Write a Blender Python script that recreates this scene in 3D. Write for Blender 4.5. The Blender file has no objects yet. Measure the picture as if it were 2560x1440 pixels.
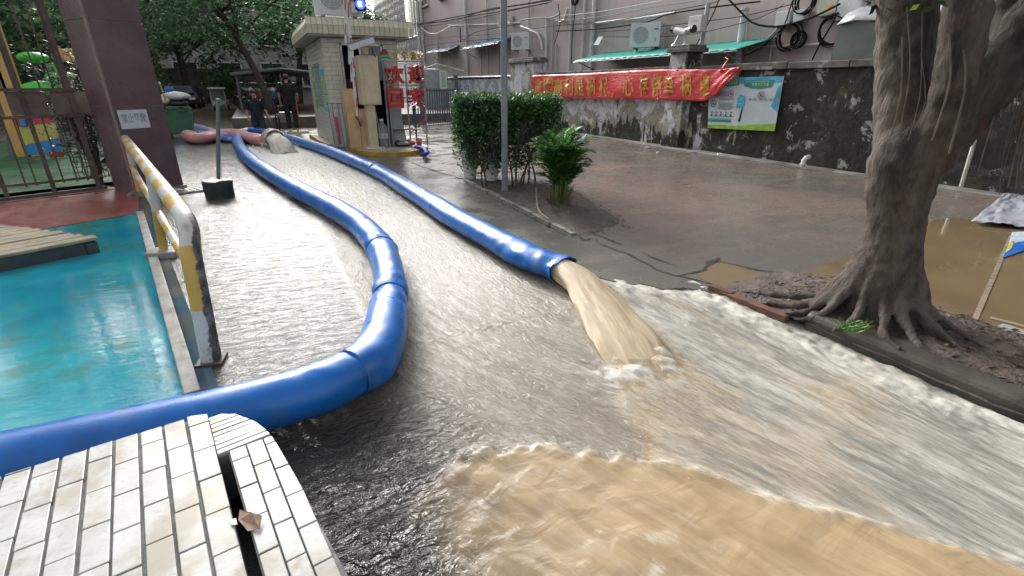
import bpy, bmesh, math, random
import numpy as np
from mathutils import Vector, Matrix
R = math.radians
random.seed(7); np.random.seed(7)
S = bpy.context.scene
C = S.collection

# ---------------------------------------------------------------- camera
CAM_H, PITCH, YAW, FPX = 1.5, R(22.4), R(26.4), 1227.0
cd = bpy.data.cameras.new('camera'); cam = bpy.data.objects.new('camera', cd); C.objects.link(cam)
cam.location = (0, 0, CAM_H); cam.rotation_euler = (R(90) - PITCH, 0, -YAW)
cd.sensor_width = 36; cd.lens = 36 * FPX / 2560; cd.clip_start = 0.02; cd.clip_end = 900
S.camera = cam
# ---------------------------------------------------------------- sky
SUN_EL, SUN_AZ = R(25), R(-2)          # azimuth from +Y, negative towards -X
wd = bpy.data.worlds.new('World'); S.world = wd; wd.use_nodes = True
wn = wd.node_tree; bg = wn.nodes['Background']
sky = wn.nodes.new('ShaderNodeTexSky'); sky.sky_type = 'NISHITA'; sky.sun_disc = False
sky.sun_elevation = SUN_EL; sky.sun_rotation = SUN_AZ
sky.air_density = 1.0; sky.dust_density = 6.0; sky.ozone_density = 1.0
hs = wn.nodes.new('ShaderNodeHueSaturation'); hs.inputs['Saturation'].default_value = 0.18
wn.links.new(sky.outputs[0], hs.inputs['Color']); wn.links.new(hs.outputs[0], bg.inputs['Color'])
bg.inputs['Strength'].default_value = 0.15
# ---------------------------------------------------------------- overcast sun
sl = bpy.data.lights.new('sun', 'SUN'); so = bpy.data.objects.new('sun', sl); C.objects.link(so)
sl.energy = 0.9; sl.angle = R(15); sl.color = (1.0, 0.97, 0.93)
sd = Vector((math.sin(SUN_AZ) * math.cos(SUN_EL), math.cos(SUN_AZ) * math.cos(SUN_EL), math.sin(SUN_EL)))
so.rotation_euler = sd.to_track_quat('Z', 'Y').to_euler(); so.location = sd * 40
# ---------------------------------------------------------------- exposure
S.view_settings.view_transform = 'Standard'; S.view_settings.look = 'None'
S.view_settings.gamma = 1; S.view_settings.use_curve_mapping = False
S.view_settings.exposure = 1.25
S.render.engine = 'CYCLES'
S.cycles.max_bounces = 6; S.cycles.diffuse_bounces = 3; S.cycles.glossy_bounces = 3; S.cycles.transmission_bounces = 4
S.cycles.transparent_max_bounces = 6; S.cycles.caustics_reflective = False; S.cycles.caustics_refractive = False
S.cycles.use_denoising = True; S.cycles.sample_clamp_indirect = 6

# ---------------------------------------------------------------- surveying helpers: pixel of the 2560x1440 photo -> point on a plane
def ray(px, py):
    x = (px - 1280) / FPX; y = -(py - 720) / FPX
    f = math.cos(PITCH) + y * math.sin(PITCH); u = -math.sin(PITCH) + y * math.cos(PITCH)
    return Vector((x * math.cos(YAW) + f * math.sin(YAW), -x * math.sin(YAW) + f * math.cos(YAW), u))
O = Vector((0, 0, CAM_H))
def gz(px, py, z=0.0):
    d = ray(px, py); return O + d * ((z - CAM_H) / d.z)
def gx(px, py, x):
    d = ray(px, py); return O + d * (x / d.x)
def gy(px, py, y):
    d = ray(px, py); return O + d * (y / d.y)
def gp(px, py, p, n):
    d = ray(px, py); p = Vector(p); n = Vector(n)
    return O + d * ((p - O).dot(n) / d.dot(n))

# ---------------------------------------------------------------- mesh builder
def frame(p0, p1):
    a = (p1 - p0).normalized()
    h = Vector((0, 0, 1)) if abs(a.z) < 0.9 else Vector((1, 0, 0))
    u = a.cross(h).normalized(); return a, u, u.cross(a)
class MB:
    def __init__(s): s.v = []; s.f = []
    def add(s, vs, fs):
        b = len(s.v); s.v += [tuple(x) for x in vs]; s.f += [tuple(i + b for i in f) for f in fs]; return s
    def box(s, c, d, rz=0.0, m=None):
        hx, hy, hz = d[0] / 2, d[1] / 2, d[2] / 2
        M = m if m is not None else Matrix.Rotation(rz, 3, 'Z')
        vs = [Vector(c) + M @ Vector((x * hx, y * hy, z * hz)) for x in (-1, 1) for y in (-1, 1) for z in (-1, 1)]
        return s.add(vs, [(0, 1, 3, 2), (4, 6, 7, 5), (0, 4, 5, 1), (2, 3, 7, 6), (0, 2, 6, 4), (1, 5, 7, 3)])
    def span(s, a, b):
        return s.box([(a[i] + b[i]) / 2 for i in range(3)], [abs(b[i] - a[i]) for i in range(3)])
    def tube(s, pts, r, n=8, cap=True, flat=1.0, up=None):
        pts = [Vector(p) for p in pts]; k = len(pts)
        rr = r if isinstance(r, (list, tuple)) else [r] * k
        vs = []; pu = None
        for i, p in enumerate(pts):
            q0 = pts[max(i - 1, 0)]; q1 = pts[min(i + 1, k - 1)]
            a = (q1 - q0); a = a.normalized() if a.length > 1e-9 else Vector((0, 0, 1))
            if pu is None:
                h = Vector((0, 0, 1)) if abs(a.z) < 0.9 else Vector((1, 0, 0)); u = a.cross(h).normalized()
            else:
                u = pu - a * pu.dot(a); u = u.normalized() if u.length > 1e-6 else a.cross(Vector((0, 0, 1))).normalized()
            pu = u; w = u.cross(a)
            for j in range(n):
                t = 2 * math.pi * j / n
                vs.append(p + u * (math.cos(t) * rr[i]) + w * (math.sin(t) * rr[i] * flat))
        fs = [(i * n + j, i * n + (j + 1) % n, (i + 1) * n + (j + 1) % n, (i + 1) * n + j) for i in range(k - 1) for j in range(n)]
        if cap: fs += [tuple(range(n))[::-1], tuple((k - 1) * n + j for j in range(n))]
        return s.add(vs, fs)
    def cyl(s, p0, p1, r0, r1=None, n=12): return s.tube([p0, p1], [r0, r0 if r1 is None else r1], n)
    def lathe(s, prof, n=16, c=(0, 0, 0)):
        vs = [(c[0] + r * math.cos(2 * math.pi * j / n), c[1] + r * math.sin(2 * math.pi * j / n), c[2] + z) for r, z in prof for j in range(n)]
        k = len(prof)
        fs = [(i * n + j, i * n + (j + 1) % n, (i + 1) * n + (j + 1) % n, (i + 1) * n + j) for i in range(k - 1) for j in range(n)]
        fs += [tuple(range(n))[::-1], tuple((k - 1) * n + j for j in range(n))]
        return s.add(vs, fs)
    def prism(s, poly, z0, z1):
        n = len(poly)
        vs = [(p[0], p[1], z0) for p in poly] + [(p[0], p[1], z1) for p in poly]
        return s.add(vs, [tuple(range(n))[::-1], tuple(range(n, 2 * n))] + [(i, (i + 1) % n, n + (i + 1) % n, n + i) for i in range(n)])
    def slab(s, a, b, c, d, t):
        """quad a b c d thickened by vector t"""
        q = [Vector(x) for x in (a, b, c, d)]; t = Vector(t)
        return s.add(q + [x + t for x in q], [(3, 2, 1, 0), (4, 5, 6, 7), (0, 1, 5, 4), (1, 2, 6, 5), (2, 3, 7, 6), (3, 0, 4, 7)])
    def blob(s, c, rad, n=10, k=7, jit=0.0, rz=0.0):
        vs = []; M = Matrix.Rotation(rz, 3, 'Z')
        for i in range(k):
            ph = math.pi * (i + 0.001) / (k - 1 + 0.002)
            for j in range(n):
                t = 2 * math.pi * j / n; q = 1 + random.uniform(-jit, jit)
                vs.append(Vector(c) + M @ Vector((rad[0] * math.sin(ph) * math.cos(t) * q, rad[1] * math.sin(ph) * math.sin(t) * q, rad[2] * math.cos(ph) * q)))
        fs = [(i * n + j, (i + 1) * n + j, (i + 1) * n + (j + 1) % n, i * n + (j + 1) % n) for i in range(k - 1) for j in range(n)]
        fs += [tuple(range(n)), tuple((k - 1) * n + j for j in range(n))[::-1]]
        return s.add(vs, fs)
    def ring(s, c, ax, r, w, n=20, m=6):
        a = Vector(ax).normalized(); h = Vector((0, 0, 1)) if abs(a.z) < 0.9 else Vector((1, 0, 0)); u = a.cross(h).normalized(); v = a.cross(u)
        vs = []
        for i in range(n):
            t = 2 * math.pi * i / n; d = u * math.cos(t) + v * math.sin(t)
            for j in range(m):
                q = 2 * math.pi * j / m; vs.append(Vector(c) + d * (r + w * math.cos(q)) + a * (w * math.sin(q)))
        return s.add(vs, [(i * m + j, i * m + (j + 1) % m, ((i + 1) % n) * m + (j + 1) % m, ((i + 1) % n) * m + j) for i in range(n) for j in range(m)])
    def mesh(s, name, mat, smooth=False, inv=None):
        me = bpy.data.meshes.new(name)
        vs = s.v if inv is None else [tuple(inv @ Vector(v)) for v in s.v]
        me.from_pydata(vs, [], s.f)
        if mat: me.materials.append(mat)
        bm = bmesh.new(); bm.from_mesh(me); bmesh.ops.recalc_face_normals(bm, faces=bm.faces); bm.to_mesh(me); bm.free()
        if smooth:
            me.polygons.foreach_set('use_smooth', [True] * len(me.polygons))
            if smooth != True: me.set_sharp_from_angle(angle=R(smooth))
        return me
    def build(s, name, mat, parent=None, smooth=False, bevel=0.0):
        """world coordinates in, one object out (kept in place under its parent)"""
        inv = WM[parent.name].inverted() if parent is not None else None
        o = bpy.data.objects.new(name, s.mesh(name, mat, smooth, inv)); C.objects.link(o)
        if parent is not None: o.parent = parent; WM[o.name] = WM[parent.name]
        else: WM[o.name] = Matrix.Identity(4)
        if bevel:
            b = o.modifiers.new('bevel', 'BEVEL'); b.width = bevel; b.segments = 2; b.limit_method = 'ANGLE'; b.angle_limit = R(40)
        return o
WM = {}
def tag(o, label=None, cat=None, group=None, kind=None):
    if label: o['label'] = label
    if cat: o['category'] = cat
    if group: o['group'] = group
    if kind: o['kind'] = kind
    return o
def thing(name, label, cat, loc=(0, 0, 0), rz=0.0, group=None):
    o = bpy.data.objects.new(name, None); C.objects.link(o); o.location = loc; o.rotation_euler = (0, 0, rz); o.empty_display_size = .1
    WM[o.name] = Matrix.Translation(loc) @ Matrix.Rotation(rz, 4, 'Z')
    return tag(o, label, cat, group)
def struct(o): o['kind'] = 'structure'; return o
def stuff(o): o['kind'] = 'stuff'; return o
def inst(name, mesh, parent, M, loc=None):
    """object sharing mesh data, matrix M in world space, under parent"""
    o = bpy.data.objects.new(name, mesh); C.objects.link(o)
    if parent is not None:
        o.parent = parent; o.matrix_local = WM[parent.name].inverted() @ M; WM[o.name] = M
    else: o.matrix_local = M; WM[o.name] = M
    return o
def copy_tree(o, loc=None, rz=None, label=None, group=None, parent=None):
    c = o.copy(); C.objects.link(c)
    if parent is not None: c.parent = parent
    if loc is not None: c.location = loc
    if rz is not None: c.rotation_euler = (0, 0, rz)
    if label: c['label'] = label
    if group: c['group'] = group
    for ch in list(o.children): copy_tree(ch, parent=c)
    return c
def catmull(P, step):
    P = [Vector(p) for p in P]; out = []
    Q = [P[0] * 2 - P[1]] + P + [P[-1] * 2 - P[-2]]
    for i in range(1, len(Q) - 2):
        p0, p1, p2, p3 = Q[i - 1:i + 3]; n = max(2, int((p2 - p1).length / step))
        for k in range(n):
            t = k / n
            out.append(0.5 * ((2 * p1) + (p2 - p0) * t + (2 * p0 - 5 * p1 + 4 * p2 - p3) * t * t + (3 * p1 - p0 - 3 * p2 + p3) * t ** 3))
    out.append(P[-1]); return out

# ---------------------------------------------------------------- materials
class NT:
    def __init__(s, name):
        s.m = bpy.data.materials.new(name); s.m.use_nodes = True; s.t = s.m.node_tree; s.n = s.t.nodes; s.b = s.n['Principled BSDF']; s.tc = s.n.new('ShaderNodeTexCoord'); s.geo = s.n.new('ShaderNodeNewGeometry')
    def l(s, a, b): s.t.links.new(a, b)
    def co(s, kind='Object', scale=(1, 1, 1), rot=(0, 0, 0)):
        mp = s.n.new('ShaderNodeMapping'); mp.inputs['Scale'].default_value = scale; mp.inputs['Rotation'].default_value = rot
        s.l(s.geo.outputs['Position'] if kind == 'World' else s.tc.outputs[kind], mp.inputs[0]); return mp.outputs[0]
    def noise(s, co, scale, detail=5, rough=.6, dist=0.0):
        n = s.n.new('ShaderNodeTexNoise'); n.inputs['Scale'].default_value = scale; n.inputs['Detail'].default_value = detail; n.inputs['Roughness'].default_value = rough; n.inputs['Distortion'].default_value = dist
        if co is not None: s.l(co, n.inputs['Vector'])
        return n.outputs['Fac']
    def vor(s, co, scale, out='Distance', feat='F1'):
        n = s.n.new('ShaderNodeTexVoronoi'); n.feature = feat; n.inputs['Scale'].default_value = scale
        if co is not None: s.l(co, n.inputs['Vector'])
        return n.outputs[out]
    def ramp(s, f, a, b, lo=0.0, hi=1.0):
        n = s.n.new('ShaderNodeMapRange'); n.interpolation_type = 'SMOOTHSTEP'
        for i, x in enumerate((a, b, lo, hi)): n.inputs[i + 1].default_value = x
        s.l(f, n.inputs[0]); return n.outputs[0]
    def val(s, x):
        n = s.n.new('ShaderNodeValue'); n.outputs[0].default_value = x; return n.outputs[0]
    def math(s, op, a, b=None, c=None):
        n = s.n.new('ShaderNodeMath'); n.operation = op
        for i, x in enumerate((a, b, c)):
            if x is None: continue
            if isinstance(x, (int, float)): n.inputs[i].default_value = x
            else: s.l(x, n.inputs[i])
        return n.outputs[0]
    def mix(s, f, a, b, mode='MIX'):
        n = s.n.new('ShaderNodeMix'); n.data_type = 'RGBA'; n.blend_type = mode
        for i, x in ((0, f), (6, a), (7, b)):
            if isinstance(x, (int, float)): n.inputs[i].default_value = x
            elif isinstance(x, (tuple, list)): n.inputs[i].default_value = (*x[:3], 1)
            else: s.l(x, n.inputs[i])
        return n.outputs[2]
    def xyz(s, kind='World'):
        n = s.n.new('ShaderNodeSeparateXYZ'); s.l(s.geo.outputs['Position'] if kind == 'World' else s.tc.outputs[kind], n.inputs[0]); return n.outputs
    def rnd(s):
        n = s.n.new('ShaderNodeObjectInfo'); return n.outputs['Random']
    def isl(s): return s.geo.outputs['Random Per Island']
    def attr(s, name):
        n = s.n.new('ShaderNodeAttribute'); n.attribute_name = name; return n
    def set(s, **k):
        al = dict(col='Base Color', rough='Roughness', metal='Metallic', spec='Specular IOR Level', coat='Coat Weight', coatr='Coat Roughness', trans='Transmission Weight', ior='IOR', sub='Subsurface Weight', alpha='Alpha', ecol='Emission Color', estr='Emission Strength')
        for q, x in k.items():
            i = s.b.inputs[al[q]]
            if isinstance(x, (int, float)): i.default_value = x
            elif isinstance(x, (tuple, list)): i.default_value = (*x[:3], 1)
            else: s.l(x, i)
        return s
    def bump(s, h, strength=.3, dist=.01, prev=None):
        n = s.n.new('ShaderNodeBump'); n.inputs['Strength'].default_value = strength; n.inputs['Distance'].default_value = dist
        s.l(h, n.inputs['Height'])
        if prev is not None: s.l(prev, n.inputs['Normal'])
        s.l(n.outputs[0], s.b.inputs['Normal']); return n.outputs[0]
def sc(c, k): return tuple(x * k for x in c)
def mat(name, col, rough=.6, var=.25, scale=6, bump=.0, bscale=60, metal=0.0, spec=.5, coat=0.0, dirt=None, dscale=2.5, dlo=.5, dhi=.7, rvar=0.0, space='Object', bdist=.01, estr=0.0):
    t = NT(name); co = t.co(space)
    n = t.noise(co, scale); c = t.mix(t.ramp(n, .3, .7), sc(col, 1 - var), sc(col, 1 + var * .7))
    if rvar: c = t.mix(t.math('MULTIPLY', t.rnd(), rvar), c, sc(col, .45))
    if dirt: c = t.mix(t.ramp(t.noise(co, dscale, 7, .68), dlo, dhi), c, dirt)
    t.set(col=c, rough=rough, metal=metal, spec=spec, coat=coat)
    if rough > .12: t.l(t.ramp(t.noise(co, scale * 1.7), .25, .75, rough * .75, min(1, rough * 1.2)), t.b.inputs['Roughness'])
    if bump: t.bump(t.noise(co, bscale, 6), bump, bdist)
    if estr: t.set(ecol=col, estr=estr)
    return t.m
# ---------------------------------------------------------------- numpy value noise
def vnoise(x, y, seed=0):
    xi = np.floor(x).astype(np.int64); yi = np.floor(y).astype(np.int64); fx = x - xi; fy = y - yi
    fx = fx * fx * (3 - 2 * fx); fy = fy * fy * (3 - 2 * fy)
    def h(a, b):
        n = (a * 374761393 + b * 668265263 + seed * 974634721) & 0x7fffffff
        n = ((n ^ (n >> 13)) * 1274126177) & 0x7fffffff
        return ((n ^ (n >> 16)) & 0xffff) / 65535.0
    return (h(xi, yi) * (1 - fx) + h(xi + 1, yi) * fx) * (1 - fy) + (h(xi, yi + 1) * (1 - fx) + h(xi + 1, yi + 1) * fx) * fy
def fbm(x, y, o=4, seed=0):
    r = np.zeros_like(x); a = .5
    for k in range(o):
        r += a * vnoise(x * 2 ** k + 17.3 * k, y * 2 ** k + 9.1 * k, seed + k); a *= .5
    return r / (1 - .5 ** o)
def sstep(a, b, x):
    t = np.clip((x - a) / (b - a), 0, 1); return t * t * (3 - 2 * t)

# ================================================================= SETTING: ground, road, lot
M_asphalt = mat('wet_asphalt', (.075, .07, .064), .34, .3, 1.3, .35, 140, dirt=(.13, .10, .075), dscale=.6, space='World')
M_concrete = mat('stained_concrete', (.27, .255, .23), .6, .3, 3, .25, 70, dirt=(.09, .08, .065), dscale=2.2, space='World')
def lot_mat():
    t = NT('wet_lot'); co = t.co('World'); big = t.noise(co, .35, 6, .62); mid = t.noise(co, 2.3, 6, .65)
    c = t.mix(t.ramp(big, .38, .62), (.125, .116, .105), (.178, .138, .114))
    c = t.mix(t.ramp(mid, .45, .75), c, (.10, .092, .082))
    x = t.xyz()
    g = t.math('ADD', t.math('MULTIPLY', x[1], .21), t.math('ADD', x[0], t.math('MULTIPLY', mid, .9)))   # silt left beside the hose
    c = t.mix(t.ramp(g, 3.9, 5.1, .75, 0), c, (.10, .106, .095))
    band = t.noise(t.co('World', (.5, 3.2, 1), (0, 0, .2)), 1.2, 5, .6)
    c = t.mix(t.ramp(band, .5, .7, 0, .5), c, (.21, .168, .14))
    t.set(col=c, spec=.5)
    t.l(t.math('ADD', t.ramp(mid, .3, .7, .10, .34), t.ramp(big, .4, .6, 0, .1)), t.b.inputs['Roughness'])
    b = t.bump(t.noise(co, 70, 5), .35, .006)
    t.bump(t.noise(co, 5, 4), .12, .02, b)
    return t.m
M_lot = lot_mat()
struct(MB().span((-220, -120, -.12), (220, 260, -.08)).build('ground', mat('far_ground', (.12, .105, .085), .7, .3, .5, .2, 30, space='World')))
def sheet(pts, z0, z1): return MB().prism([(p[0], p[1]) for p in pts], z0, z1)
struct(sheet([(-9, -4), (12.9, -4), (12.9, 80), (-9, 80)], -.078, -.035).build('road', mat('muddy_road', (.11, .092, .072), .22, .35, .9, .3, 40, dirt=(.24, .19, .14), dscale=.5, dlo=.45, dhi=.62, space='World')))
HP = [(-420, 1250), (-200, 1206), (0, 1163), (200, 1121), (400, 1076), (560, 1038), (700, 1002), (800, 970), (872, 938), (925, 903), (955, 853), (969, 790), (976, 722), (966, 660), (946, 614), (900, 563), (850, 530), (800, 503), (740, 472), (680, 437), (630, 402), (603, 372), (594, 348), (604, 332), (640, 329), (690, 339), (740, 351), (800, 368), (860, 390), (940, 424), (1000, 458), (1080, 508), (1140, 545), (1220, 588), (1290, 625), (1345, 649), (1408, 673)]
HC = catmull([gz(x, y, .13) for x, y in HP], .03)
i_end = len(HC); i_far = max(range(len(HC)), key=lambda i: HC[i].y); h2 = [p for p in HC[i_far:] if p.x > .5]
h2y = [p.y for p in h2][::-1]; h2x = [p.x for p in h2][::-1]
def hose_x(y): return np.interp(y, h2y, h2x)
edge = [(2.30, 3.45)] + [(float(hose_x(y)) + .02, y) for y in (4, 5, 6, 7, 8, 9, 10, 11, 12, 13, 14, 15, 16)] + [(.2, 18.5), (-.2, 20.5), (-.4, 24), (12.9, 24), (12.9, -6), (3.95, -6), (3.95, .9), (3.8, 1.6), (3.6, 2.2), (3.1, 2.5), (2.95, 2.42), (2.82, 2.62), (2.66, 2.66), (2.58, 2.83), (2.45, 2.86), (2.36, 3.08)]
lot = struct(sheet(edge, -.034, .022).build('parking_lot', M_lot))

# ---- cracks and broken edge of the lot
M_crack = mat('crack_dirt', (.018, .016, .014), .8, .3, 20, .4, 90)
def crack(px, w, seed):
    rr = random.Random(seed); P = catmull([gz(x, y, .022) for x, y in px], .06); L = []; Rr = []
    for i, p in enumerate(P):
        d = (P[min(i + 1, len(P) - 1)] - P[max(i - 1, 0)]).normalized(); n = Vector((-d.y, d.x, 0))
        k = w * (.35 + .65 * math.sin(math.pi * (i + .5) / len(P))) * rr.uniform(.4, 1.3); q = p + n * rr.uniform(-.012, .012)
        L.append((q + n * k).to_tuple()[:2] + (.0265,)); Rr.append((q - n * k).to_tuple()[:2] + (.0265,))
    n = len(P); MB().add(L + Rr, [(i, i + 1, n + i + 1, n + i) for i in range(n - 1)]).build('crack', M_crack, lot)
for k, (px, w) in enumerate([([(1445, 590), (1462, 600), (1478, 597)], .022), ([(1478, 583), (1520, 598), (1556, 612)], .014), ([(1490, 605), (1530, 622), (1580, 640), (1640, 672), (1690, 690), (1725, 684)], .012),
                             ([(1725, 684), (1760, 676), (1775, 658), (1800, 646)], .03), ([(1790, 652), (1860, 668), (1950, 686), (2040, 712), (2085, 722)], .016), ([(1690, 690), (1760, 706), (1810, 722)], .01),
                             ([(1020, 404), (1080, 425), (1165, 450)], .02), ([(1240, 500), (1330, 545), (1420, 590)], .014), ([(1600, 630), (1660, 655), (1700, 668)], .01), ([(1690, 455), (1720, 462)], .012)]): crack(px, w, k)
# ---- muddy puddles
M_puddle = NT('puddle_water'); _c = M_puddle.co('World'); M_puddle.set(col=M_puddle.mix(M_puddle.ramp(M_puddle.noise(_c, .8, 4), .35, .65), (.19, .138, .075), (.15, .11, .062)), rough=.03, spec=.5, ior=1.5); M_puddle.bump(M_puddle.noise(_c, 7, 3), .05, .01); M_puddle = M_puddle.m
def puddle(poly, z, name='puddle', jit=.05, seed=0):
    rr = random.Random(seed); P = catmull([Vector((p[0], p[1], z)) for p in poly + [poly[0]]], .12)[:-1]
    return struct(MB().prism([(p.x + rr.uniform(-jit, jit), p.y + rr.uniform(-jit, jit)) for p in P], z - .003, z).build(name, M_puddle))
puddle([(4.02, -2), (3.98, 1.3), (4.3, 1.75), (5.2, 2.45), (6.1, 2.9), (7.0, 2.95), (7.6, 2.3), (7.7, 0), (7.2, -2.4)], .027, seed=1)
puddle([tuple(gz(x, y, .03)[:2]) for x, y in ((1740, 688), (1800, 655), (1900, 680), (2010, 704), (2060, 728), (1980, 738), (1880, 728), (1800, 715))], .026, seed=2, jit=.02)
puddle([tuple(gz(x, y, .03)[:2]) for x, y in ((1990, 690), (2080, 655), (2140, 640), (2150, 690), (2120, 715), (2060, 712))], .028, seed=3, jit=.02)
# pale cement apron along the foot of the wall
struct(MB().prism([(9.15, 9.2), (9.3, 14.5), (9.66, 14.5), (9.66, -3), (9.3, -3), (9.25, 6)], -.02, .05).build('wall_apron', M_concrete))

# ================================================================= FLOOD WATER
FX = [-.4, -.1, .0, .067, .166, .345, .457, .634, .872, 1.019, 1.282, 1.451, 1.511, 1.753, 2.033, 2.6, 3.4]
FY = [.3, .8, 1.1, 1.304, 1.382, 1.529, 1.611, 1.592, 1.516, 1.40, 1.202, 1.053, .90, .634, .27, -.25, -.9]
JY = [-.5, .9, 1.21, 1.7, 2.1, 2.77, 3.33, 3.6]; JL = [.9, 1.2, 1.291, 1.507, 1.643, 1.905, 2.09, 2.15]
RY = [-.5, .6, 1.33, 1.76, 2.45, 2.9, 3.5, 3.7]; JR = [1.75, 1.9, 2.0, 2.05, 2.2, 2.31, 2.36, 2.36]
ys = [-.7]
while ys[-1] < 21: ys.append(ys[-1] + max(.0105, .0052 * (ys[-1] + .4) ** 1.25 if ys[-1] > 0 else .0105))
ys = np.array(ys); NR = len(ys); NCOL = 340
xl = np.where(ys < 2.7, -.75, np.maximum(-.62 - .2016 * (ys - 2.7), -2.9)); k_ = sstep(3.6, 6.5, ys); xr = 3.3 * (1 - k_) + k_ * (hose_x(np.clip(ys, 3.3, 16)) + .05)
xr = np.where(ys > 15.5, np.maximum(.9 - (ys - 15.5) * .25, 0.0), xr)
U = np.linspace(0, 1, NCOL)[None, :]; Xw = xl[:, None] + (xr - xl)[:, None] * U; Yw = np.repeat(ys[:, None], NCOL, 1)
h1 = [p for p in HC if p.y > 2.25 and (p.x < .75) ]
# which side of the hose: left pool or stream
hy = []; hx = []
for p in HC[len(HC) // 5:]:
    if p.y < 13.5 and p.x < .8 and (not hy or p.y > hy[-1] + .01): hy.append(p.y); hx.append(p.x)
left = sstep(.04, -.04, Xw - np.interp(Yw, hy, hx)) * sstep(2.3, 2.4, Yw)
iso0 = fbm(Xw * 16, Yw * 16, 3, 14)
yf = np.interp(Xw, FX, FY) + (fbm(Xw * 3, Yw * 0 + .5, 3, 5) - .5) * .16 + (fbm(Xw * 11, Yw * 0, 3, 8) - .5) * .07
s_f = (yf - Yw) * .75
tan_ = sstep(-.03, .07, s_f + (iso0 - .5) * .05) * sstep(.12, .62, Xw + (fbm(Xw * 7, Yw * 7, 4, 77) - .5) * .35)
jl = np.interp(Yw, JY, JL) + (fbm(Yw * 5, Yw * 0, 3, 2) - .5) * .1; jr = np.interp(Yw, RY, JR) + (fbm(Yw * 4, Yw * 0 + 3, 3, 3) - .5) * .15
wedge = sstep(-.03, .05, Xw - jl) * sstep(.1, -.12, Xw - jr) * sstep(3.5, 3.3, Yw)
right = sstep(-.1, .12, Xw - jr) * sstep(3.3, 3.0, Yw)
up = (1 - wedge) * (1 - right) * (1 - left)
spread = sstep(5.5, 1.5, Yw) * sstep(.2, 1.0, Xw) * .42 * sstep(3.0, 2.0, Xw)
T = Xw + np.where(Yw < 5.5, .42 * sstep(5.5, 1.2, Yw) * (Yw - 2.6) * sstep(2.7, 1.4, Xw), .42 * 0)
st1 = fbm(T * 9, Yw * 1.3, 4, 11); st2 = fbm(T * 26, Yw * 2.6, 3, 12); st3 = fbm(T * 4, Yw * .8, 3, 13); iso = fbm(Xw * 16, Yw * 16, 3, 14)
rot = fbm((Xw + Yw) * 13, (Xw - Yw) * 7, 4, 21)
calm = sstep(.9, .2, Xw) * sstep(2.5, 1.9, Yw)      # clear dark pocket by the ledge
far = sstep(5, 9, Yw)
jedge = np.exp(-((Xw - jl - .01) / (.045 + .03 * sstep(1.8, 2.8, Yw))) ** 2) * sstep(3.4, 3.1, Yw) * (1 - tan_) * (.35 + .65 * sstep(2.0, 1.4, Yw))
mud = np.clip(tan_ * (1 - .35 * sstep(.95, .45, Xw + (rot - .5) * .5)) + (1 - tan_) * (wedge * (.70 + .5 * st1) * (1 - .50 * sstep(1.8, .9, Yw)) + right * (.08 + .35 * sstep(.50, .68, st3) * sstep(.6, 1.3, Yw) + .55 * np.exp(-((Yw - 1.05 - .2 * (Xw - 2.2) + (st1 - .5) * .5) / .16) ** 2) * sstep(1.6, 1.9, Xw) * sstep(2.95, 2.6, Xw)) + up * (.24 + .16 * far)) + jedge * .55, 0, 1)
crest = np.exp(-(s_f / .055) ** 2) * sstep(.35, .6, Xw)
kerbf = np.exp(-((Xw - 2.95) / .16) ** 2) * sstep(3.2, 2.6, Yw) + np.exp(-(((Xw - 2.45) + (Yw - 2.85) * .8) / .14) ** 2) * sstep(2.2, 2.6, Yw) * sstep(2.15, 2.35, Xw)
churn = np.exp(-(((Xw - 1.74) / .30) ** 2 + ((Yw - 1.88) / .22) ** 2)); chn = fbm(Xw * 14 + Yw * 5, Yw * 10, 4, 61)
nozz = np.exp(-(((Xw - .42) / .45) ** 2 + ((Yw - 14.6) / 1.7) ** 2))
foam_glint = np.clip(crest * (.03 + .48 * sstep(.35, .75, iso) * (.3 + .7 * st2)) + jedge * .22 * st2 + kerbf * (.08 + .6 * st1) * (1 - wedge) + right * (1 - tan_) * (.50 + .5 * (st1 - .45)) + wedge * (1 - tan_) * (.12 + .3 * sstep(2.2, 1.2, Yw)) + nozz * 1.1 + churn * sstep(.40, .66, chn) * .9 + up * far * .48 + up * .15 + tan_ * (.02 + .55 * sstep(.60, .72, fbm(Xw * 6 + Yw * 2, Yw * 9, 4, 91)) * sstep(1.5, .7, Xw)), 0, 1)  # tan water term paints pale sky reflection patches in with the froth
silt = np.clip((up * (.75 - .75 * calm) + right * .75 + wedge * .9) * (1 - tan_) + tan_ * sstep(.3, .9, Xw) + left * .30, 0, 1)
silt *= 1 - .9 * calm * (1 - tan_); mud *= 1 - calm * (1 - tan_); foam_glint *= 1 - .9 * calm * (1 - tan_)
dsub = sstep(.25, .0, np.abs(Xw - np.interp(Yw, hy, hx) - .1)) * (1 - left) * sstep(7, 2, Yw); silt *= 1 - .55 * dsub
Zw = (st1 - .5) * .018 * (1 - left) + (st2 - .5) * .008 * (1 - left) + (rot - .5) * (.012 * calm + .004 * left) + tan_ * (.028 + (fbm(Xw * 2.2, Yw * 3.4, 3, 31) - .5) * .035 + (iso - .5) * .002) + crest * (.004 + .022 * iso) + jedge * .034 * sstep(1.1, 2.2, Yw) + wedge * .055 * sstep(1.2, 2.6, Yw) * sstep(0, .12, np.minimum(Xw - jl, jr - Xw)) * (1 - tan_) + right * (st3 - .5) * .045 + nozz * (.05 + .10 * (iso - .4)) + churn * (.01 + .07 * (chn - .45)) + kerbf * .02 * iso * 1.6
Zw += (fbm(Xw * 5, Yw * 9, 3, 41) - .5) * .006 * left
Zw = np.where((Yw > 3.45) & (Xw > hose_x(np.clip(Yw, 3.3, 16)) + .06), np.minimum(Zw, -.01), Zw)
Zw = np.where((Xw > 3.0) & (Yw > 2.3), np.minimum(Zw, .012), Zw)
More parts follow.
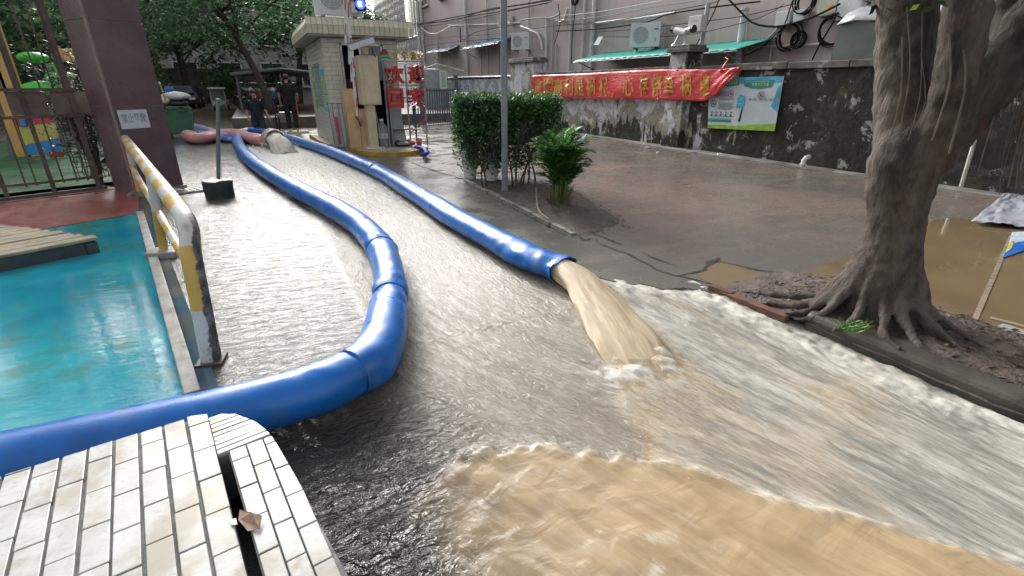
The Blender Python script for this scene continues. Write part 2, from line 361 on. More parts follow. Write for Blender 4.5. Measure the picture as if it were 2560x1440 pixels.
def water_mat():
    t = NT('flood_water'); a = t.attr('wat'); sp = t.n.new('ShaderNodeSeparateColor'); t.l(a.outputs['Color'], sp.inputs[0]); mudA, foamGlintA, siltA = sp.outputs
    b2 = t.attr('wat2'); sp2 = t.n.new('ShaderNodeSeparateColor'); t.l(b2.outputs['Color'], sp2.inputs[0]); leftA, calmA, tanA = sp2.outputs
    uv = t.n.new('ShaderNodeUVMap'); uv.uv_map = 'flow'
    def m(sx, sy):
        n = t.n.new('ShaderNodeMapping'); n.inputs['Scale'].default_value = (sx, sy, 1); t.l(uv.outputs[0], n.inputs[0]); return n.outputs[0]
    s1 = t.noise(m(26, 7), 1, 5, .65, .9); s2 = t.noise(m(70, 24), 1, 4, .7, .6); s3 = t.noise(m(12, 2.2), 1, 5, .6, .8); w = t.co('World')
    iso = t.noise(w, 26, 5, .62, .7); fine = t.noise(w, 75, 4, .6, .5)
    c = t.mix(siltA, (.022, .021, .019), t.mix(t.ramp(t.math('ADD', t.math('MULTIPLY', s1, .6), t.math('MULTIPLY', t.noise(m(6, 1.2), 1, 5, .6, .8), .6)), .42, .80), (.19, .183, .163), (.37, .355, .315)))
    c = t.mix(mudA, c, t.mix(t.ramp(s3, .3, .7), (.325, .235, .135), (.42, .312, .186)))
    f = t.math('ADD', foamGlintA, t.math('MULTIPLY', t.math('SUBTRACT', s1, .5), 1.1))
    f = t.math('ADD', f, t.math('MULTIPLY', t.math('SUBTRACT', s2, .5), .7))
    milky = b2.outputs['Alpha']; f = t.ramp(f, .10, 1.05); f = t.math('MULTIPLY', f, t.ramp(foamGlintA, .02, .2))
    blot = t.noise(m(7, 2.4), 1, 7, .66, 1.2)
    c = t.mix(t.math('MULTIPLY', milky, t.ramp(blot, .44, .68, 0, .8)), c, (.16, .165, .145))
    fl = t.math('MULTIPLY', t.math('MULTIPLY', t.ramp(t.noise(m(150, 17), 1, 3, .6, .3), .60, .70), siltA), t.math('SUBTRACT', 1, t.math('MAXIMUM', tanA, leftA)))
    c = t.mix(t.math('MULTIPLY', fl, .6), c, (.52, .51, .47))
    f = t.math('MULTIPLY', f, t.math('SUBTRACT', 1, t.math('MULTIPLY', milky, t.ramp(blot, .40, .66, .05, .75))))
    fc = t.mix(t.math('MAXIMUM', t.math('MULTIPLY', tanA, .8), t.math('MULTIPLY', milky, .25)), (.60, .60, .56), (.60, .52, .40))
    c = t.mix(f, c, fc)
    t.set(col=c, spec=.5, ior=1.42)
    t.l(t.math('ADD', t.math('ADD', .05, t.math('MULTIPLY', f, .45)), t.math('ADD', t.math('MULTIPLY', mudA, .08), t.math('MULTIPLY', milky, .22))), t.b.inputs['Roughness'])
    flow = t.math('ADD', t.math('MULTIPLY', s2, .62), t.math('MULTIPLY', s1, .85))
    still = t.math('ADD', t.math('MULTIPLY', t.noise(t.co('World', (1, 1.9, 1), (0, 0, -.5)), 9, 4, .55, 1.5), 2.6), t.math('MULTIPLY', fine, .10))
    pool = t.math('ADD', t.math('MULTIPLY', t.noise(t.co('World', (9, 19, 1), (0, 0, .25)), 1, 5, .65, .8), 1.0), t.math('MULTIPLY', t.noise(t.co('World', (30, 62, 1), (0, 0, .4)), 1, 4, .65, .6), .45))
    tanh = t.math('MULTIPLY', t.noise(t.co('World', (1, 1.7, 1), (0, 0, .5)), 4.5, 3, .5, 1.4), .38)
    def lerp(k, p, q): return t.math('ADD', t.math('MULTIPLY', p, t.math('SUBTRACT', 1, k)), t.math('MULTIPLY', q, k))
    h = lerp(calmA, flow, still); h = lerp(leftA, t.math('MULTIPLY', h, t.math('SUBTRACT', 1, t.math('MULTIPLY', milky, .62))), t.math('MULTIPLY', pool, .85)); h = lerp(tanA, h, tanh)
    t.bump(h, .55, .035)
    return t.m
me = bpy.data.meshes.new('flood_water'); nv = NR * NCOL
me.vertices.add(nv); co3 = np.stack([Xw, Yw, Zw], -1).reshape(-1, 3).astype(np.float32); me.vertices.foreach_set('co', co3.ravel())
ii = (np.arange(NR - 1)[:, None] * NCOL + np.arange(NCOL - 1)[None, :]).ravel(); q = np.stack([ii, ii + 1, ii + NCOL + 1, ii + NCOL], -1)
me.loops.add(q.size); me.polygons.add(len(q)); me.loops.foreach_set('vertex_index', q.ravel().astype(np.int32)); me.polygons.foreach_set('loop_start', (np.arange(len(q)) * 4).astype(np.int32)); me.polygons.foreach_set('loop_total', np.full(len(q), 4, np.int32)); me.polygons.foreach_set('use_smooth', np.ones(len(q), bool)); me.update(calc_edges=True); me.validate()
for nm, (r_, g_, b_) in dict(wat=(mud, foam_glint, silt), wat2=(left, calm * (1 - tan_), tan_)).items():
    at = me.color_attributes.new(nm, 'FLOAT_COLOR', 'POINT'); at.data.foreach_set('color', np.stack([r_, g_, b_, np.clip(right + wedge * sstep(1.9, 1.0, Yw), 0, 1) * (1 - tan_)], -1).reshape(-1, 4).astype(np.float32).ravel())
uvl = me.uv_layers.new(name='flow'); uvv = np.stack([T, Yw], -1).reshape(-1, 2)[q.ravel()]; uvl.data.foreach_set('uv', uvv.astype(np.float32).ravel())
me.materials.append(water_mat()); wo = bpy.data.objects.new('flood_water', me); C.objects.link(wo); struct(wo)

# ================================================================= HOSES
def hose_mat(name, col, dirt):
    t = NT(name); co = t.co('World'); n = t.noise(co, 3, 6, .6)
    c = t.mix(t.ramp(n, .3, .7), sc(col, .8), sc(col, 1.2)); z = t.xyz()[2]
    c = t.mix(t.math('MULTIPLY', t.ramp(t.noise(co, 5, 7, .7), .52, .72), .55), c, dirt)
    splash = t.math('MULTIPLY', t.ramp(z, .10, .015), t.ramp(t.noise(co, 14, 5), .35, .6)); c = t.mix(t.math('MULTIPLY', splash, .55), c, dirt)
    t.set(col=c, spec=.45); t.l(t.ramp(t.noise(co, 9, 5), .3, .7, .26, .44), t.b.inputs['Roughness'])
    b = t.bump(t.noise(co, 12, 3), .06, .012); drops = t.ramp(t.vor(co, 85), .0, .22, 1, 0); t.bump(t.math('MULTIPLY', drops, t.ramp(t.noise(co, 11, 2), .5, .6)), .30, .003, b)
    return t.m
M_blue = hose_mat('blue_pvc', (.006, .125, .45), (.10, .16, .20)); M_pink = hose_mat('pink_pvc', (.62, .28, .27), (.42, .27, .23)); M_blue2 = hose_mat('faded_blue_pvc', (.18, .24, .55), (.3, .3, .36))
hose = thing('drainage_hose', 'long blue drainage hose looping up the road, muddy water pouring from its end', 'hose', tuple(HC[0]))
def near_i(px, py):
    p = gz(px, py, .13); return min(range(len(HC)), key=lambda i: (HC[i] - p).length)
kinks = [near_i(*k) for k in ((884, 930), (972, 745), (952, 625), (940, 424))]
def hose_rad(i):
    p = HC[i]; r = .130 + .004 * math.sin(i * .11) + .003 * math.sin(i * .037 + 1) + (float(vnoise(np.array(i * .16), np.array(0.5), 15)) - .5) * .009
    for k in kinks:
        d = abs(i - k); r += -.014 * math.exp(-(d / 1.2) ** 2) + .004 * math.exp(-((d - 4) / 2.5) ** 2)
    return r
def hose_tube(i0, i1, open_end=False, n=28, cr=None):
    vs = []; fs = []; pu = None; K = i1 - i0
    for i in range(i0, i1):
        p = HC[i]; a = (HC[min(i + 1, len(HC) - 1)] - HC[max(i - 1, 0)]).normalized(); u = Vector((-a.y, a.x, 0)).normalized(); w = Vector((0, 0, 1)); r = hose_rad(i)
        e = max(0, 1 - (len(HC) - 1 - i) / 34.0); kk = min(abs(i - k) for k in kinks); wr = max(math.exp(-(kk / 9.0) ** 2) * .011, e * .022, .0022)
        for j in range(n):
            t = 2 * math.pi * j / n
            nz = (vnoise(np.array(i * .33), np.array(t * 1.9 + 3), 5) - .5) * 2 * wr + (vnoise(np.array(i * .9), np.array(t * 3.5), 6) - .5) * wr
            if i > i_end * .62:                                     # welded seam along the crest of the outgoing half
                nz += .006 * math.exp(-((t - 1.9) / .10) ** 2)
            q = r + float(nz); fl = 1 if i > i_end * .62 else 0
            vs.append(p + u * math.cos(t) * q * (1 + .10 * e + .05 * fl) + w * (math.sin(t) * q * (.96 - .12 * e - .08 * fl) - .006 * fl))
    fs = [(i * n + j, i * n + (j + 1) % n, (i + 1) * n + (j + 1) % n, (i + 1) * n + j) for i in range(K - 1) for j in range(n)]
    return vs, fs
cuts = [0] + kinks + [len(HC)]
for a, b in zip(cuts[:-1], cuts[1:]):
    v, f = hose_tube(a, min(b + 1, len(HC))); MB().add(v, f).build('hose_section', M_blue, hose, smooth=True)
for k in kinks:
    a = HC[k + 1] - HC[k - 1]; MB().ring(HC[k], a, hose_rad(k) + .004, .007, 32, 8).build('joint_band', M_blue, hose, smooth=True)
# turned lip and dark inside of the open end
pe = HC[-1]; ae = (HC[-1] - HC[-3]).normalized()
v, f = hose_tube(len(HC) - 14, len(HC)); lv_ = [Vector(x) for x in v[-28:]]; MB().tube(lv_ + lv_[:2], .006, 6).build('lip', M_blue, hose, smooth=True)
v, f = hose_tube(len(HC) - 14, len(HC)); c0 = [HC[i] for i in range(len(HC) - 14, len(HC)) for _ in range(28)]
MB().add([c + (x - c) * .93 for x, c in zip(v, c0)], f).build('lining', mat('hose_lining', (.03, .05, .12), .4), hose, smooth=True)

def flat_hose(name, px, z, r, m, label, flat=.75):
    P = catmull([gz(x, y, z) for x, y in px], .12); h = thing(name, label, 'hose', tuple(P[0]))
    MB().tube(P, [r * (1 + .06 * math.sin(i * .5)) for i in range(len(P))], 18, True, flat).build('hose_body', m, h, smooth=True); return h, P
flat_hose('layflat_hose', [(440, 318), (480, 316), (505, 322), (540, 334), (572, 345)], .12, .15, M_blue2, 'faded blue layflat hose behind the pink hose beside the green bin')
flat_hose('layflat_hose', [(440, 326), (490, 330), (520, 337), (556, 346), (590, 350)], .08, .13, M_blue2, 'pale lower blue hose half covered by the pink hose', .6)
pk, PP = flat_hose('pink_hose', [(470, 338), (492, 346), (512, 344), (540, 336), (570, 334), (596, 336), (622, 344), (650, 350), (674, 352)], .16, .19, M_pink, 'flattened pink hose running under the blue hose to a pale metal outlet', .8)
M_steel = mat('pale_metal', (.55, .57, .58), .3, .2, 10, metal=.7, dirt=(.3, .28, .25))
nc = gz(687, 349, .26); na = Vector((.25, -1, -.18)).normalized()
MB().ring(nc, na, .23, .02, 28, 8).ring(nc - na * .05, na, .235, .014, 28, 8).build('outlet_ring', M_steel, pk, smooth=True)
MB().tube([nc - na * .02, nc - na * .25, PP[-1] + Vector((-.1, 0, 0))], [.225, .215, .17], 24, False).build('outlet_pipe', M_pink, pk, smooth=True)

# ---- falling water at both outlets
def jet_mat(name, c1, c2, c3):
    t = NT(name); uv = t.n.new('ShaderNodeUVMap'); uv.uv_map = 'flow'
    def m(sx, sy):
        n = t.n.new('ShaderNodeMapping'); n.inputs['Scale'].default_value = (sx, sy, 1); t.l(uv.outputs[0], n.inputs[0]); return n.outputs[0]
    s1 = t.noise(m(9, 1.6), 1, 6, .68, .6); s2 = t.noise(m(30, 3.2), 1, 6, .72, .5)
    c = t.mix(t.ramp(s1, .3, .7), c1, c2); c = t.mix(t.ramp(s2, .46, .72), c, c3); t.set(col=c, rough=.5, spec=.25); t.bump(t.math('ADD', s1, t.math('MULTIPLY', s2, .8)), .35, .02); return t.m
def jet(name, label, cs, ws, hs, m, n=30, seed=3, amp=.02):
    """water sheet lofted over cross sections: centre, half width, half height"""
    vs = []; uv = []; K = len(cs); s = 0
    for i, c in enumerate(cs):
        a = (cs[min(i + 1, K - 1)] - cs[max(i - 1, 0)]).normalized(); u = Vector((-a.y, a.x, 0)).normalized()
        if i: s += (cs[i] - cs[i - 1]).length
        for j in range(n + 1):
            t = 2 * math.pi * j / n; tt = t % (2 * math.pi)
            k = 1 + ((float(vnoise(np.array(tt * 2.2), np.array(s * 2.5), seed)) - .5) * 1.0 + (float(vnoise(np.array(tt * 5.5), np.array(s * 6), seed + 1)) - .5) * .7) * amp / max(hs[i], .02)
            if j == n: k = k0
            if j == 0: k0 = k
            vs.append(c + u * math.cos(t) * ws[i] * k + Vector((0, 0, 1)) * math.sin(t) * hs[i] * k); uv.append((tt / 6.283 if j < n else 1.0, s))
    fs = [(i * (n + 1) + j, i * (n + 1) + j + 1, (i + 1) * (n + 1) + j + 1, (i + 1) * (n + 1) + j) for i in range(K - 1) for j in range(n)]
    o = MB().add(vs, fs).build(name, m, smooth=True); me = o.data; ul = me.uv_layers.new(name='flow'); li = np.zeros(len(me.loops), np.int32); me.loops.foreach_get('vertex_index', li); ul.data.foreach_set('uv', np.array(uv, np.float32)[li].ravel())
    return tag(o, label, 'water jet')
M_mudjet = jet_mat('mud_jet', (.42, .325, .205), (.50, .40, .265), (.60, .54, .44))
cs = catmull([pe - ae * .35 + Vector((0, 0, -.01)), pe - ae * .02 + Vector((0, 0, -.012)), gz(1452, 706, .105), gz(1490, 750, .075), gz(1533, 806, .046), gz(1575, 868, .018), gz(1608, 928, -.02), gz(1640, 990, -.08)], .035); K = len(cs); tk = [i / (K - 1) for i in range(K)]
K = len(cs); tk = [i / (K - 1) for i in range(K)]
jet('water_jet', 'thick muddy stream bursting from the end of the blue hose', cs, [float(np.interp(t, [0, .16, .35, .6, .8, 1], [.088, .108, .145, .20, .23, .20])) for t in tk], [float(np.interp(t, [0, .16, .35, .6, .8, 1], [.080, .096, .084, .056, .046, .03])) for t in tk], M_mudjet, n=56, amp=.012)
M_jet2 = jet_mat('silt_jet', (.45, .40, .31), (.58, .54, .45), (.72, .70, .66))
cs = catmull([nc - na * .1, nc + na * .1, nc + Vector((.10, -.45, -.07)), nc + Vector((.15, -.75, -.2)), nc + Vector((.18, -1.0, -.36))], .06); K = len(cs); tk = [i / (K - 1) for i in range(K)]
jet('water_jet', 'pale silty water spilling from the metal outlet of the pink hose', cs, [float(np.interp(t, [0, .4, 1], [.2, .23, .3])) for t in tk], [float(np.interp(t, [0, .4, 1], [.18, .18, .14])) for t in tk], M_jet2, seed=9, amp=.035)
# spray drops and froth thrown up along the two streams
rr = random.Random(4); mb = MB()
for k in range(150):
    t = rr.random(); y = 3.3 - 2.3 * t ** 1.2
    if rr.random() < .55: x = float(np.interp(y, JY, JL)) + rr.gauss(0, .03)
    else: x = rr.uniform(1.0, 3.0); y = float(np.interp(x, FX, FY)) + rr.gauss(0, .03)
    r = rr.uniform(.0012, .0032); mb.blob((x, y, rr.uniform(.01, .05)), (r, r * 1.6, r), 5, 4)
for k in range(160):
    r = rr.uniform(.008, .022); mb.blob((.45 + rr.gauss(0, .28), 14.0 + rr.gauss(0, .4), rr.uniform(.03, .2)), (r, r, r), 5, 4)
stuff(mb.build('spray_drops', mat('white_water', (.7, .7, .66), .2, .1)))
# ================================================================= LEFT YARD
def wet_paint(name, c1, c2, dirt):
    t = NT(name); co = t.co('World'); c = t.mix(t.ramp(t.noise(co, 1.1, 5), .3, .7), c1, c2)
    c = t.mix(t.math('MULTIPLY', t.ramp(t.noise(co, 1.9, 6, .62), .50, .66), .7), c, dirt)
    t.set(col=c, spec=.5); t.l(t.ramp(t.noise(co, 1.5, 4), .3, .7, .04, .13), t.b.inputs['Roughness'])
    t.bump(t.math('ADD', t.noise(t.co('World', (4, 14, 1), (0, 0, -.4)), 1, 4, .6, .8), t.math('MULTIPLY', t.noise(co, 24, 3, .6, .6), .25)), .055, .03); return t.m
M_bluefloor = wet_paint('blue_floor_water', (.005, .22, .34), (.016, .37, .45), (.055, .19, .13))
M_redfloor = mat('red_floor_paint', (.27, .075, .065), .35, .25, 3, .2, 60, dirt=(.16, .09, .08), space='World')
M_strip = mat('kerb_strip_concrete', (.37, .35, .32), .55, .25, 6, .3, 80, dirt=(.2, .19, .17), space='World')
struct(sheet([(-1.512, 7.55), (-.545, 2.70), (-.40, 2.0), (-.30, 1.2), (-4.5, .2), (-7, 1), (-7, 4.7), (-1.9, 7.32)], -.02, .014).build('playground_floor', M_bluefloor))
struct(sheet([(-1.905, 7.335), (-1.515, 7.57), (-1.62, 8.25), (-1.72, 8.98), (-2.2, 9.8), (-7.5, 7.6), (-7.5, 4.48)], -.02, .018).build('playground_path', M_redfloor))
def seg(a, b, w, z0, z1):
    a = Vector(a); b = Vector(b); d = (b - a).normalized(); n = Vector((-d.y, d.x)) * w / 2
    return MB().prism([a - n, b - n, b + n, a + n], z0, z1)
struct(seg((-1.50, 7.56), (-.53, 2.66), .075, -.03, .035).build('edge_strip', M_strip, bevel=.006))
struct(seg((-1.42, 7.57), (-.455, 2.66), .09, -.05, .010).build('wet_gutter', wet_paint('gutter_water', (.03, .10, .15), (.10, .10, .095), (.16, .15, .13))))

# ---- yellow and white barrier
def band_mat():
    t = NT('banded_paint'); a = t.attr('along'); v = a.outputs['Fac']; co = t.co('World'); bw = .36
    k = t.math('PINGPONG', t.math('ADD', t.math('DIVIDE', v, bw), t.math('MULTIPLY', t.math('SUBTRACT', t.noise(co, 9, 4), .5), .12)), 1.0); s = t.math('GREATER_THAN', k, .5)
    c = t.mix(s, (.50, .495, .465), (.52, .325, .07))
    chip = t.ramp(t.noise(co, 6, 9, .72), .52, .60); side = t.attr('worn').outputs['Fac']
    c = t.mix(t.math('MULTIPLY', t.ramp(t.math('ADD', t.math('MULTIPLY', t.noise(co, 11, 8, .7), .9), side), .70, .80), .95), c, t.mix(t.ramp(t.noise(co, 14, 5), .4, .65), (.035, .04, .042), (.20, .19, .18)))
    c = t.mix(t.math('MULTIPLY', chip, .35), c, (.10, .075, .05)); t.set(col=c, rough=.42, spec=.4); t.bump(t.noise(co, 40, 6), .25, .006); return t.m
M_band = band_mat()
def banded(pts, r, name, parent, worn=0.0, off=0.0, n=18):
    mb = MB().tube(pts, r, n); o = mb.build(name, M_band, parent, smooth=50); s = [0]
    for a, b in zip(pts[:-1], pts[1:]): s.append(s[-1] + (Vector(b) - Vector(a)).length)
    al = o.data.attributes.new('along', 'FLOAT', 'POINT'); al.data.foreach_set('value', np.repeat(np.array(s, np.float32) + off, n))
    wv = []
    for i in range(len(pts)):
        for j in range(n):
            q = Vector(mb.v[i * n + j]) - Vector(pts[i]); q.normalize(); wv.append(worn + .42 * max(0, q.x * .93 - q.z * .35 + .15) * (.55 + .6 * max(0, .8 - pts[i][2])) - .05 + (.16 + .3 * max(0, q.x) if pts[i][2] < .77 and pts[i][1] < 3.5 else 0))
    wa = o.data.attributes.new('worn', 'FLOAT', 'POINT'); wa.data.foreach_set('value', np.array(wv, np.float32)); return o
RT = .80; RX = lambda y: -.440 - (y - 3.25) * .2205
rail = thing('barrier_rail', 'yellow and white banded pipe barrier with peeling paint beside the flooded blue floor', 'barrier', (-.467, 3.02, 0))
top = [Vector((RX(y), y, RT)) for y in (8.95, 8.2, 7.4, 6.6, 5.8, 5.0, 4.3, 3.7)] + [Vector((RX(3.42), 3.42, RT - .012)), Vector((RX(3.28), 3.28, RT - .07)), Vector((-.452, 3.19, RT - .16)), Vector((-.455, 3.14, .52)), Vector((-.458, 3.10, .34)), Vector((-.463, 3.05, .14)), Vector((-.466, 3.02, .0))]
banded(catmull(top, .08), .054, 'top_pipe', rail)
for y, bx in ((8.87, -1.69), (5.45, -.99)):
    banded(catmull([Vector((RX(y), y, RT)), Vector(((RX(y) + bx) / 2, y, .4)), Vector((bx, y, 0))], .1), .038, 'leg', rail, -.1, .12 + y)
    MB().box((bx, y, .03), (.26, .22, .07), -.2).build('footing', M_concrete, rail, bevel=.015)
for y0, y1, z in ((8.8, 5.5, .42), (5.4, 3.2, .42)):
    banded(catmull([Vector((RX(y0) - .02, y0, z)), Vector((RX(y1) - .02, y1, z))], .2), .032, 'middle_pipe', rail, -.15, y0)
MB().box((-.466, 3.02, .012), (.14, .14, .02), -.2).build('foot_plate', mat('rusty_steel', (.07, .05, .04), .6, .4, 9), rail)

# ---- white tiled ledge in the foreground
LU = Vector((.985, .168)); LV = Vector((-.168, .985)); LZ = .30
def l2w(u, v): return LU * u + LV * v
ledge_px = [(-700, 1440), (-420, 1340), (-160, 1240), (0, 1190), (150, 1138), (300, 1085), (400, 1058), (480, 1040), (540, 1033), (590, 1035), (640, 1053), (672, 1080), (690, 1105), (740, 1190), (880, 1442), (1100, 1900)]
LO = [gz(x, y, LZ).to_2d() for x, y in ledge_px[:-1]] + [Vector((.14, .35)), Vector((-2.0, .15)), Vector((-2.2, 1.5))]
def clip(poly, cl):
    """convex clip region, counter clockwise"""
    out = poly
    for i in range(len(cl)):
        a, b = cl[i], cl[(i + 1) % len(cl)]; inp = out; out = []
        for j in range(len(inp)):
            p, q_ = inp[j], inp[(j + 1) % len(inp)]
            sp = (b - a).cross(p - a); sq = (b - a).cross(q_ - a)
            if sp >= 0: out.append(p)
            if (sp >= 0) != (sq >= 0): out.append(p + (q_ - p) * (sp / (sp - sq)))
        if len(out) < 3: return []
    return out
LOc = LO[::-1]
M_tile = NT('white_ledge_tile'); _t = M_tile; _co = _t.co('World')
_c = _t.mix(_t.ramp(_t.noise(_co, 7, 7, .65), .35, .7), (.49, .495, .485), (.38, .38, .365)); _c = _t.mix(_t.math('MULTIPLY', _t.ramp(_t.noise(_co, 4.2, 6, .6), .44, .62), .8), _c, (.24, .195, .125))
_c = _t.mix(_t.math('MULTIPLY', _t.ramp(_t.noise(_t.co('World', (1, 1.7, 1)), 26, 7, .7), .55, .66), .55), _c, (.25, .24, .20)); _c = _t.mix(_t.math('MULTIPLY', _t.rnd(), .22), _c, (.40, .395, .37))
_t.set(col=_c, rough=.28, spec=.5); _t.bump(_t.noise(_co, 30, 5), .12, .004); M_tile = M_tile.m
ledge = thing('tiled_ledge', 'raised kerb end clad in long white tiles with a dark split', 'ledge', (-.4, 1.3, 0))
gapA, gapB = gz(547, 1128, LZ).to_2d(), gz(632, 1440, LZ).to_2d()
ugap = LU.dot(gz(590, 1280, LZ).to_2d()); vtop = LV.dot(gz(545, 1145, LZ).to_2d())
def cell(u0, u1, v0, v1): return [l2w(u0, v0), l2w(u1, v0), l2w(u1, v1), l2w(u0, v1)]
inner = [Vector((-.35, 1.2)) + (p - Vector((-.35, 1.2))) * .985 for p in LO]
hl = lambda a, b, c, d: clip(inner[::-1], cell(a, b, c, d))
mbc = MB().prism(inner, -.05, LZ - .22)
for pr in (hl(-3, ugap - .012, -3, 4), hl(ugap + .022, 2, -3, vtop + .018), hl(ugap - .012, 2, vtop + .018, 4)):
    if len(pr) > 2: mbc.prism(pr, LZ - .225, LZ - .012)
mbc.build('ledge_core', mat('mortar', (.16, .165, .16), .8, .3, 12, .4, 80, dirt=(.24, .23, .17), space='World'), ledge)
rl = random.Random(12)
def ltile(poly, dz=0.0):
    p = clip(poly, LOc)
    if len(p) < 3: return
    A = abs(sum(p[i].cross(p[(i + 1) % len(p)]) for i in range(len(p)))) / 2
    if A < .0003: return
    c = sum(p, Vector((0, 0))) / len(p)
    o = MB().prism([q_ - c for q_ in p], -.014, 0).mesh('tile', M_tile)
    t = inst('tile', o, ledge, Matrix.Translation((c.x, c.y, LZ + dz)) @ Matrix.Rotation(rl.gauss(0, .006), 4, 'X') @ Matrix.Rotation(rl.gauss(0, .006), 4, 'Y'))
    b = t.modifiers.new('bevel', 'BEVEL'); b.width = .0025; b.segments = 2; b.limit_method = 'ANGLE'
cw, tl = .0745, .172
for k in range(26):
    u1 = ugap - .012 - k * cw; u0 = u1 - cw + .009; off = (k % 2) * tl * .5 + (.02 if k % 3 == 0 else 0); v = -.3 + off
    while v < 2.4:
        w = rl.uniform(-.0015, .0015)
        if not (k == 0 and v + tl > vtop + .02 and False): ltile(cell(u0 + w, u1 + w, v + .002, v + tl - .002), rl.uniform(-.0015, .0015))
        v += tl
for k in range(3):
    u0 = ugap + .026 + k * .056; u1 = u0 + .052; v = -.3 + (k % 2) * .07 + k * .013
    while v < vtop + .02:
        ltile(cell(u0, u1, v + .002, min(v + .148, vtop + .02 - .002)), rl.uniform(-.001, .002)); v += .15
for k in range(9):
    v0 = vtop + .024 + k * .0285; ltile([l2w(ugap - .008 - .002, v0), l2w(ugap + .3, v0 + .02), l2w(ugap + .3, v0 + .045), l2w(ugap - .008 - .002, v0 + .025)], rl.uniform(0, .002))
# dark trench of the split
tr = clip(cell(ugap - .010, ugap + .024, -.4, vtop + .015), LOc)
if tr: MB().prism(tr, LZ - .219, LZ - .20).build('split_joint', mat('wet_trench', (.008, .008, .008), .6, .5, 30, .8, 90), ledge)
cb = gz(622, 1300, LZ); M_card = mat('wet_cardboard', (.27, .17, .12), .7, .25, 20, .3, 90)
cc = [gz(x, y, LZ + .006 + dz) for x, y, dz in ((600, 1275, .0), (655, 1290, .012), (650, 1322, .004), (622, 1328, .0), (596, 1300, -.004), (630, 1282, .022))]
tag(MB().slab(cc[0], cc[5], cc[2], cc[4], (0, 0, .002)).slab(cc[5], cc[1], cc[2], cc[2] + Vector((-.004, .002, .006)), (0, 0, .002)).slab(cc[4], cc[2], cc[3], cc[3] + Vector((-.002, 0, 0)), (0, 0, .002)).build('cardboard_scrap', M_card), 'torn brown cardboard scrap lying over the split in the white tiles', 'litter')
tag(MB().slab(gz(574, 1300, LZ + .004), gz(590, 1296, LZ + .004), gz(594, 1312, LZ + .006), gz(578, 1313, LZ + .004), (0, 0, .0015)).build('paper_scrap', mat('wet_paper', (.6, .58, .52), .6)), 'tiny pale paper scrap left of the brown cardboard on the tiles', 'litter')

# ---- timber pallet platform
PB = R(28); pd = Vector((math.cos(PB), math.sin(PB), 0)); pn = Vector((-math.sin(PB), math.cos(PB), 0))
M_wood = mat('weathered_plank', (.43, .36, .245), .6, .35, 5, .35, 60, dirt=(.2, .16, .1), rvar=.45); M_wood2 = mat('dark_wet_timber', (.05, .055, .055), .35, .4, 5, .3, 60)
pal = thing('wooden_platform', 'low platform of pale weathered planks standing in the blue flooded floor', 'platform', tuple(gz(255, 605, 0)))
pc = gz(250, 592, .16); Mz = Matrix.Rotation(PB, 4, 'Z')
plank = MB().box((0, 0, 0), (2.6, .135, .028)).mesh('plank', M_wood)
for k in range(10):
    c = pc - pd * 1.3 + pn * (.07 + k * .152) - pd * (rl.uniform(0, .03) + .047 * k); o = inst('plank', plank, pal, Matrix.Translation((c.x, c.y, .148 + rl.uniform(-.004, .004))) @ Matrix.Rotation(PB + rl.uniform(-.012, .012), 4, 'Z') @ Matrix.Rotation(rl.uniform(-.015, .015), 4, 'X'))
    b = o.modifiers.new('bevel', 'BEVEL'); b.width = .005; b.segments = 1
for k in (0, 4, 9):
    c = pc - pd * 1.33 + pn * (.05 + k * .152) - pd * .047 * k; MB().box((c.x, c.y, .066), (2.5, .05, .135), PB).build('beam', M_wood2, pal)
for k in range(4):
    c = pc - pd * (.08 + k * .8) + pn * .045; MB().box((c.x, c.y, .06), (.09, .10, .118), PB).build('block', M_wood2, pal)

# ---- maroon gate pillar
pa, pb_ = R(35), R(125); C0 = gz(341, 487, 0); C0.z = 0
da = Vector((math.cos(pa), math.sin(pa), 0)); db = Vector((math.cos(pb_), math.sin(pb_), 0))
wa = (gp(456, 450, C0, (-da.y, da.x, 0)) - C0).dot(da); wb = (gp(289, 478, C0, (-db.y, db.x, 0)) - C0).dot(db)
M_maroon = mat('maroon_tile', (.135, .082, .088), .30, .18, 2.2, .12, 90, dirt=(.17, .115, .12), dscale=1.3, dlo=.5, dhi=.75, rvar=.12, space='World'); M_grout = mat('pale_grout', (.34, .29, .29), .7)
pil = thing('gate_pillar', 'tall square gate pillar clad in large maroon tiles with a white notice', 'pillar', tuple(C0))
cen = C0 + da * wa / 2 + db * wb / 2
PH = 4.4; MB().prism([C0 + da * .012 + db * .012, C0 + da * (wa - .012) + db * .012, C0 + da * (wa - .012) + db * (wb - .012), C0 + da * .012 + db * (wb - .012)], -.05, PH).build('core', M_grout, pil)
def face_pt(px, py): return gp(px, py, C0, (-da.y, da.x, 0))
zj = [-.05, face_pt(272, 267).z, face_pt(192, 44).z, PH]
for z0, z1 in zip(zj[:-1], zj[1:]):
    MB().slab(C0 + Vector((0, 0, z0 + .004)), C0 + da * wa + Vector((0, 0, z0 + .004)), C0 + da * wa + Vector((0, 0, z1 - .004)), C0 + Vector((0, 0, z1 - .004)), db * .011).build('tile', M_maroon, pil, bevel=.004)
    MB().slab(C0 + da * .0115 * 0 + db * .0115 + Vector((0, 0, z0 + .004)), C0 + db * wb + Vector((0, 0, z0 + .004)), C0 + db * wb + Vector((0, 0, z1 - .004)), C0 + db * .0115 + Vector((0, 0, z1 - .004)), da * .011).build('tile', M_maroon, pil, bevel=.004)
MB().slab(C0 + db * -.006 + da * -.006, C0 + db * -.006 + da * .02, C0 + db * -.006 + da * .02 + Vector((0, 0, PH)), C0 + db * -.006 + da * -.006 + Vector((0, 0, PH)), db * .03).build('corner_trim', mat('trim', (.27, .19, .19), .4), pil)
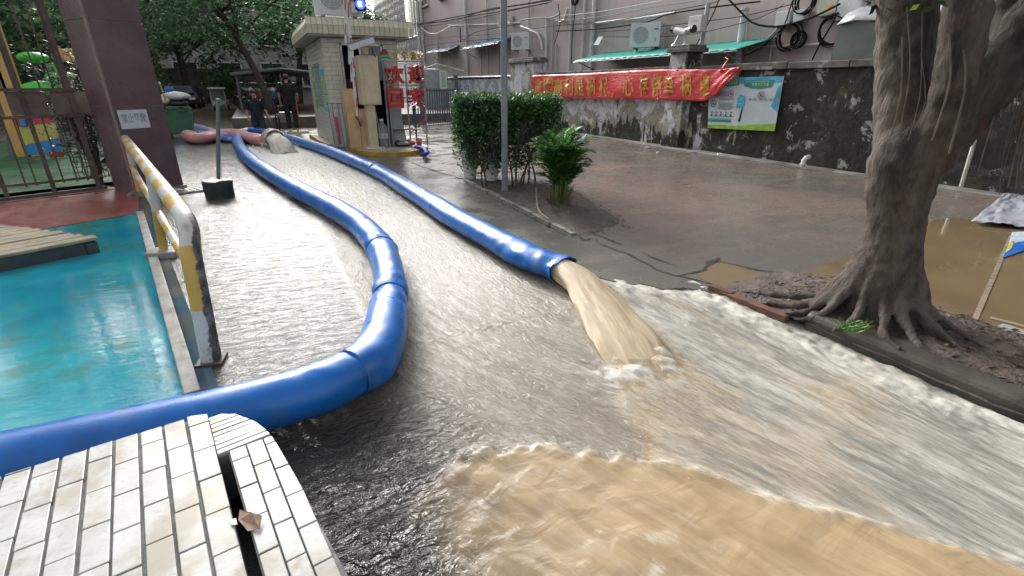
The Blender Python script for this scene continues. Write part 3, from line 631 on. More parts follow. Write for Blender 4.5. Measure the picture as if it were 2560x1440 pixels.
MB().prism([C0 + da * (wa * .42) - db * .05, C0 + da * (wa + .02) - db * .05, C0 + da * (wa + .02) + db * .1, C0 + da * (wa * .42) + db * .1], -.05, .035).build('plinth', M_concrete, pil)
# ---- text on flat things
def text_mesh(s, mat_, name='lettering', ext=0.0, bold=0.0):
    cu = bpy.data.curves.new(name, 'FONT'); cu.body = s; cu.size = 1; cu.extrude = ext; cu.offset = bold; cu.resolution_u = 3; cu.align_x = 'CENTER'; cu.align_y = 'CENTER'
    o = bpy.data.objects.new(name, cu); C.objects.link(o); bpy.context.view_layer.update()
    me = bpy.data.meshes.new_from_object(o.evaluated_get(bpy.context.evaluated_depsgraph_get())); bpy.data.objects.remove(o)
    me.name = name; me.materials.clear(); me.materials.append(mat_)
    n = len(me.vertices); a = np.zeros(n * 3); me.vertices.foreach_get('co', a); a = a.reshape(-1, 3)
    lo, hi = a.min(0), a.max(0); a[:, :2] = (a[:, :2] - (lo[:2] + hi[:2]) / 2) / np.maximum(hi[:2] - lo[:2], 1e-6)
    me.vertices.foreach_set('co', a.ravel()); return me          # unit sized, centred
def put_text(s, mat_, parent, c, du, dv, w, h, ext=0.0, bold=0.0, name='lettering', depth=1.0):
    """unit text mesh stretched to w x h at c along du (right), dv (up)"""
    me = text_mesh(s, mat_, name, ext, bold); du = Vector(du).normalized(); dv = Vector(dv).normalized(); dn = du.cross(dv)
    M = Matrix((( du.x * w, dv.x * h, dn.x * depth, c[0]), (du.y * w, dv.y * h, dn.y * depth, c[1]), (du.z * w, dv.z * h, dn.z * depth, c[2]), (0, 0, 0, 1)))
    inv = WM[parent.name].inverted() if parent is not None else Matrix.Identity(4); me.transform(inv @ M)
    o = bpy.data.objects.new(name, me); C.objects.link(o)
    if parent is not None: o.parent = parent; WM[o.name] = WM[parent.name]
    return o
n_out = Vector((da.y, -da.x, 0))
nt = [face_pt(*q_) for q_ in ((288, 278), (361, 272), (379, 316), (308, 325))]
nc0 = sum(nt, Vector()) / 4; nw = (nt[1] - nt[0]).length; nh = abs(nt[0].z - nt[3].z)
note = thing('notice_plate', 'small white notice plate with grey characters fixed to the maroon pillar', 'notice', tuple(nc0))
MB().box(nc0 + n_out * .008, (nw, .008, nh), pa).build('plate', mat('white_plate', (.55, .60, .62), .35, .08), note, bevel=.002)
put_text('禁止攀爬', mat('grey_print', (.20, .25, .27), .6), note, nc0 + n_out * .0135 + Vector((0, 0, nh * .06)), da, (0, 0, 1), nw * .84, nh * .52, bold=.01)

# ---- rusty playground fence
f1 = gz(262, 476, 0); fd = Vector((-math.cos(R(23)), -math.sin(R(23)), 0)); fnv = Vector((-fd.y, fd.x, 0))
def fpt(px, py): return gp(px, py, f1, fnv)
M_rust = mat('rusty_iron', (.085, .062, .052), .65, .35, 7, .4, 60, dirt=(.17, .10, .06), space='World')
fence = thing('iron_fence', 'rusty brown iron fence with a plate across the middle in front of the playground', 'fence', tuple(f1))
zr = [fpt(150, 462).z, fpt(150, 290).z, fpt(150, 222).z]
def fbar(px, py, w, name='bar', z0=.03, z1=3.6, th=None):
    p = fpt(px, py); p.z = 0; w = w * .6; MB().box((p.x, p.y, (z0 + z1) / 2), (w, th or w, z1 - z0), R(23)).build(name, M_rust, fence)
fbar(247, 463, .10, 'post'); fbar(133, 467, .085, 'post'); fbar(10, 470, .085, 'post')
for px in (62, 90, 160, 195, 222): fbar(px, 455, .032, 'bar', zr[0] + .02, zr[1] - .01)
for px in (28, 70, 100, 160, 190, 215): fbar(px + 20, 455, .030, 'bar', zr[2] + .01, 3.55)
a0, a1 = fpt(245, 400), fpt(-500, 400)
for z0, z1, w, nme in ((zr[2] - .03, zr[2] + .01, .05, 'rail'), (zr[1] - .02, zr[1] + .02, .05, 'rail'), (.02, .07, .06, 'rail'), (.20, .235, .035, 'rail')):
    MB().slab((a0.x, a0.y, z0), (a1.x, a1.y, z0), (a1.x, a1.y, z1), (a0.x, a0.y, z1), fnv * w).build(nme, M_rust, fence)
for p0, p1 in ((132, 240), (20, 118), (-110, 2)):
    q0, q1 = fpt(p0, 260), fpt(p1, 260); MB().slab((q0.x, q0.y, zr[1] + .025), (q1.x, q1.y, zr[1] + .025), (q1.x, q1.y, zr[2] - .035), (q0.x, q0.y, zr[2] - .035), fnv * .012).build('plate', mat('rusty_plate', (.12, .085, .065), .6, .3, 4, .2, 50, dirt=(.2, .16, .13), space='World'), fence)
MB().prism([f1 + fd * -.1 - fnv * .16, f1 + fd * 6 - fnv * .16, f1 + fd * 6 + fnv * .16, f1 - fd * .1 + fnv * .16], -.05, .03).build('sill', mat('fence_sill', (.15, .11, .095), .7, .3, 4, .3, 60, space='World'), fence)

# ---- playground beyond the fence
M_turf = mat('green_turf', (.035, .12, .045), .8, .35, 2, .6, 160, dirt=(.06, .15, .07), space='World')
bk = [f1 + fd * -1.2 + Vector((-.3, .55, 0)), f1 + fd * 8 + Vector((-.3, .55, 0)), Vector((-16, 22, 0)), Vector((-3.4, 19, 0)), Vector((-2.9, 12.5, 0))]
struct(MB().add([(p.x, p.y, z) for p, z in zip(bk, (.03, .03, .12, .12, .1))], [(0, 1, 2, 3, 4)]).build('turf', M_turf))
def plastic(n, c): return mat(n, c, .35, .12, 4)
Mr, My, Mb, Mg, Mo = plastic('red_plastic', (.50, .05, .07)), plastic('yellow_plastic', (.50, .46, .12)), plastic('blue_plastic', (.02, .24, .58)), plastic('green_plastic', (.07, .52, .07)), plastic('orange_plastic', (.62, .36, .12))
yp = 13.6
play = thing('play_frame', 'colourful play frame with striped panel, orange posts and green roof behind the fence', 'play frame', tuple(gy(110, 400, yp)))
def pq(a, b, c, d, name, m, t=.06, y=yp): MB().slab(gy(*a, y), gy(*b, y), gy(*c, y), gy(*d, y), (0, t, 0)).build(name, m, play, bevel=.01)
pq((38, 293), (125, 290), (135, 306), (46, 318), 'panel', Mr); pq((46, 318), (135, 306), (148, 345), (62, 364), 'panel', My); pq((62, 364), (148, 345), (162, 382), (70, 388), 'panel', Mb); pq((120, 380), (158, 378), (160, 392), (124, 394), 'panel', mat('dark_red_plastic', (.25, .03, .03), .4), y=yp - .1)
pq((46, 292), (60, 292), (66, 316), (52, 318), 'panel', Mb, y=yp - .07)
for x0, x1, w in ((0, 52, .30), (-22, 14, .26)):
    a, b = gy(x0 + 2, 40, 14.3), gy(x1 + 5, 380, 14.3); MB().box(((a.x + b.x) / 2, 14.3, 1.7), (w, .12, 3.6)).build('post', Mo, play, bevel=.02)
gl = gy(120, 185, 14)
for dx, dz, s, rz in ((-.1, -.28, 1, .1), (.18, -.05, .6, .5), (-.15, .30, .55, -.4)): MB().blob((gl.x + dx, 14, gl.z + dz), (.42 * s, .3, .10 * s + .05), 14, 8, .03, rz).build('leaf_roof', Mg, play, smooth=True)
MB().slab(gy(115, 165, 13.9), gy(135, 160, 13.9), gy(148, 212, 13.9), gy(130, 214, 13.9), (0, .08, 0)).build('panel', Mg, play, bevel=.01)
MB().box(gy(163, 138, 14.2), (.28, .2, .24)).build('panel', Mo, play, bevel=.02)
for px in (150, 190, 205): MB().box(gy(px, 345, 14.4), (.06, .06, 1.3)).build('frame_pole', mat('grey_pole', (.16, .17, .17), .5), play)
pq((10, 300), (40, 296), (60, 392), (20, 400), 'panel', mat('slate_panel', (.13, .15, .17), .5), y=14.6)
M_net = mat('net_rope', (.06, .06, .055), .8); na_, nb_ = fpt(128, 300), fpt(232, 300); mb = MB(); off = -fnv * -.25 if fnv.y > 0 else fnv * -.25
off = Vector((0, .3, 0))
for k in range(12):
    z = zr[0] + (zr[1] - zr[0]) * (k + .5) / 12; mb.tube([Vector((na_.x, na_.y, z)) + off, Vector(((na_.x + nb_.x) / 2, (na_.y + nb_.y) / 2, z - .05 + .04 * math.sin(k))) + off, Vector((nb_.x, nb_.y, z + .03 * math.sin(2 * k))) + off], .006, 5)
for k in range(9):
    p = na_.lerp(nb_, (k + .5) / 9); mb.tube([Vector((p.x, p.y, zr[0])) + off, Vector((p.x + .05 * math.sin(k), p.y, (zr[0] + zr[1]) / 2)) + off, Vector((p.x, p.y, zr[1])) + off], .006, 5)
tag(mb.build('climbing_net', M_net), 'dark rope climbing net hanging behind the fence by the striped panel', 'net')

# ---- sign post in a bucket, drain, wheelie bin
M_postp = mat('blue_grey_paint', (.13, .17, .18), .4, .25, 8, .1, 60, dirt=(.2, .2, .19))
bs = gz(549, 497, 0); post = thing('pole_in_bucket', 'thin blue-grey pole standing in a dark concrete filled bucket in the water', 'pole', tuple(bs))
rr = random.Random(2)
mb = MB(); n = 16; prof = [(.175, -.03), (.185, .06), (.19, .15), (.185, .24), (.17, .25), (.12, .235)]
for r_, z_ in prof: mb.v += [(bs.x + r_ * math.cos(2 * math.pi * j / n) * (1.08 if math.cos(2 * math.pi * j / n) > 0 else .98) + rr.uniform(-.012, .012), bs.y + .1 + r_ * .9 * math.sin(2 * math.pi * j / n) + rr.uniform(-.012, .012), z_ + rr.uniform(-.012, .012)) for j in range(n)]
mb.f += [(i * n + j, i * n + (j + 1) % n, (i + 1) * n + (j + 1) % n, (i + 1) * n + j) for i in range(5) for j in range(n)] + [tuple(range(n))[::-1], tuple(5 * n + j for j in range(n))]
mb.build('bucket', mat('black_rubber', (.030, .032, .030), .5, .4, 8, .4, 40, dirt=(.09, .09, .08)), post, smooth=35)
ptop = gy(545, 250, bs.y + .1); pb0 = gy(546, 448, bs.y + .1); MB().cyl(pb0, ptop, .026, None, 12).build('pole', M_postp, post, smooth=40)
MB().cyl(ptop, ptop + Vector((0, 0, .015)), .032, None, 12).build('cap', M_postp, post)
gr = gz(470, 477, .02); gt = thing('drain_grate', 'small iron drain grate over a dark hole beside the maroon pillar', 'grate', tuple(gr))
MB().box((gr.x, gr.y, .008), (.40, .30, .012), .35).build('hole', mat('drain_dark', (.008, .008, .008), .5), gt)
for k in range(5): MB().box((gr.x + (k - 2) * .075 * math.cos(.35), gr.y + (k - 2) * .075 * math.sin(.35), .024), (.014, .28, .016), .35).build('bar', M_steel, gt)
for k in range(4): MB().box((gr.x - (k - 1.5) * .075 * math.sin(.35), gr.y + (k - 1.5) * .075 * math.cos(.35), .022), (.36, .012, .012), .35).build('bar', M_steel, gt)
MB().box((gr.x - .22, gr.y + .1, .03), (.22, .34, .03), .5).build('stone_lip', M_concrete, gt, bevel=.008)
M_bin = mat('green_bin_plastic', (.05, .15, .09), .45, .2, 5, dirt=(.12, .17, .13), dlo=.55, dhi=.7); yb = 18.6
bc = gy(452, 345, yb); bw = .82; bin_ = thing('wheelie_bin', 'large green wheeled refuse bin heaped with bags behind the maroon pillar', 'bin', (bc.x, yb, 0)); x0 = bc.x - .44; x1 = bc.x + .42
mb = MB(); lo = [(x0 + .10, yb, .14), (x1 - .06, yb, .14), (x1 - .06, yb + .6, .14), (x0 + .1, yb + .6, .14)]; hi = [(x0, yb - .08, .86), (x1, yb - .08, .86), (x1, yb + .72, .86), (x0, yb + .72, .86)]
mb.add(lo + hi, [(3, 2, 1, 0), (4, 5, 6, 7), (0, 1, 5, 4), (1, 2, 6, 5), (2, 3, 7, 6), (3, 0, 4, 7)]).build('body', M_bin, bin_, bevel=.02)
MB().span((x0 - .03, yb - .12, .86), (x1 + .03, yb - .04, .93)).build('rim', M_bin, bin_, bevel=.01)
for dx in (.2, .66): MB().span((x0 + dx - .09, yb - .16, .80), (x0 + dx + .09, yb - .10, .84)).build('handle', M_bin, bin_); MB().span((x0 + dx - .06, yb - .125, .87), (x0 + dx + .06, yb - .118, .915)).build('slot', mat('slot_dark', (.01, .015, .01), .5), bin_)
M_tyre = mat('black_tyre', (.02, .02, .02), .7)
for dx in (.22, .66): MB().cyl((x0 + dx - .03, yb + .05, .07), (x0 + dx + .03, yb + .05, .07), .075, None, 14).build('wheel', M_tyre, bin_)
rr = random.Random(5)
def sack(name, c, rad, m, label, rz=0, jit=.14): o = MB().blob(c, rad, 12, 8, jit, rz).build(name, m, smooth=True); s_ = o.modifiers.new('s', 'SUBSURF'); s_.levels = s_.render_levels = 1; return tag(o, label, 'rubbish bag')
sack('rubbish_bag', (bc.x + .12, yb + .2, 1.22), (.42, .28, .12), mat('white_bag', (.68, .68, .66), .4), 'white rubbish sack lying on top of the green bin', -.1)
sack('rubbish_bag', (bc.x - .25, yb + .1, 1.10), (.24, .22, .15), mat('print_bag', (.62, .50, .40), .4, .5, 5), 'creased orange and white printed bag on the left of the green bin', .4)
sack('rubbish_bag', (bc.x + .12, yb + .2, 1.0), (.3, .28, .13), mat('black_bag', (.02, .024, .03), .25), 'black rubbish bag under the white sack in the green bin')
p0, p1 = gy(414, 252, yb - .15), gy(399, 208, yb - .15)
br = thing('broom', 'pale broom handle leaning up out of the green bin', 'broom', tuple(p0)); MB().tube([p0, p1], .02, 8).build('handle', mat('pale_stick', (.45, .33, .27), .6), br); MB().blob(p1, (.035, .03, .04), 8, 6).build('knob', mat('pale_knob', (.6, .55, .5), .5), br)
bq = gy(424, 225, 21); bl = thing('helmet', 'small round blue helmet showing above the rubbish bags', 'helmet', tuple(bq)); MB().blob(bq, (.13, .12, .12), 14, 10).build('shell', plastic('blue_shell', (.02, .16, .5)), bl, smooth=True); MB().lathe([(.15, -.04), (.165, -.05), (.13, -.03)], 16, bq).build('brim', plastic('blue_brim', (.02, .1, .35)), bl)
# ================================================================= GUARD BOOTH AND ISLAND
M_yel = mat('yellow_kerb_paint', (.50, .33, .06), .5, .3, 6, .2, 50, dirt=(.2, .16, .1)); M_pave = mat('island_cement', (.40, .36, .30), .6, .25, 4, .2, 60, dirt=(.2, .18, .15))
BX0, BX1, BY0, BY1, BZ0, BZ1 = 1.62, 3.32, 12.9, 16.4, .14, 2.56
isl = thing('traffic_island', 'raised traffic island with yellow painted kerb under the guard booth', 'traffic island', (2.6, 12.8, 0))
ip = [tuple(p)[:2] for p in catmull([Vector((1.42, 16.9, 0)), Vector((1.5, 14.4, 0)), Vector((1.72, 13.2, 0)), Vector((2.05, 12.1, 0)), Vector((2.4, 11.55, 0)), Vector((2.8, 11.30, 0)), Vector((3.3, 11.5, 0)), Vector((3.68, 12.05, 0)), Vector((3.75, 13.0, 0)), Vector((3.6, 16.9, 0))], .25)]
MB().prism(ip, -.05, .125).build('kerb', M_yel, isl, bevel=.02)
ic = Vector((2.7, 13.6)); MB().prism([tuple(ic + (Vector(p) - ic) * .93) for p in ip], .1, .135).build('paving', M_pave, isl)
booth = thing('guard_booth', 'small guard booth clad in pale cream tiles with flat tiled roof on the traffic island', 'guard booth', ((BX0 + BX1) / 2, BY0, BZ0))
M_core = mat('booth_grout', (.30, .30, .26), .75, .2, 5); M_btile = NT('cream_booth_tile'); _co = M_btile.co('World')
_c = M_btile.mix(M_btile.isl(), (.50, .50, .42), (.58, .57, .48)); _c = M_btile.mix(M_btile.math('MULTIPLY', M_btile.ramp(M_btile.noise(_co, 1.6, 6), .5, .75), .5), _c, (.36, .34, .27)); M_btile.set(col=_c, rough=.3); M_btile = M_btile.m
t_ = .02
DX0, DX1, DZ0 = 2.02, 2.98, .16          # door opening in the front
MB().span((BX0 + t_, BY0 + t_, BZ0), (DX0, BY0 + .14, BZ1)).build('wall', M_core, booth); MB().span((DX1, BY0 + t_, BZ0), (BX1, BY0 + .14, BZ1)).build('wall', M_core, booth); MB().span((DX0, BY0 + t_, 2.40), (DX1, BY0 + .14, BZ1)).build('wall', M_core, booth)
WY0, WY1, WZ0, WZ1 = 13.95, 15.05, 1.05, 1.98     # side window
for a, b in (((BY0 + .14, BZ0), (WY0, BZ1)), ((WY1, BZ0), (BY1, BZ1)), ((WY0, BZ0), (WY1, WZ0)), ((WY0, WZ1), (WY1, BZ1))): MB().span((BX0 + t_, a[0], a[1]), (BX0 + .14, b[0], b[1])).build('wall', M_core, booth)
MB().span((BX1 - .14, BY0 + .14, BZ0), (BX1, BY1, BZ1)).build('wall', M_core, booth); MB().span((BX0 + .14, BY1 - .14, BZ0), (BX1 - .14, BY1, BZ1)).build('wall', M_core, booth)
mb = MB(); tw, th_ = .30, .098; row = 0; z = BZ0 + .01
while z + th_ * .6 < BZ1:
    z1 = min(z + th_ - .007, BZ1 - .005); y = BY0 - .0 - (row % 2) * tw * .5
    while y < BY1:
        a, b = max(y, BY0 + .003), min(y + tw - .007, BY1)
        if b - a > .02:
            segs = [(a, b)]
            if z1 > WZ0 - .02 and z < WZ1 + .02: segs = [(a, min(b, WY0 - .03)), (max(a, WY1 + .03), b)]
            for s0, s1 in segs:
                if s1 - s0 > .02: mb.span((BX0, s0, z), (BX0 + .016, s1, z1))
        y += tw
    x = BX0 - (row % 2) * tw * .5
    while x < BX1:
        a, b = max(x, BX0 + .019), min(x + tw - .007, BX1)
        if b - a > .02:
            segs = [(a, b)]
            if z1 < 2.42: segs = [(a, min(b, DX0 - .02)), (max(a, DX1 + .02), b)]
            for s0, s1 in segs:
                if s1 - s0 > .02: mb.span((s0, BY0, z), (s1, BY0 + .016, z1))
        x += tw
    z += th_; row += 1
stuff(mb.build('wall_tile', M_btile, booth))
# roof with tiled fascia
RO = .30; MB().span((BX0 - RO + .05, BY0 - RO + .05, BZ1 - .02), (BX1 + RO - .05, BY1 + RO - .05, BZ1 + .32)).build('roof_slab', mat('roof_cement', (.36, .35, .30), .7, .25, 5), booth)
M_ftile = mat('fascia_tile', (.60, .58, .44), .35, .12, 5, rvar=.3)
f_up = MB().box((0, 0, 0), (.105, .02, .17)).mesh('fascia_tile', M_ftile)
def fascia(x0, y0, dx, dy, n, rz):
    for k in range(n):
        for z, tilt, off in ((BZ1 + .24, .42, .030), (BZ1 + .075, -.06, .0)):
            px, py = x0 + dx * (k + .5), y0 + dy * (k + .5); M = Matrix.Translation((px, py, z)) @ Matrix.Rotation(rz, 4, 'Z') @ Matrix.Translation((0, off, 0)) @ Matrix.Rotation(-tilt, 4, 'X')
            o = inst('fascia_tile', f_up, booth, M); b = o.modifiers.new('bevel', 'BEVEL'); b.width = .004; b.segments = 1
fascia(BX0 - RO, BY0 - RO, .112, 0, int((BX1 - BX0 + 2 * RO) / .112) + 1, 0); fascia(BX0 - RO, BY1 + RO, 0, -.112, int((BY1 - BY0 + 2 * RO) / .112), -R(90))
MB().span((BX0 - RO + .02, BY0 - RO + .02, BZ1 - .045), (BX1 + RO, BY1 + RO, BZ1 - .021)).build('soffit', M_core, booth)
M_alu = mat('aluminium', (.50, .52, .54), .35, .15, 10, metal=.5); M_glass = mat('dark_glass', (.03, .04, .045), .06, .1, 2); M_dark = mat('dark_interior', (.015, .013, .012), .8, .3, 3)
w = MB().span((BX0 + .05, WY0, WZ0), (BX0 + .07, WY1, WZ1)).build('window', M_glass, booth)
mb = MB(); [mb.span((BX0 + .0, WY0 + a, WZ0), (BX0 + .05, WY0 + a + .05, WZ1)) for a in (0, .34, .70, 1.05)]; mb.span((BX0, WY0 - .0, WZ0 - .04), (BX0 + .06, WY1, WZ0 + .01)).span((BX0, WY0, WZ1 - .03), (BX0 + .06, WY1, WZ1 + .01)).build('window_frame', M_alu, w)
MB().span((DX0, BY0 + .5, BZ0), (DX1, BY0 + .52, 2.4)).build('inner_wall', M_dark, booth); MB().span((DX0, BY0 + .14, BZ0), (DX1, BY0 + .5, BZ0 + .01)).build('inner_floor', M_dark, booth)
for x in (DX0, DX1 - .04, 2.44): MB().span((x, BY0 + .02, BZ0 if x < 2.4 or x > 2.5 else 1.62), (x + .04, BY0 + .07, 2.40)).build('door_frame', M_alu, booth)
MB().span((DX0, BY0 + .02, 2.36), (DX1, BY0 + .07, 2.40)).build('door_frame', M_alu, booth); MB().span((2.48, BY0 + .04, 1.62), (DX1 - .04, BY0 + .05, 2.36)).build('door_pane', mat('grey_pane', (.22, .24, .27), .1, .2, 2), booth)
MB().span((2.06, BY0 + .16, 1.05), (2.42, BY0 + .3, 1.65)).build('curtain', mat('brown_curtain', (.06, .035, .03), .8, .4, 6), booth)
# posters on the booth
def board(name, a, b, face, m, label, cat='poster', th=.006):
    o = MB().span(a, b).build(name, m); return tag(o, label, cat)
M_ygr = mat('poster_yellow', (.50, .52, .08), .5, .2, 12); M_cy = mat('poster_cyan', (.05, .40, .62), .45, .15, 5); M_gr = mat('poster_green', (.06, .42, .18), .5, .3, 9); M_pblue = mat('print_blue', (.03, .18, .45), .5); M_pgreen = mat('print_green', (.04, .20, .12), .5)
pst = thing('poster', 'cyan and yellow poster with small print beside the booth window', 'poster', (BX0, 13.4, 1.5)); MB().span((BX0 - .008, 13.10, .92), (BX0 - .003, 13.84, 1.86)).build('sheet', M_cy, pst); MB().span((BX0 - .013, 13.18, 1.02), (BX0 - .009, 13.76, 1.70)).build('yellow_panel', M_ygr, pst)
mb = MB(); rr = random.Random(3)
for k in range(11):
    z = 1.66 - k * .058
    for s in range(3): a = 13.22 + s * .18; mb.span((BX0 - .016, a, z - .012), (BX0 - .0135, a + rr.uniform(.07, .16), z + .008))
mb.build('print', M_pgreen, pst); MB().span((BX0 - .016, 13.50, 1.25), (BX0 - .0135, 13.58, 1.62)).build('blue_mark', M_cy, pst)
for k, (z0, z1) in enumerate(((1.72, 1.98), (1.22, 1.62), (.92, 1.16))):
    o = MB().span((BX0 - .008, 15.22, z0), (BX0 - .003, 15.50, z1)).build('sticker', M_gr); tag(o, ('top green notice left of the booth window', 'middle green notice left of the booth window', 'lowest green notice left of the booth window')[k], 'notice', 'green notices on the booth')

# air conditioner builder
M_white = mat('white_enamel', (.62, .64, .64), .35, .08, 4, dirt=(.42, .42, .40)); M_fan = mat('fan_grille', (.33, .36, .37), .5, .1, 5); M_logo = mat('red_logo', (.5, .05, .05), .5)
def aircon(label, w=.85, h=.62, d=.32, group='air conditioners'):
    """front faces -Y local, base at origin"""
    a = thing('air_conditioner', label, 'air conditioner', (0, 0, 0), 0, group)
    MB().box((0, d / 2, h / 2), (w, d, h)).build('casing', M_white, a, bevel=.012)
    g = MB(); cx = -w * .14
    for r_ in (.06, .11, .16, .21, .255): g.ring((cx, -.008, h / 2), (0, 1, 0), r_, .006, 24, 5)
    for k in range(10): t = 2 * math.pi * k / 10; g.tube([(cx, -.008, h / 2), (cx + .255 * math.cos(t), -.008, h / 2 + .255 * math.sin(t))], .005, 4)
    f = MB().cyl((cx, -.004, h / 2), (cx, .012, h / 2), .262, None, 28).build('fan_recess', M_fan, a); g.build('fan_grille', M_white, f)
    MB().box((w * .36, -.003, h * .72), (w * .14, .006, .035)).build('badge', M_logo, a); MB().box((w * .36, -.004, h * .30), (.05, .01, .09)).build('handle', M_fan, a)
    for x in (-w * .35, w * .35): MB().box((x, d / 2, -.03), (.04, d * 1.1, .06)).box((x, d * .95, -.12), (.04, .04, .16)).build('bracket', mat('bracket_steel', (.2, .2, .2), .5), a)
    return a
ac = aircon('white air conditioner with large fan on top of the guard booth roof', 1.0, .75, .36); ac.location = (2.12, BY0 + .1, BZ1 + .40)
put_text('G', M_logo, None, (0, 0, 0), (1, 0, 0), (0, 0, 1), .1, .1, name='logo') if False else None
# traffic light and red board behind the boom
tl = thing('signal_light', 'small signal box glowing blue on the booth roof edge beside the boom', 'signal light', (2.62, 12.75, BZ1 + .35)); c = gy(901, 10, 12.75)
M_lit = mat('blue_led', (.04, .10, 1.0), .4, .3, 20, estr=1.1); M_litw = mat('pale_led', (.55, .75, 1.0), .4, estr=1.2)
MB().box((c.x, 12.80, c.z), (.26, .08, .26)).build('housing', M_dark, tl, bevel=.01); MB().ring((c.x, 12.755, c.z), (0, 1, 0), .085, .022, 20, 6).build('blue_ring', M_lit, tl); MB().box((c.x - .01, 12.752, c.z), (.09, .01, .11)).build('white_symbol', M_litw, tl); MB().span((c.x - .02, 12.80, BZ1 + .3), (c.x + .02, 12.84, c.z)).build('stalk', M_alu, tl)
MB().box((gy(885, 18, 12.75).x, 12.8, gy(885, 18, 12.75).z), (.12, .08, .20)).build('control_box', M_alu, tl)
c = gy(872, 3, 12.75); MB().box((c.x + .02, 12.84, c.z + .05), (.16, .03, .2)).build('red_plate', mat('orange_red', (.55, .12, .05), .5), tl)

# grey gate leaf, orange cabinets, barrier machine, boom, camera
M_bars = mat('galvanised_bar', (.26, .28, .28), .4, .2, 8, metal=.4); M_or = mat('apricot_cabinet', (.66, .41, .22), .4, .12, 3, dirt=(.5, .33, .2)); M_cream = mat('cream_enamel', (.60, .50, .34), .38, .12, 3, dirt=(.45, .37, .25))
yg = 12.4
gate = thing('gate_leaf', 'short grey barred gate leaf leaning beside the orange cabinet at the booth', 'gate', (1.9, yg, .13))
def gpt(px, py): return gy(px, py, yg)
for x0, x1 in ((818, 838), (829, 848), (843, 862), (853, 874)):
    a, b = gpt(x0, 258), gpt(x1, 368); MB().tube([a, b], .014, 6).build('bar', M_bars, gate)
for y_ in (257, 366):
    a, b = gpt(815 + (20 if y_ > 300 else 0), y_), gpt(856 + (20 if y_ > 300 else 0), y_ + 2); MB().tube([a, b], .018, 6).build('rail', M_bars, gate)
a, b = gpt(840, 292), gpt(850, 362); MB().slab((a.x - .02, yg + .05, a.z), (a.x + .05, yg + .05, a.z), (b.x + .05, yg + .05, b.z), (b.x - .02, yg + .05, b.z), (0, .02, 0)).build('red_strip', mat('pink_strip', (.5, .08, .14), .5), gate)
a, b = gpt(835, 275), gpt(868, 366); MB().slab((a.x, yg + .09, a.z), (a.x + .22, yg + .09, a.z), (b.x, yg + .09, b.z), (b.x - .2, yg + .09, b.z), (0, .03, 0)).build('grey_panel', M_alu, gate)
cab = thing('cabinet', 'apricot painted metal cabinet between the gate leaf and the barrier machine', 'cabinet', (2.2, 12.5, .13)); a = gy(856, 222, 12.5); b = gy(930, 370, 12.5)
MB().span((a.x + .02, 12.5, .13), (a.x + .30, 12.9 - .03, a.z)).build('left_body', M_or, cab, bevel=.01); MB().span((a.x + .303, 12.46, .13), (b.x + .02, 12.86, a.z - .44)).build('right_body', M_or, cab, bevel=.01); MB().tube([gy(888, 290, 12.40), gy(896, 300, 12.40), gy(903, 316, 12.40)], .02, 6).build('latch', M_rust, cab); MB().blob(gy(901, 302, 12.42), (.05, .03, .07), 10, 6).build('knob', mat('tan_knob', (.45, .30, .2), .5), cab)
ym = 12.05
mc = thing('barrier_machine', 'cream barrier machine housing on a square pedestal beside the red welcome letters', 'barrier machine', (2.4, ym, .13))
a, b = gy(893, 138, ym), gy(952, 262, ym); MB().span((a.x, ym, b.z), (b.x + .03, ym + .45, a.z)).build('housing', M_cream, mc, bevel=.015); MB().span((a.x + .09, ym - .012, b.z + .04), (b.x + .01, ym - .003, a.z - .05)).build('door', M_cream, mc, bevel=.006)
a2, b2 = gy(917, 262, ym), gy(950, 372, ym); MB().span((a2.x, ym + .08, .13), (b2.x + .0, ym + .36, b.z)).build('pedestal', M_cream, mc, bevel=.01); MB().span((a2.x - .08, ym - .02, .13), (b2.x + .12, ym + .42, .16)).build('base_plate', M_white, mc, bevel=.005)
bm_ = thing('barrier_boom', 'white and red folded barrier boom standing upright beside the booth door', 'barrier boom', (2.05, 11.9, 1)); M_red = mat('boom_red', (.5, .03, .06), .45)
yb_ = 11.98
for k, (p0, p1) in enumerate((((861, -30), (865, 112)), ((869, -30), (874, 160)), ((875, 70), (880, 205)), ((881, 120), (887, 250)), ((884, 170), (893, 290)))):
    a, b = gy(*p0, yb_ - .03 * k), gy(*p1, yb_ - .03 * k); MB().slab((a.x - .022, a.y, a.z), (a.x + .022, a.y, a.z), (b.x + .022, b.y, b.z), (b.x - .022, b.y, b.z), (0, .022, 0)).build('boom_slat', M_white, bm_, bevel=.004)
    for t0 in (.18, .62):
        p, q_ = a.lerp(b, t0), a.lerp(b, t0 + .2); MB().slab((p.x - .006, p.y - .004, p.z), (p.x + .014, p.y - .004, p.z), (q_.x + .014, q_.y - .004, q_.z), (q_.x - .006, q_.y - .004, q_.z), (0, .003, 0)).build('red_stripe', M_red, bm_)
yc = 11.95
cct = thing('security_camera', 'white box camera aimed sideways on top of the cream barrier machine', 'security camera', tuple(gy(905, 115, yc)))
a, b = gy(872, 120, yc), gy(934, 100, yc); ax = (b - a).normalized(); Mc = Matrix.Rotation(-math.atan2(ax.z, ax.x), 3, 'Y'); mid = (a + b) / 2
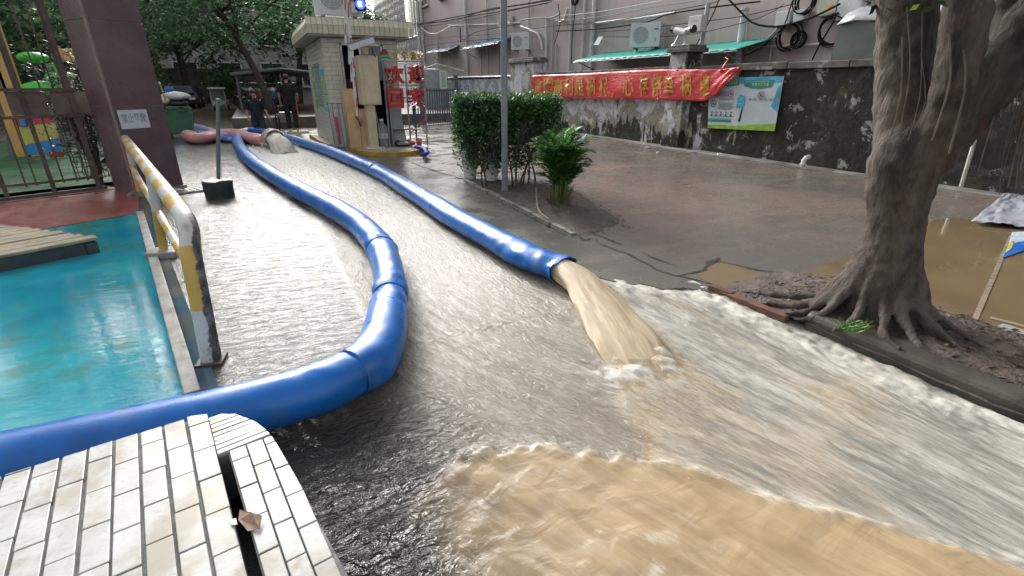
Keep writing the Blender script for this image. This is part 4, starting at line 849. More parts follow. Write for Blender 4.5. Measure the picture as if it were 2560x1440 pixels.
MB().box(mid, ((b - a).length, .17, .13), m=Mc).build('housing', M_white, cct, bevel=.02); MB().box(mid + Vector((.0, 0, .085)), ((b - a).length * 1.06, .2, .02), m=Mc).build('sunshade', mat('slate_shade', (.24, .27, .3), .4), cct, bevel=.005); MB().box(b + ax * .004, (.01, .12, .09), m=Mc).build('lens_glass', M_glass, cct); MB().span((mid.x + .0, yc - .03, mid.z - .2), (mid.x + .12, yc + .1, mid.z - .05)).build('mount', mat('ochre_mount', (.42, .34, .18), .5), cct); MB().tube([mid + Vector((.2, -.08, -.06)), mid + Vector((.21, -.09, -.18)), mid + Vector((.26, -.1, -.26))], .012, 6).build('cable', M_dark, cct)

# welcome letters: separate raised characters on a thin frame
M_led = mat('red_sign', (.46, .015, .03), .4, .15, 14); M_gold = mat('yellow_sign', (.42, .32, .03), .45, .3, 14); yl = 12.2
ws = thing('welcome_sign', 'four big raised red characters on thin posts beside the barrier machine', 'sign', (3.25, yl, .13))
for ch, (x0, y0, x1, y1) in (('欢', (960, 164, 1012, 210)), ('迎', (1018, 162, 1062, 210)), ('回', (967, 221, 1010, 270)), ('家', (1018, 219, 1064, 268))):
    a, b = gy(x0, y0, yl), gy(x1, y1, yl); put_text(ch, M_led, ws, ((a.x + b.x) / 2, yl, (a.z + b.z) / 2), (1, .0, .02), (0, 0, 1), (b.x - a.x), (a.z - b.z), .05, .03, 'character')
for x0, x1, z0 in ((965, 972, 160), (1012, 1020, 160), (1056, 1062, 160)):
    a, b = gy(x0, z0, yl + .1), gy(x1, 372, yl + .1); MB().span((a.x - .016, yl + .08, .13), (a.x + .016, yl + .11, a.z)).build('post', M_bars, ws)
for py in (213, 245): a = gy(965, py, yl + .1); b = gy(1062, py, yl + .1); MB().span((a.x, yl + .06, a.z - .012), (b.x, yl + .08, a.z + .012)).build('rail', M_bars, ws)
gs = thing('name_sign', 'small yellow characters with a green swoosh emblem above the red welcome characters', 'sign', (3.3, yl, 2))
for ch, x0, x1 in (('文', 980, 997), ('华', 1002, 1020), ('物', 1024, 1040), ('业', 1042, 1058)):
    a, b = gy(x0, 129, yl), gy(x1, 150, yl); put_text(ch, M_gold, gs, ((a.x + b.x) / 2, yl, (a.z + b.z) / 2), (1, 0, 0), (0, 0, 1), b.x - a.x, a.z - b.z, .04, .03, 'character')
a, b = gy(946, 149, yl), gy(976, 142, yl); MB().tube([a, a.lerp(b, .35) + Vector((0, 0, .045)), a.lerp(b, .7) + Vector((0, 0, .03)), b + Vector((0, 0, -.04))], [.012, .035, .035, .015], 10).build('swoosh', mat('green_sign', (.03, .38, .08), .4), gs); a = gy(961, 134, yl); MB().box(a, (.16, .03, .09)).box(a + Vector((0, 0, .06)), (.1, .03, .05)).build('house_emblem', mat('dark_red_sign', (.25, .02, .06), .4), gs)
a, b = gy(948, 152, yl + .05), gy(1060, 152, yl + .05); MB().span((a.x, yl + .05, a.z - .012), (b.x, yl + .07, a.z + .012)).build('rail', M_bars, gs); MB().span((a.x + .06, yl + .07, .13), (a.x + .09, yl + .1, a.z)).build('post', M_bars, gs)
M_tape = mat('white_ribbon', (.7, .7, .68), .5)
for k, pts in enumerate((((997, 139), (1003, 131), (1006, 128)), ((1016, 130), (1022, 136), (1025, 146)), ((1010, 163), (1016, 158), (1022, 158)), ((1025, 160), (1030, 161), (1038, 157)), ((1060, 168), (1064, 164), (1068, 163)))):
    MB().tube([gy(*p, yl - .08) for p in pts], .014, 6, True, .4).build('ribbon', M_tape, ws)
# hand truck, clutter, bottle, cup, blue bag on the island
ht = thing('hand_truck', 'grey upright hand truck with dark tubular frame and red handle under the welcome sign', 'hand truck', tuple(gy(1005, 370, 12.35)))
M_frame = mat('dark_blue_tube', (.04, .055, .07), .4, .2, 8); M_gry = mat('grey_sheet', (.30, .31, .32), .5, .2, 4)
a, b = gy(975, 285, 12.5), gy(1010, 365, 12.4); MB().slab((a.x, 12.6, a.z + .1), (a.x + .28, 12.6, a.z + .1), (b.x + .1, 12.4, b.z), (b.x - .28, 12.4, b.z), (0, .04, 0)).build('plate', M_gry, ht, bevel=.01)
for x0, x1 in ((973, 984), (1035, 1043)): MB().tube([gy(x0, 265, 12.55), gy(x1, 366, 12.35)], .022, 8).build('upright', M_frame, ht)
MB().tube([gy(980, 326, 12.35), gy(1034, 322, 12.35)], .02, 8).build('crossbar', M_frame, ht); MB().tube([gy(1026, 332, 12.2), gy(1045, 316, 12.2)], .014, 6).build('lever', M_frame, ht); MB().tube([gy(1043, 317, 12.2), gy(1064, 297, 12.2)], .022, 8).build('red_handle', mat('rust_red', (.35, .07, .04), .5), ht)
MB().span((gy(990, 362, 12.3).x, 12.1, .19), (gy(1026, 362, 12.3).x, 12.4, .24)).build('toe_plate', M_bars, ht)
for px in (996, 1022): c = gy(px, 366, 12.3); MB().cyl((c.x - .03, 12.3, .21), (c.x + .03, 12.3, .21), .075, None, 14).build('wheel', M_tyre, ht)
c = gy(1030, 361, 12.15); tag(MB().blob((c.x, 12.15, .21), (.10, .08, .06), 12, 7, .08).build('crumpled_bag', mat('red_bag', (.45, .04, .04), .4), smooth=True), 'crumpled red bag by the wheels of the hand truck', 'bag')
c = gy(1049, 362, 12.05); cup = thing('cup', 'small red and pink plastic cup on the island beside the blue cloth', 'cup', (c.x, 12.05, .135)); MB().lathe([(.045, .0), (.06, .1)], 16, (c.x, 12.05, .137)).build('body', mat('red_cup', (.5, .06, .04), .4), cup, smooth=40); MB().lathe([(.06, .1), (.072, .2), (.06, .195)], 16, (c.x, 12.05, .137)).build('pink_lid', mat('pink_cup', (.6, .28, .25), .4), cup, smooth=40)
mb = MB(); P = [gz(x, y, .15) for x, y in ((1040, 368), (1052, 370), (1060, 374), (1066, 381), (1062, 386))]; mb.tube(catmull(P, .05), [.06 + .015 * math.sin(k * 2.1) for k in range(len(catmull(P, .05)))], 9, True, .7)
tag(mb.build('blue_cloth', mat('bright_blue_cloth', (.012, .04, .55), .5, .35, 14, .4, 30), smooth=True), 'bright blue crumpled plastic cloth hanging off the island kerb', 'cloth')
c = gy(958, 352, 12.3); jar = thing('water_bottle', 'large clear grey bottle standing behind the barrier machine pedestal', 'bottle', (c.x, 12.3, .135)); MB().lathe([(.12, 0), (.13, .05), (.13, .45), (.05, .55), (.05, .6)], 16, (c.x, 12.3, .137)).build('body', mat('grey_bottle', (.18, .2, .21), .15), jar, smooth=40); MB().lathe([(.133, .2), (.133, .32)], 16, (c.x, 12.3, .137)).build('label_band', mat('pale_band', (.45, .48, .5), .5), jar); MB().lathe([(.055, .6), (.055, .64)], 12, (c.x, 12.3, .137)).build('cap', M_white, jar)
for k, (px, py, h) in enumerate(((950, 366, .9), (962, 366, .55))): a = gy(px - 12 * h, py - 95 * h, 12.0); b = gy(px + 8, py + 8, 11.9); tag(MB().tube([a, b], .011, 6).build('stick', M_bars), ('long thin grey stick leaning on the barrier machine', 'short white stick leaning by the sign post')[k], 'stick')
M_card2 = mat('folded_tarp', (.45, .40, .30), .6, .4, 9)
for k, (px, py, m, lab) in enumerate(((1035, 185, mat('teal_rag', (.05, .30, .36), .6, .3, 8), 'teal rag hanging behind the upper red characters'), (1042, 235, mat('teal_bag', (.07, .32, .38), .6, .3, 8), 'teal plastic bag hanging behind the lower red characters'), (975, 214, mat('yellow_rag', (.50, .46, .22), .6, .3, 8), 'yellow and white rag between the two rows of red characters'))):
    c = gy(px, py, yl + .2); tag(MB().blob((c.x, yl + .2, c.z), (.09, .05, .12), 9, 7, .2).build('hanging_rag', m, smooth=True), lab, 'rag')

# ================================================================= PEOPLE
M_skin = mat('skin', (.42, .25, .17), .5, .1, 8); M_navy = mat('navy_cotton', (.012, .014, .022), .85, .3, 6, .3, 40); M_denim = mat('dark_denim', (.03, .045, .07), .85, .3, 8, .3, 60); M_black = mat('black_cloth', (.01, .01, .012), .85, .3, 6); M_hair = mat('black_hair', (.008, .007, .007), .5, .2, 20); M_side = mat('red_side_stripe', (.45, .05, .07), .7)
def skin_body(name, J, E, parent, root='pelvis'):
    """J: joint -> (position, radius); E: edges; one continuous skinned surface"""
    ks = list(J); me = bpy.data.meshes.new(name); me.from_pydata([J[k][0] for k in ks], [(ks.index(a), ks.index(b)) for a, b in E], [])
    o = bpy.data.objects.new(name, me); C.objects.link(o); o.parent = parent; me.materials.append(M_skin)
    m = o.modifiers.new('skin', 'SKIN'); m.use_smooth_shade = True
    for i, k in enumerate(ks):
        sv = me.skin_vertices[0].data[i]; r = J[k][1]; sv.radius = r if isinstance(r, tuple) else (r, r); sv.use_root = (k == root)
    s = o.modifiers.new('sub', 'SUBSURF'); s.levels = s.render_levels = 2; WM[o.name] = WM[parent.name]; return o
def person(label, loc, rz, kind):
    p = thing('person', label, 'person', loc, rz)
    f = 1.0
    if kind == 'walker':
        A = dict(lsh=(-.19, 0, 1.40), lel=(-.27, .06, 1.13), lwr=(-.28, -.06, .90), lha=(-.275, -.10, .80), rsh=(.19, 0, 1.40), rel=(.27, -.02, 1.13), rwr=(.30, -.16, .93), rha=(.30, -.22, .85), lhip=(-.09, 0, .90), lkn=(-.10, .02, .50), lan=(-.10, .10, .08), lto=(-.10, -.06, .035), rhip=(.09, 0, .90), rkn=(.10, -.10, .50), ran=(.10, -.08, .08), rto=(.10, -.26, .035))
    else:
        A = dict(lsh=(-.20, 0, 1.42), lel=(-.27, .02, 1.14), lwr=(-.25, -.16, .95), lha=(-.22, -.25, .92), rsh=(.20, 0, 1.42), rel=(.28, .03, 1.14), rwr=(.28, -.10, .92), rha=(.275, -.14, .83), lhip=(-.09, 0, .92), lkn=(-.11, -.03, .50), lan=(-.12, .03, .08), lto=(-.14, -.15, .035), rhip=(.09, 0, .92), rkn=(.11, .0, .50), ran=(.12, .03, .08), rto=(.14, -.15, .035))
    hd = (0, -.02, 1.60); V_ = Vector
    J = dict(pelvis=((0, 0, .95), (.14, .10)), waist=((0, 0, 1.10), (.135, .095)), chest=((0, .01, 1.30), (.16, .11)), neck0=((0, .01, 1.44), (.07, .065)), neck=((0, 0, 1.50), (.05, .05)), chin=((0, -.025, 1.545), (.055, .065)), head=((0, -.015, 1.63), (.078, .095)), crown=((0, -.005, 1.70), (.055, .065)))
    rad = dict(sh=.06, el=.042, wr=.028, ha=.036, hip=.085, kn=.055, an=.038, to=.035)
    for k, v in A.items(): J[k] = (v, rad[k[1:]])
    E = [('pelvis', 'waist'), ('waist', 'chest'), ('chest', 'neck0'), ('neck0', 'neck'), ('neck', 'chin'), ('chin', 'head'), ('head', 'crown')]
    for s_ in 'lr': E += [('chest', s_ + 'sh'), (s_ + 'sh', s_ + 'el'), (s_ + 'el', s_ + 'wr'), (s_ + 'wr', s_ + 'ha'), ('pelvis', s_ + 'hip'), (s_ + 'hip', s_ + 'kn'), (s_ + 'kn', s_ + 'an'), (s_ + 'an', s_ + 'to')]
    skin_body('body', J, E, p)
    inv = WM[p.name]
    def put(mb, name, m, sm=True): mb.v = [tuple(inv @ V_(v)) for v in mb.v]; return mb.build(name, m, p, smooth=sm)
    def ell(rows, n=18):
        mb = MB()
        for (cx, cy, z, rx, ry) in rows: mb.v += [(cx + rx * math.cos(2 * math.pi * j / n), cy + ry * math.sin(2 * math.pi * j / n), z) for j in range(n)]
        k = len(rows); mb.f += [(i * n + j, i * n + (j + 1) % n, (i + 1) * n + (j + 1) % n, (i + 1) * n + j) for i in range(k - 1) for j in range(n)]; return mb
    sh = ell([(0, 0, .82, .195, .15), (0, 0, .95, .185, .145), (0, 0, 1.12, .18, .135), (0, .01, 1.30, .20, .145), (0, .01, 1.40, .205, .12), (0, .01, 1.455, .12, .09), (0, .0, 1.49, .07, .075)])
    for s_ in 'lr': a, b = V_(A[s_ + 'sh']), V_(A[s_ + 'el']); sh.tube([a + V_((0, 0, .03)), a.lerp(b, .4), a.lerp(b, .85)], [.085, .082, .078], 12, False)
    put(sh, 'shirt', M_navy if kind == 'walker' else M_black)
    pt = ell([(0, 0, .99, .175, .135), (0, 0, .86, .185, .14), (0, 0, .80, .19, .13)])
    for s_ in 'lr':
        h, k, n_ = V_(A[s_ + 'hip']), V_(A[s_ + 'kn']), V_(A[s_ + 'an'])
        if kind == 'walker': pt.tube([h + V_((0, 0, .04)), h.lerp(k, .5), k, k.lerp(n_, .25)], [.115, .105, .092, .090], 14, False)
        else: pt.tube([h + V_((0, 0, .04)), h.lerp(k, .5), k, k.lerp(n_, .5), n_], [.115, .10, .085, .078, .072], 14, False)
    put(pt, 'trousers', M_denim if kind == 'walker' else M_black)
    if kind != 'walker':
        h, k, n_ = V_(A['rhip']), V_(A['rkn']), V_(A['ran'])   # stripe down the outer seam
        o_ = V_((-.11, 0, 0)); h, k, n_ = V_(A['lhip']), V_(A['lkn']), V_(A['lan'])
        put(MB().tube([h + o_ * 1.05 + V_((0, .03, 0)), k + o_ * .80 + V_((0, .04, 0)), n_ + o_ * .68 + V_((0, .03, 0))], .02, 6), 'side_stripe', M_side)
        for s_ in 'lr': a = V_(A[s_ + 'an']); put(MB().blob((a.x, a.y - .07, .045), (.055, .14, .05), 12, 7), 'shoe', mat('white_shoe', (.6, .58, .52), .5))
    hair = MB().blob((0, .012, 1.665), (.092, .108, .085), 16, 9, .03); put(hair, 'hair', M_hair)
    if kind == 'walker':
        fc = MB().blob((0, -.118, 1.605), (.012, .018, .022), 8, 5); put(fc, 'nose', M_skin); e = MB()
        for x in (-.03, .03): e.blob((x, -.108, 1.635), (.013, .008, .007), 8, 5)
        put(e, 'eyes', M_hair); put(MB().blob((0, -.11, 1.568), (.024, .008, .006), 8, 5), 'mouth', mat('lips', (.3, .12, .1), .5))
    ea = MB()
    for x in (-.085, .085): ea.blob((x, .005, 1.61), (.012, .022, .032), 8, 6)
    put(ea, 'ears', M_skin)
    for s_ in 'lr':                                   # fingers and thumb from each hand
        w_, h_ = V_(A[s_ + 'wr']), V_(A[s_ + 'ha']); d = (h_ - w_).normalized(); side = V_((0, 1, 0)) - d * d.y; side.normalize(); out = d.cross(side)
        fb = MB()
        for k in range(4): b = h_ + d * .02 + side * (.024 - .016 * k); ln = (.062, .075, .07, .055)[k]; fb.tube([b, b + d * ln * .5 - out * .008 * (1 if s_ == 'l' else -1), b + d * ln * .9 - out * .024 * (1 if s_ == 'l' else -1)], [.009, .0085, .007], 6)
        fb.tube([h_ - d * .02 - side * .02, h_ + d * .02 - side * .045, h_ + d * .045 - side * .05], [.012, .010, .008], 6); put(fb, 'fingers', M_skin)
    return p
wp = gz(652, 338, 0); person('man in dark polo shirt and knee length denim shorts wading towards the camera', (wp.x, wp.y, -.36), R(12), 'walker')
sp_ = gz(735, 327, .1); person('person in black tee and red striped black trousers seen from behind beside the booth', (sp_.x, sp_.y, .1), R(172), 'back')
tag(MB().prism([(sp_.x - .3, sp_.y - .3), (sp_.x + .45, sp_.y - .3), (sp_.x + .45, sp_.y + .4), (sp_.x - .3, sp_.y + .4)], -.05, .095).build('sandbag_step', mat('cream_sack', (.55, .50, .36), .8, .2, 8, .3, 30), bevel=.03), 'pale step of sandbags under the feet of the person in black', 'step')

# ================================================================= FAR BACKGROUND
M_mudwall = mat('muddy_concrete', (.13, .115, .10), .6, .35, 2, .3, 40, dirt=(.30, .25, .19), space='World')
pf = struct(MB().span((-.75, 21.2, -.08), (9.4, 60, .42)).build('parking_platform', M_mudwall, bevel=.02))
struct(MB().span((-8, 34, -.08), (-.76, 60, .30)).build('upper_road', mat('muddy_upper_road', (.15, .12, .09), .35, .4, .8, .3, 40, space='World')))
# shelter
sht = thing('bike_shelter', 'long flat metal roofed bicycle shelter on thin posts behind the booth', 'shelter', (.9, 26, .42))
ZS = 2.05; zr_ = gy(690, 181, 25); MB().slab((-.6, 25.0, 1.88), (1.3, 24.6, 2.12), (1.3, 34, 2.3), (-.6, 34, 2.05), (0, 0, .05)).build('roof_sheet', mat('grey_roofing', (.19, .21, .21), .4, .2, 3, dirt=(.3, .3, .28)), sht); MB().slab((1.3, 24.6, 2.16), (3.6, 25, 1.95), (3.6, 34, 2.1), (1.3, 34, 2.36), (0, 0, .05)).build('roof_sheet', mat('grey_roofing_shade', (.17, .19, .19), .4, .2, 3), sht)  # right slope: darker copy of the roofing, shade painted into its colour
for k in range(7): y = 25.2 + k * 1.4; MB().tube([(-.55, y, 1.94), (1.3, y - .2, 2.13), (3.5, y, 1.93)], .03, 5).build('purlin', M_bars, sht)
MB().tube([(-.6, 25.0, 1.97), (1.3, 24.6, 2.18), (3.6, 25.0, 1.97)], .035, 6).build('front_edge', M_alu, sht)
for x in (-.4, 1.3, 3.2):
    for y in (25.2, 29.5): MB().cyl((x, y, .42), (x, y, 2.0), .04, None, 8).build('post', M_bars, sht)
# motorbikes
Mk = [mat('motorbike_black', (.02, .02, .024), .3), mat('motorbike_red', (.28, .03, .03), .3), mat('motorbike_blue', (.03, .06, .16), .3), mat('motorbike_grey', (.22, .23, .24), .3)]
M_chrome = mat('chrome', (.7, .7, .7), .15, metal=1.0, var=.05); M_lamp = mat('lamp_glass', (.75, .75, .72), .1)
def motorbike(m, label):
    b = thing('motorbike', label, 'motorbike', (0, 0, 0), 0, 'motorbikes parked under the shelter')
    for y in (-.62, .58): w_ = MB().ring((0, y, .29), (1, 0, 0), .25, .05, 20, 8).build('wheel', M_tyre, b, smooth=True); MB().cyl((-.03, y, .29), (.03, y, .29), .17, None, 14).build('rim', M_chrome, w_)
    MB().blob((0, .15, .55), (.14, .5, .16), 14, 8).build('body', m, b, smooth=True); MB().blob((0, -.42, .66), (.17, .12, .30), 12, 8).build('leg_shield', m, b, smooth=True); MB().blob((0, .22, .76), (.13, .38, .06), 12, 6).build('seat', M_tyre, b, smooth=True)
    MB().tube([(0, -.62, .29), (0, -.45, .75), (0, -.40, 1.0)], .03, 8).build('fork', M_chrome, b); MB().tube([(-.34, -.30, 1.02), (-.15, -.40, 1.0), (.15, -.40, 1.0), (.34, -.30, 1.02)], .016, 6).build('handlebar', M_chrome, b); MB().blob((0, -.52, .93), (.10, .07, .10), 12, 8).build('headlight', M_lamp, b, smooth=True)
    for s_ in (-1, 1): MB().tube([(s_ * .2, -.38, 1.0), (s_ * .26, -.40, 1.17)], .008, 4).build('mirror_stem', M_tyre, b); MB().blob((s_ * .27, -.41, 1.20), (.065, .02, .045), 10, 6).build('mirror', M_chrome, b, smooth=True)
    MB().box((0, .72, .72), (.2, .04, .08)).build('tail_light', Mk[1], b); return b
protos = [motorbike(Mk[k], '') for k in range(4)]
names = ['black', 'red', 'blue', 'grey']; used = [0] * 4
bikes = [(-.1, 25.6, 0, .3, 'in the front row left of the walking man'), (.35, 25.9, 1, .2, 'directly behind the walking man'), (.95, 25.4, 2, -.1, 'between the two people'), (1.45, 25.5, 3, .15, 'behind the person in black'), (-.3, 27.8, 0, .4, 'second row at the left shelter post'), (.3, 28.2, 3, .1, 'second row behind the red motorbike'), (.95, 27.7, 0, -.2, 'second row between the people'), (1.6, 28.0, 1, .2, 'second row near the booth'), (.0, 30.6, 2, .3, 'third row at the left'), (.7, 30.8, 0, 0, 'third row in the middle'), (1.4, 30.5, 0, -.2, 'third row at the right'), (-.5, 33.5, 0, .5, 'far row by the tricycle')]
for x, y, k, rz, where in bikes:
    lab = f'{names[k]} motorbike parked under the shelter, {where}'
    if used[k] == 0: o = protos[k]; o['label'] = lab; o.location = (x, y, .42); o.rotation_euler = (0, 0, rz); used[k] = 1
    else: copy_tree(protos[k], (x, y, .42), rz, lab)
bcx = gy(718, 290, 20.3); cart = thing('hand_cart', 'grey box cart with thin wheel held by the person in black', 'cart', (bcx.x, 20.3, 0))
MB().span((bcx.x - .25, 20.2, .28), (bcx.x + .25, 20.9, .62)).build('box', mat('cart_grey', (.2, .2, .19), .5, .3, 5), cart, bevel=.01); MB().ring((bcx.x - .33, 20.6, .28), (1, .2, 0), .25, .025, 20, 6).build('wheel', M_tyre, cart, smooth=True); MB().ring((bcx.x + .28, 20.6, .28), (1, .2, 0), .25, .025, 20, 6).build('wheel', M_tyre, cart, smooth=True); MB().tube([(bcx.x - .25, 20.3, .6), (bcx.x - .28, 19.9, .85), (bcx.x + .1, 19.85, .88)], .018, 6).build('handle', M_bars, cart)
# cargo tricycle
M_tri = mat('cream_tricycle', (.50, .50, .43), .4, .15, 4, dirt=(.32, .30, .24)); ty = 31.5; tb = gz(551, 279, .0); tx = gy(551, 270, ty).x
tri = thing('cargo_tricycle', 'small cream three wheeled cargo tricycle with flat roof cab facing the camera', 'tricycle', (tx, ty, .0)); z0 = .25
MB().span((tx - .50, ty, z0 + .40), (tx + .50, ty + .9, z0 + .85)).build('cab', M_tri, tri, bevel=.05); MB().span((tx - .58, ty - .1, z0 + 1.62), (tx + .58, ty + 1.2, z0 + 1.76)).build('roof', M_white, tri, bevel=.03)
MB().slab((tx - .46, ty - .02, z0 + .87), (tx + .46, ty - .02, z0 + .87), (tx + .42, ty + .1, z0 + 1.6), (tx - .42, ty + .1, z0 + 1.6), (0, .02, 0)).build('windscreen', mat('tinted_screen', (.12, .16, .14), .1), tri)
for s_ in (-1, 1):
    MB().tube([(tx + s_ * .5, ty, z0 + .8), (tx + s_ * .46, ty + .1, z0 + 1.65)], .035, 6).build('pillar', M_tri, tri); MB().tube([(tx + s_ * .52, ty, z0 + 1.0), (tx + s_ * .68, ty - .05, z0 + 1.05)], .012, 4).blob((tx + s_ * .70, ty - .05, z0 + 1.08), (.06, .03, .09), 8, 6).build('mirror', M_tyre, tri)
    MB().blob((tx + s_ * .32, ty - .04, z0 + .62), (.08, .05, .08), 10, 7).build('headlight', M_lamp, tri, smooth=True)
MB().blob((tx, ty - .05, z0 + .48), (.30, .3, .22), 14, 8).build('nose', M_tri, tri, smooth=True); MB().ring((tx, ty - .2, .29 + .22), (1, 0, 0), .2, .06, 18, 8).build('wheel', M_tyre, tri, smooth=True); MB().span((tx - .6, ty + 1.2, z0 + .45), (tx + .6, ty + 2.8, z0 + .8)).build('cargo_bed', M_tri, tri, bevel=.02)
for s_ in (-1, 1): MB().ring((tx + s_ * .5, ty + 2.0, .29 + .22), (1, 0, 0), .2, .06, 18, 8).build('wheel', M_tyre, tri, smooth=True)
tri.scale = (.68, .68, .68); tri.location.z = .05
# dark parked car
car = thing('parked_car', 'dark parked car in the shade left of the cream tricycle', 'car', (-3.4, 34.5, .3)); cx_, cy_ = -3.5, 36.0
M_car = mat('black_car_paint', (.02, .021, .024), .25, .1, 3); mb = MB()
prof = [(-2.1, .35), (-2.15, .7), (-1.3, .86), (-.75, 1.32), (.7, 1.36), (1.4, .95), (2.1, .88), (2.15, .4)]
mb.v = [(cx_ + s_ * (.85 if z_ < 1 else .68), cy_ + y_, .3 + z_ - .1) for s_ in (-1, 1) for y_, z_ in prof]; n = len(prof); mb.f = [tuple(range(n)), tuple(range(2 * n - 1, n - 1, -1))] + [(i, n + i, n + (i + 1) % n, (i + 1) % n) for i in range(n)]
mb.build('body', M_car, car, bevel=.06); MB().slab((cx_ - .66, cy_ - 1.28, .3 + .80), (cx_ + .66, cy_ - 1.28, .3 + .80), (cx_ + .58, cy_ - .80, .3 + 1.18), (cx_ - .58, cy_ - .80, .3 + 1.18), (0, -.02, .02)).build('windscreen', mat('screen_glass', (.10, .12, .13), .08), car)
for sx in (-1, 1):
    for sy in (-1.35, 1.35): w_ = MB().cyl((cx_ + sx * .72, cy_ + sy, .6), (cx_ + sx * .9, cy_ + sy, .6), .31, None, 18).build('wheel', M_tyre, car); MB().cyl((cx_ + sx * .9, cy_ + sy, .6), (cx_ + sx * .915, cy_ + sy, .6), .19, None, 14).build('rim', M_chrome, w_)
    MB().box((cx_ + sx * .6, cy_ - 2.14, .3 + .55), (.3, .05, .12)).build('headlight', M_lamp, car)
# yard wall and far buildings closing the street
M_fwall = mat('old_grey_wall', (.16, .15, .135), .8, .35, 1, .3, 20, dirt=(.07, .065, .055), dscale=.6, space='World')
tag(MB().span((-14, 43, 0), (1.5, 43.4, 2.6)).build('garden_wall', M_fwall), 'low dark garden wall under the trees at the end of the street', 'wall')
def facade(name, label, x0, x1, y, z1, col, nx, nz, seed=0, side=None):
    b = thing(name, label, 'building', ((x0 + x1) / 2, y, 0)); M = mat(name + '_plaster', col, .75, .25, .6, .2, 30, dirt=sc(col, .5), dscale=.5, space='World'); MB().span((x0, y, 0), (x1, y + 9, z1)).build('wall', M, b)
    cw = (x1 - x0) / nx; ch = (z1 - 1) / nz; rr = random.Random(seed)
    for i in range(nx):
        for k in range(nz):
            xa = x0 + cw * (i + .25); za = 1.2 + ch * (k + .1); f = MB().span((xa - .08, y - .06, za - .08), (xa + cw * .5 + .08, y - .005, za + ch * .55 + .08)).build('window', M_white, b); MB().span((xa, y - .07, za), (xa + cw * .5, y - .062, za + ch * .55)).build('pane', M_glass, f); MB().span((xa - .15, y - .3, za - .16), (xa + cw * .5 + .15, y - .005, za - .09)).build('sill', M, f)
    return b
facade('apartment_block', 'grey apartment block glimpsed behind the trees at the end of the street', -8.6, 9.5, 48, 13, (.32, .32, .31), 6, 4)
facade('apartment_block', 'dim brick coloured block behind the playground trees', -26, -8, 34, 10, (.16, .14, .12), 6, 3)
# ================================================================= BOUNDARY WALL
WX = 9.6
def wall_mat():
    t = NT('mouldy_wall'); co = t.co('World'); X_ = t.xyz(); y, z = X_[1], X_[2]
    amp = lambda q, k: t.math('ADD', t.math('MULTIPLY', t.math('SUBTRACT', q, .5), k), .5)
    n1 = amp(t.noise(co, 1.0, 9, .68, .5), 1.9); n2 = amp(t.noise(t.co('World', (1, 4, .6)), 1.6, 7, .68, .2), 1.7); n3 = t.noise(co, 6, 7, .7); n4 = amp(t.noise(co, 1.5, 9, .70, .7), 1.7)
    c = t.mix(t.ramp(n3, .3, .7), (.21, .20, .17), (.34, .32, .28))
    far = t.ramp(y, 8.8, 10.4)
    pl = t.math('ADD', t.math('MULTIPLY', far, t.ramp(z, .45, 1.0, -.02, .17)), t.math('MULTIPLY', t.math('SUBTRACT', 1, far), t.math('SUBTRACT', t.ramp(z, .5, .9), t.ramp(z, 1.1, 1.5))), None)
    pl = t.math('MULTIPLY', pl, .5)
    pl = t.math('ADD', t.math('MULTIPLY', far, t.ramp(z, .40, .95, -.06, .10)), t.math('MULTIPLY', t.math('SUBTRACT', 1, far), -.06))
    lime = t.ramp(t.math('ADD', n4, pl), .51, .545)
    c = t.mix(lime, c, t.mix(t.ramp(n3, .4, .6), (.42, .43, .48), (.60, .60, .62)))
    pb = t.math('ADD', t.math('MULTIPLY', far, t.ramp(z, .15, .85, .05, -.10)), t.math('MULTIPLY', t.math('SUBTRACT', 1, far), t.ramp(y, 5.0, 8.8, .24, .10)))  # mould thickens towards the tree end, where shade is painted in too
    pb = t.math('ADD', pb, t.math('ADD', t.ramp(z, 1.4, 1.8, 0, .07), t.ramp(z, .05, .5, .07, 0)))
    mould_shade = t.ramp(t.math('ADD', t.math('ADD', t.math('MULTIPLY', n1, .55), t.math('MULTIPLY', n2, .45)), pb), .50, .60)
    c = t.mix(t.math('MULTIPLY', mould_shade, .93), c, t.mix(n3, (.004, .004, .004), (.034, .032, .025)))
    c = t.mix(t.math('MULTIPLY', t.ramp(t.noise(co, 1.7, 6, .65), .57, .66), .5), c, (.075, .08, .035))
    c = t.mix(t.math('MULTIPLY', t.ramp(t.noise(co, 2.6, 9, .75, .4), .58, .61), .75), c, (.40, .39, .36))
    t.set(col=c, rough=.8, spec=.12); b = t.bump(n3, .6, .05); t.bump(t.noise(co, 34, 6), .4, .012, b); return t.m
M_wall = wall_mat(); M_cope = mat('mouldy_coping', (.10, .098, .085), .8, .5, 3, .6, 30, dirt=(.34, .34, .33), dscale=2.6, dlo=.55, dhi=.66, space='World')
wall = thing('boundary_wall', 'long mould stained boundary wall with peeling lime wash and dark coping beside the wet lot', 'wall', (WX, 8, 0))
def pitted(mb, amt, seed):                                    # uneven plaster: jitter of a subdivided face
    return mb
MB().span((WX, -6, -.08), (WX + .22, 33, 1.80)).build('wall_body', M_wall, wall)
rr = random.Random(8); y = -6
while y < 33:                                                # coping laid in lengths
    L = rr.uniform(1.2, 2.0); MB().span((WX - .06, y + .006, 1.802), (WX + .28, min(y + L, 33) - .006, 1.93 + rr.uniform(-.012, .016))).build('coping', M_cope, wall, bevel=.015); y += L
def pier(y0, y1, top, name='pier'):
    MB().span((WX - .17, y0, -.06), (WX + .30, y1, top)).build(name, M_wall, wall, bevel=.01); MB().span((WX - .25, y0 - .08, top), (WX + .38, y1 + .08, top + .10)).build('pier_cap', M_cope, wall, bevel=.015); MB().span((WX - .21, y0 - .04, top + .1), (WX + .34, y1 + .04, top + .16)).build('pier_cap', M_cope, wall, bevel=.015)
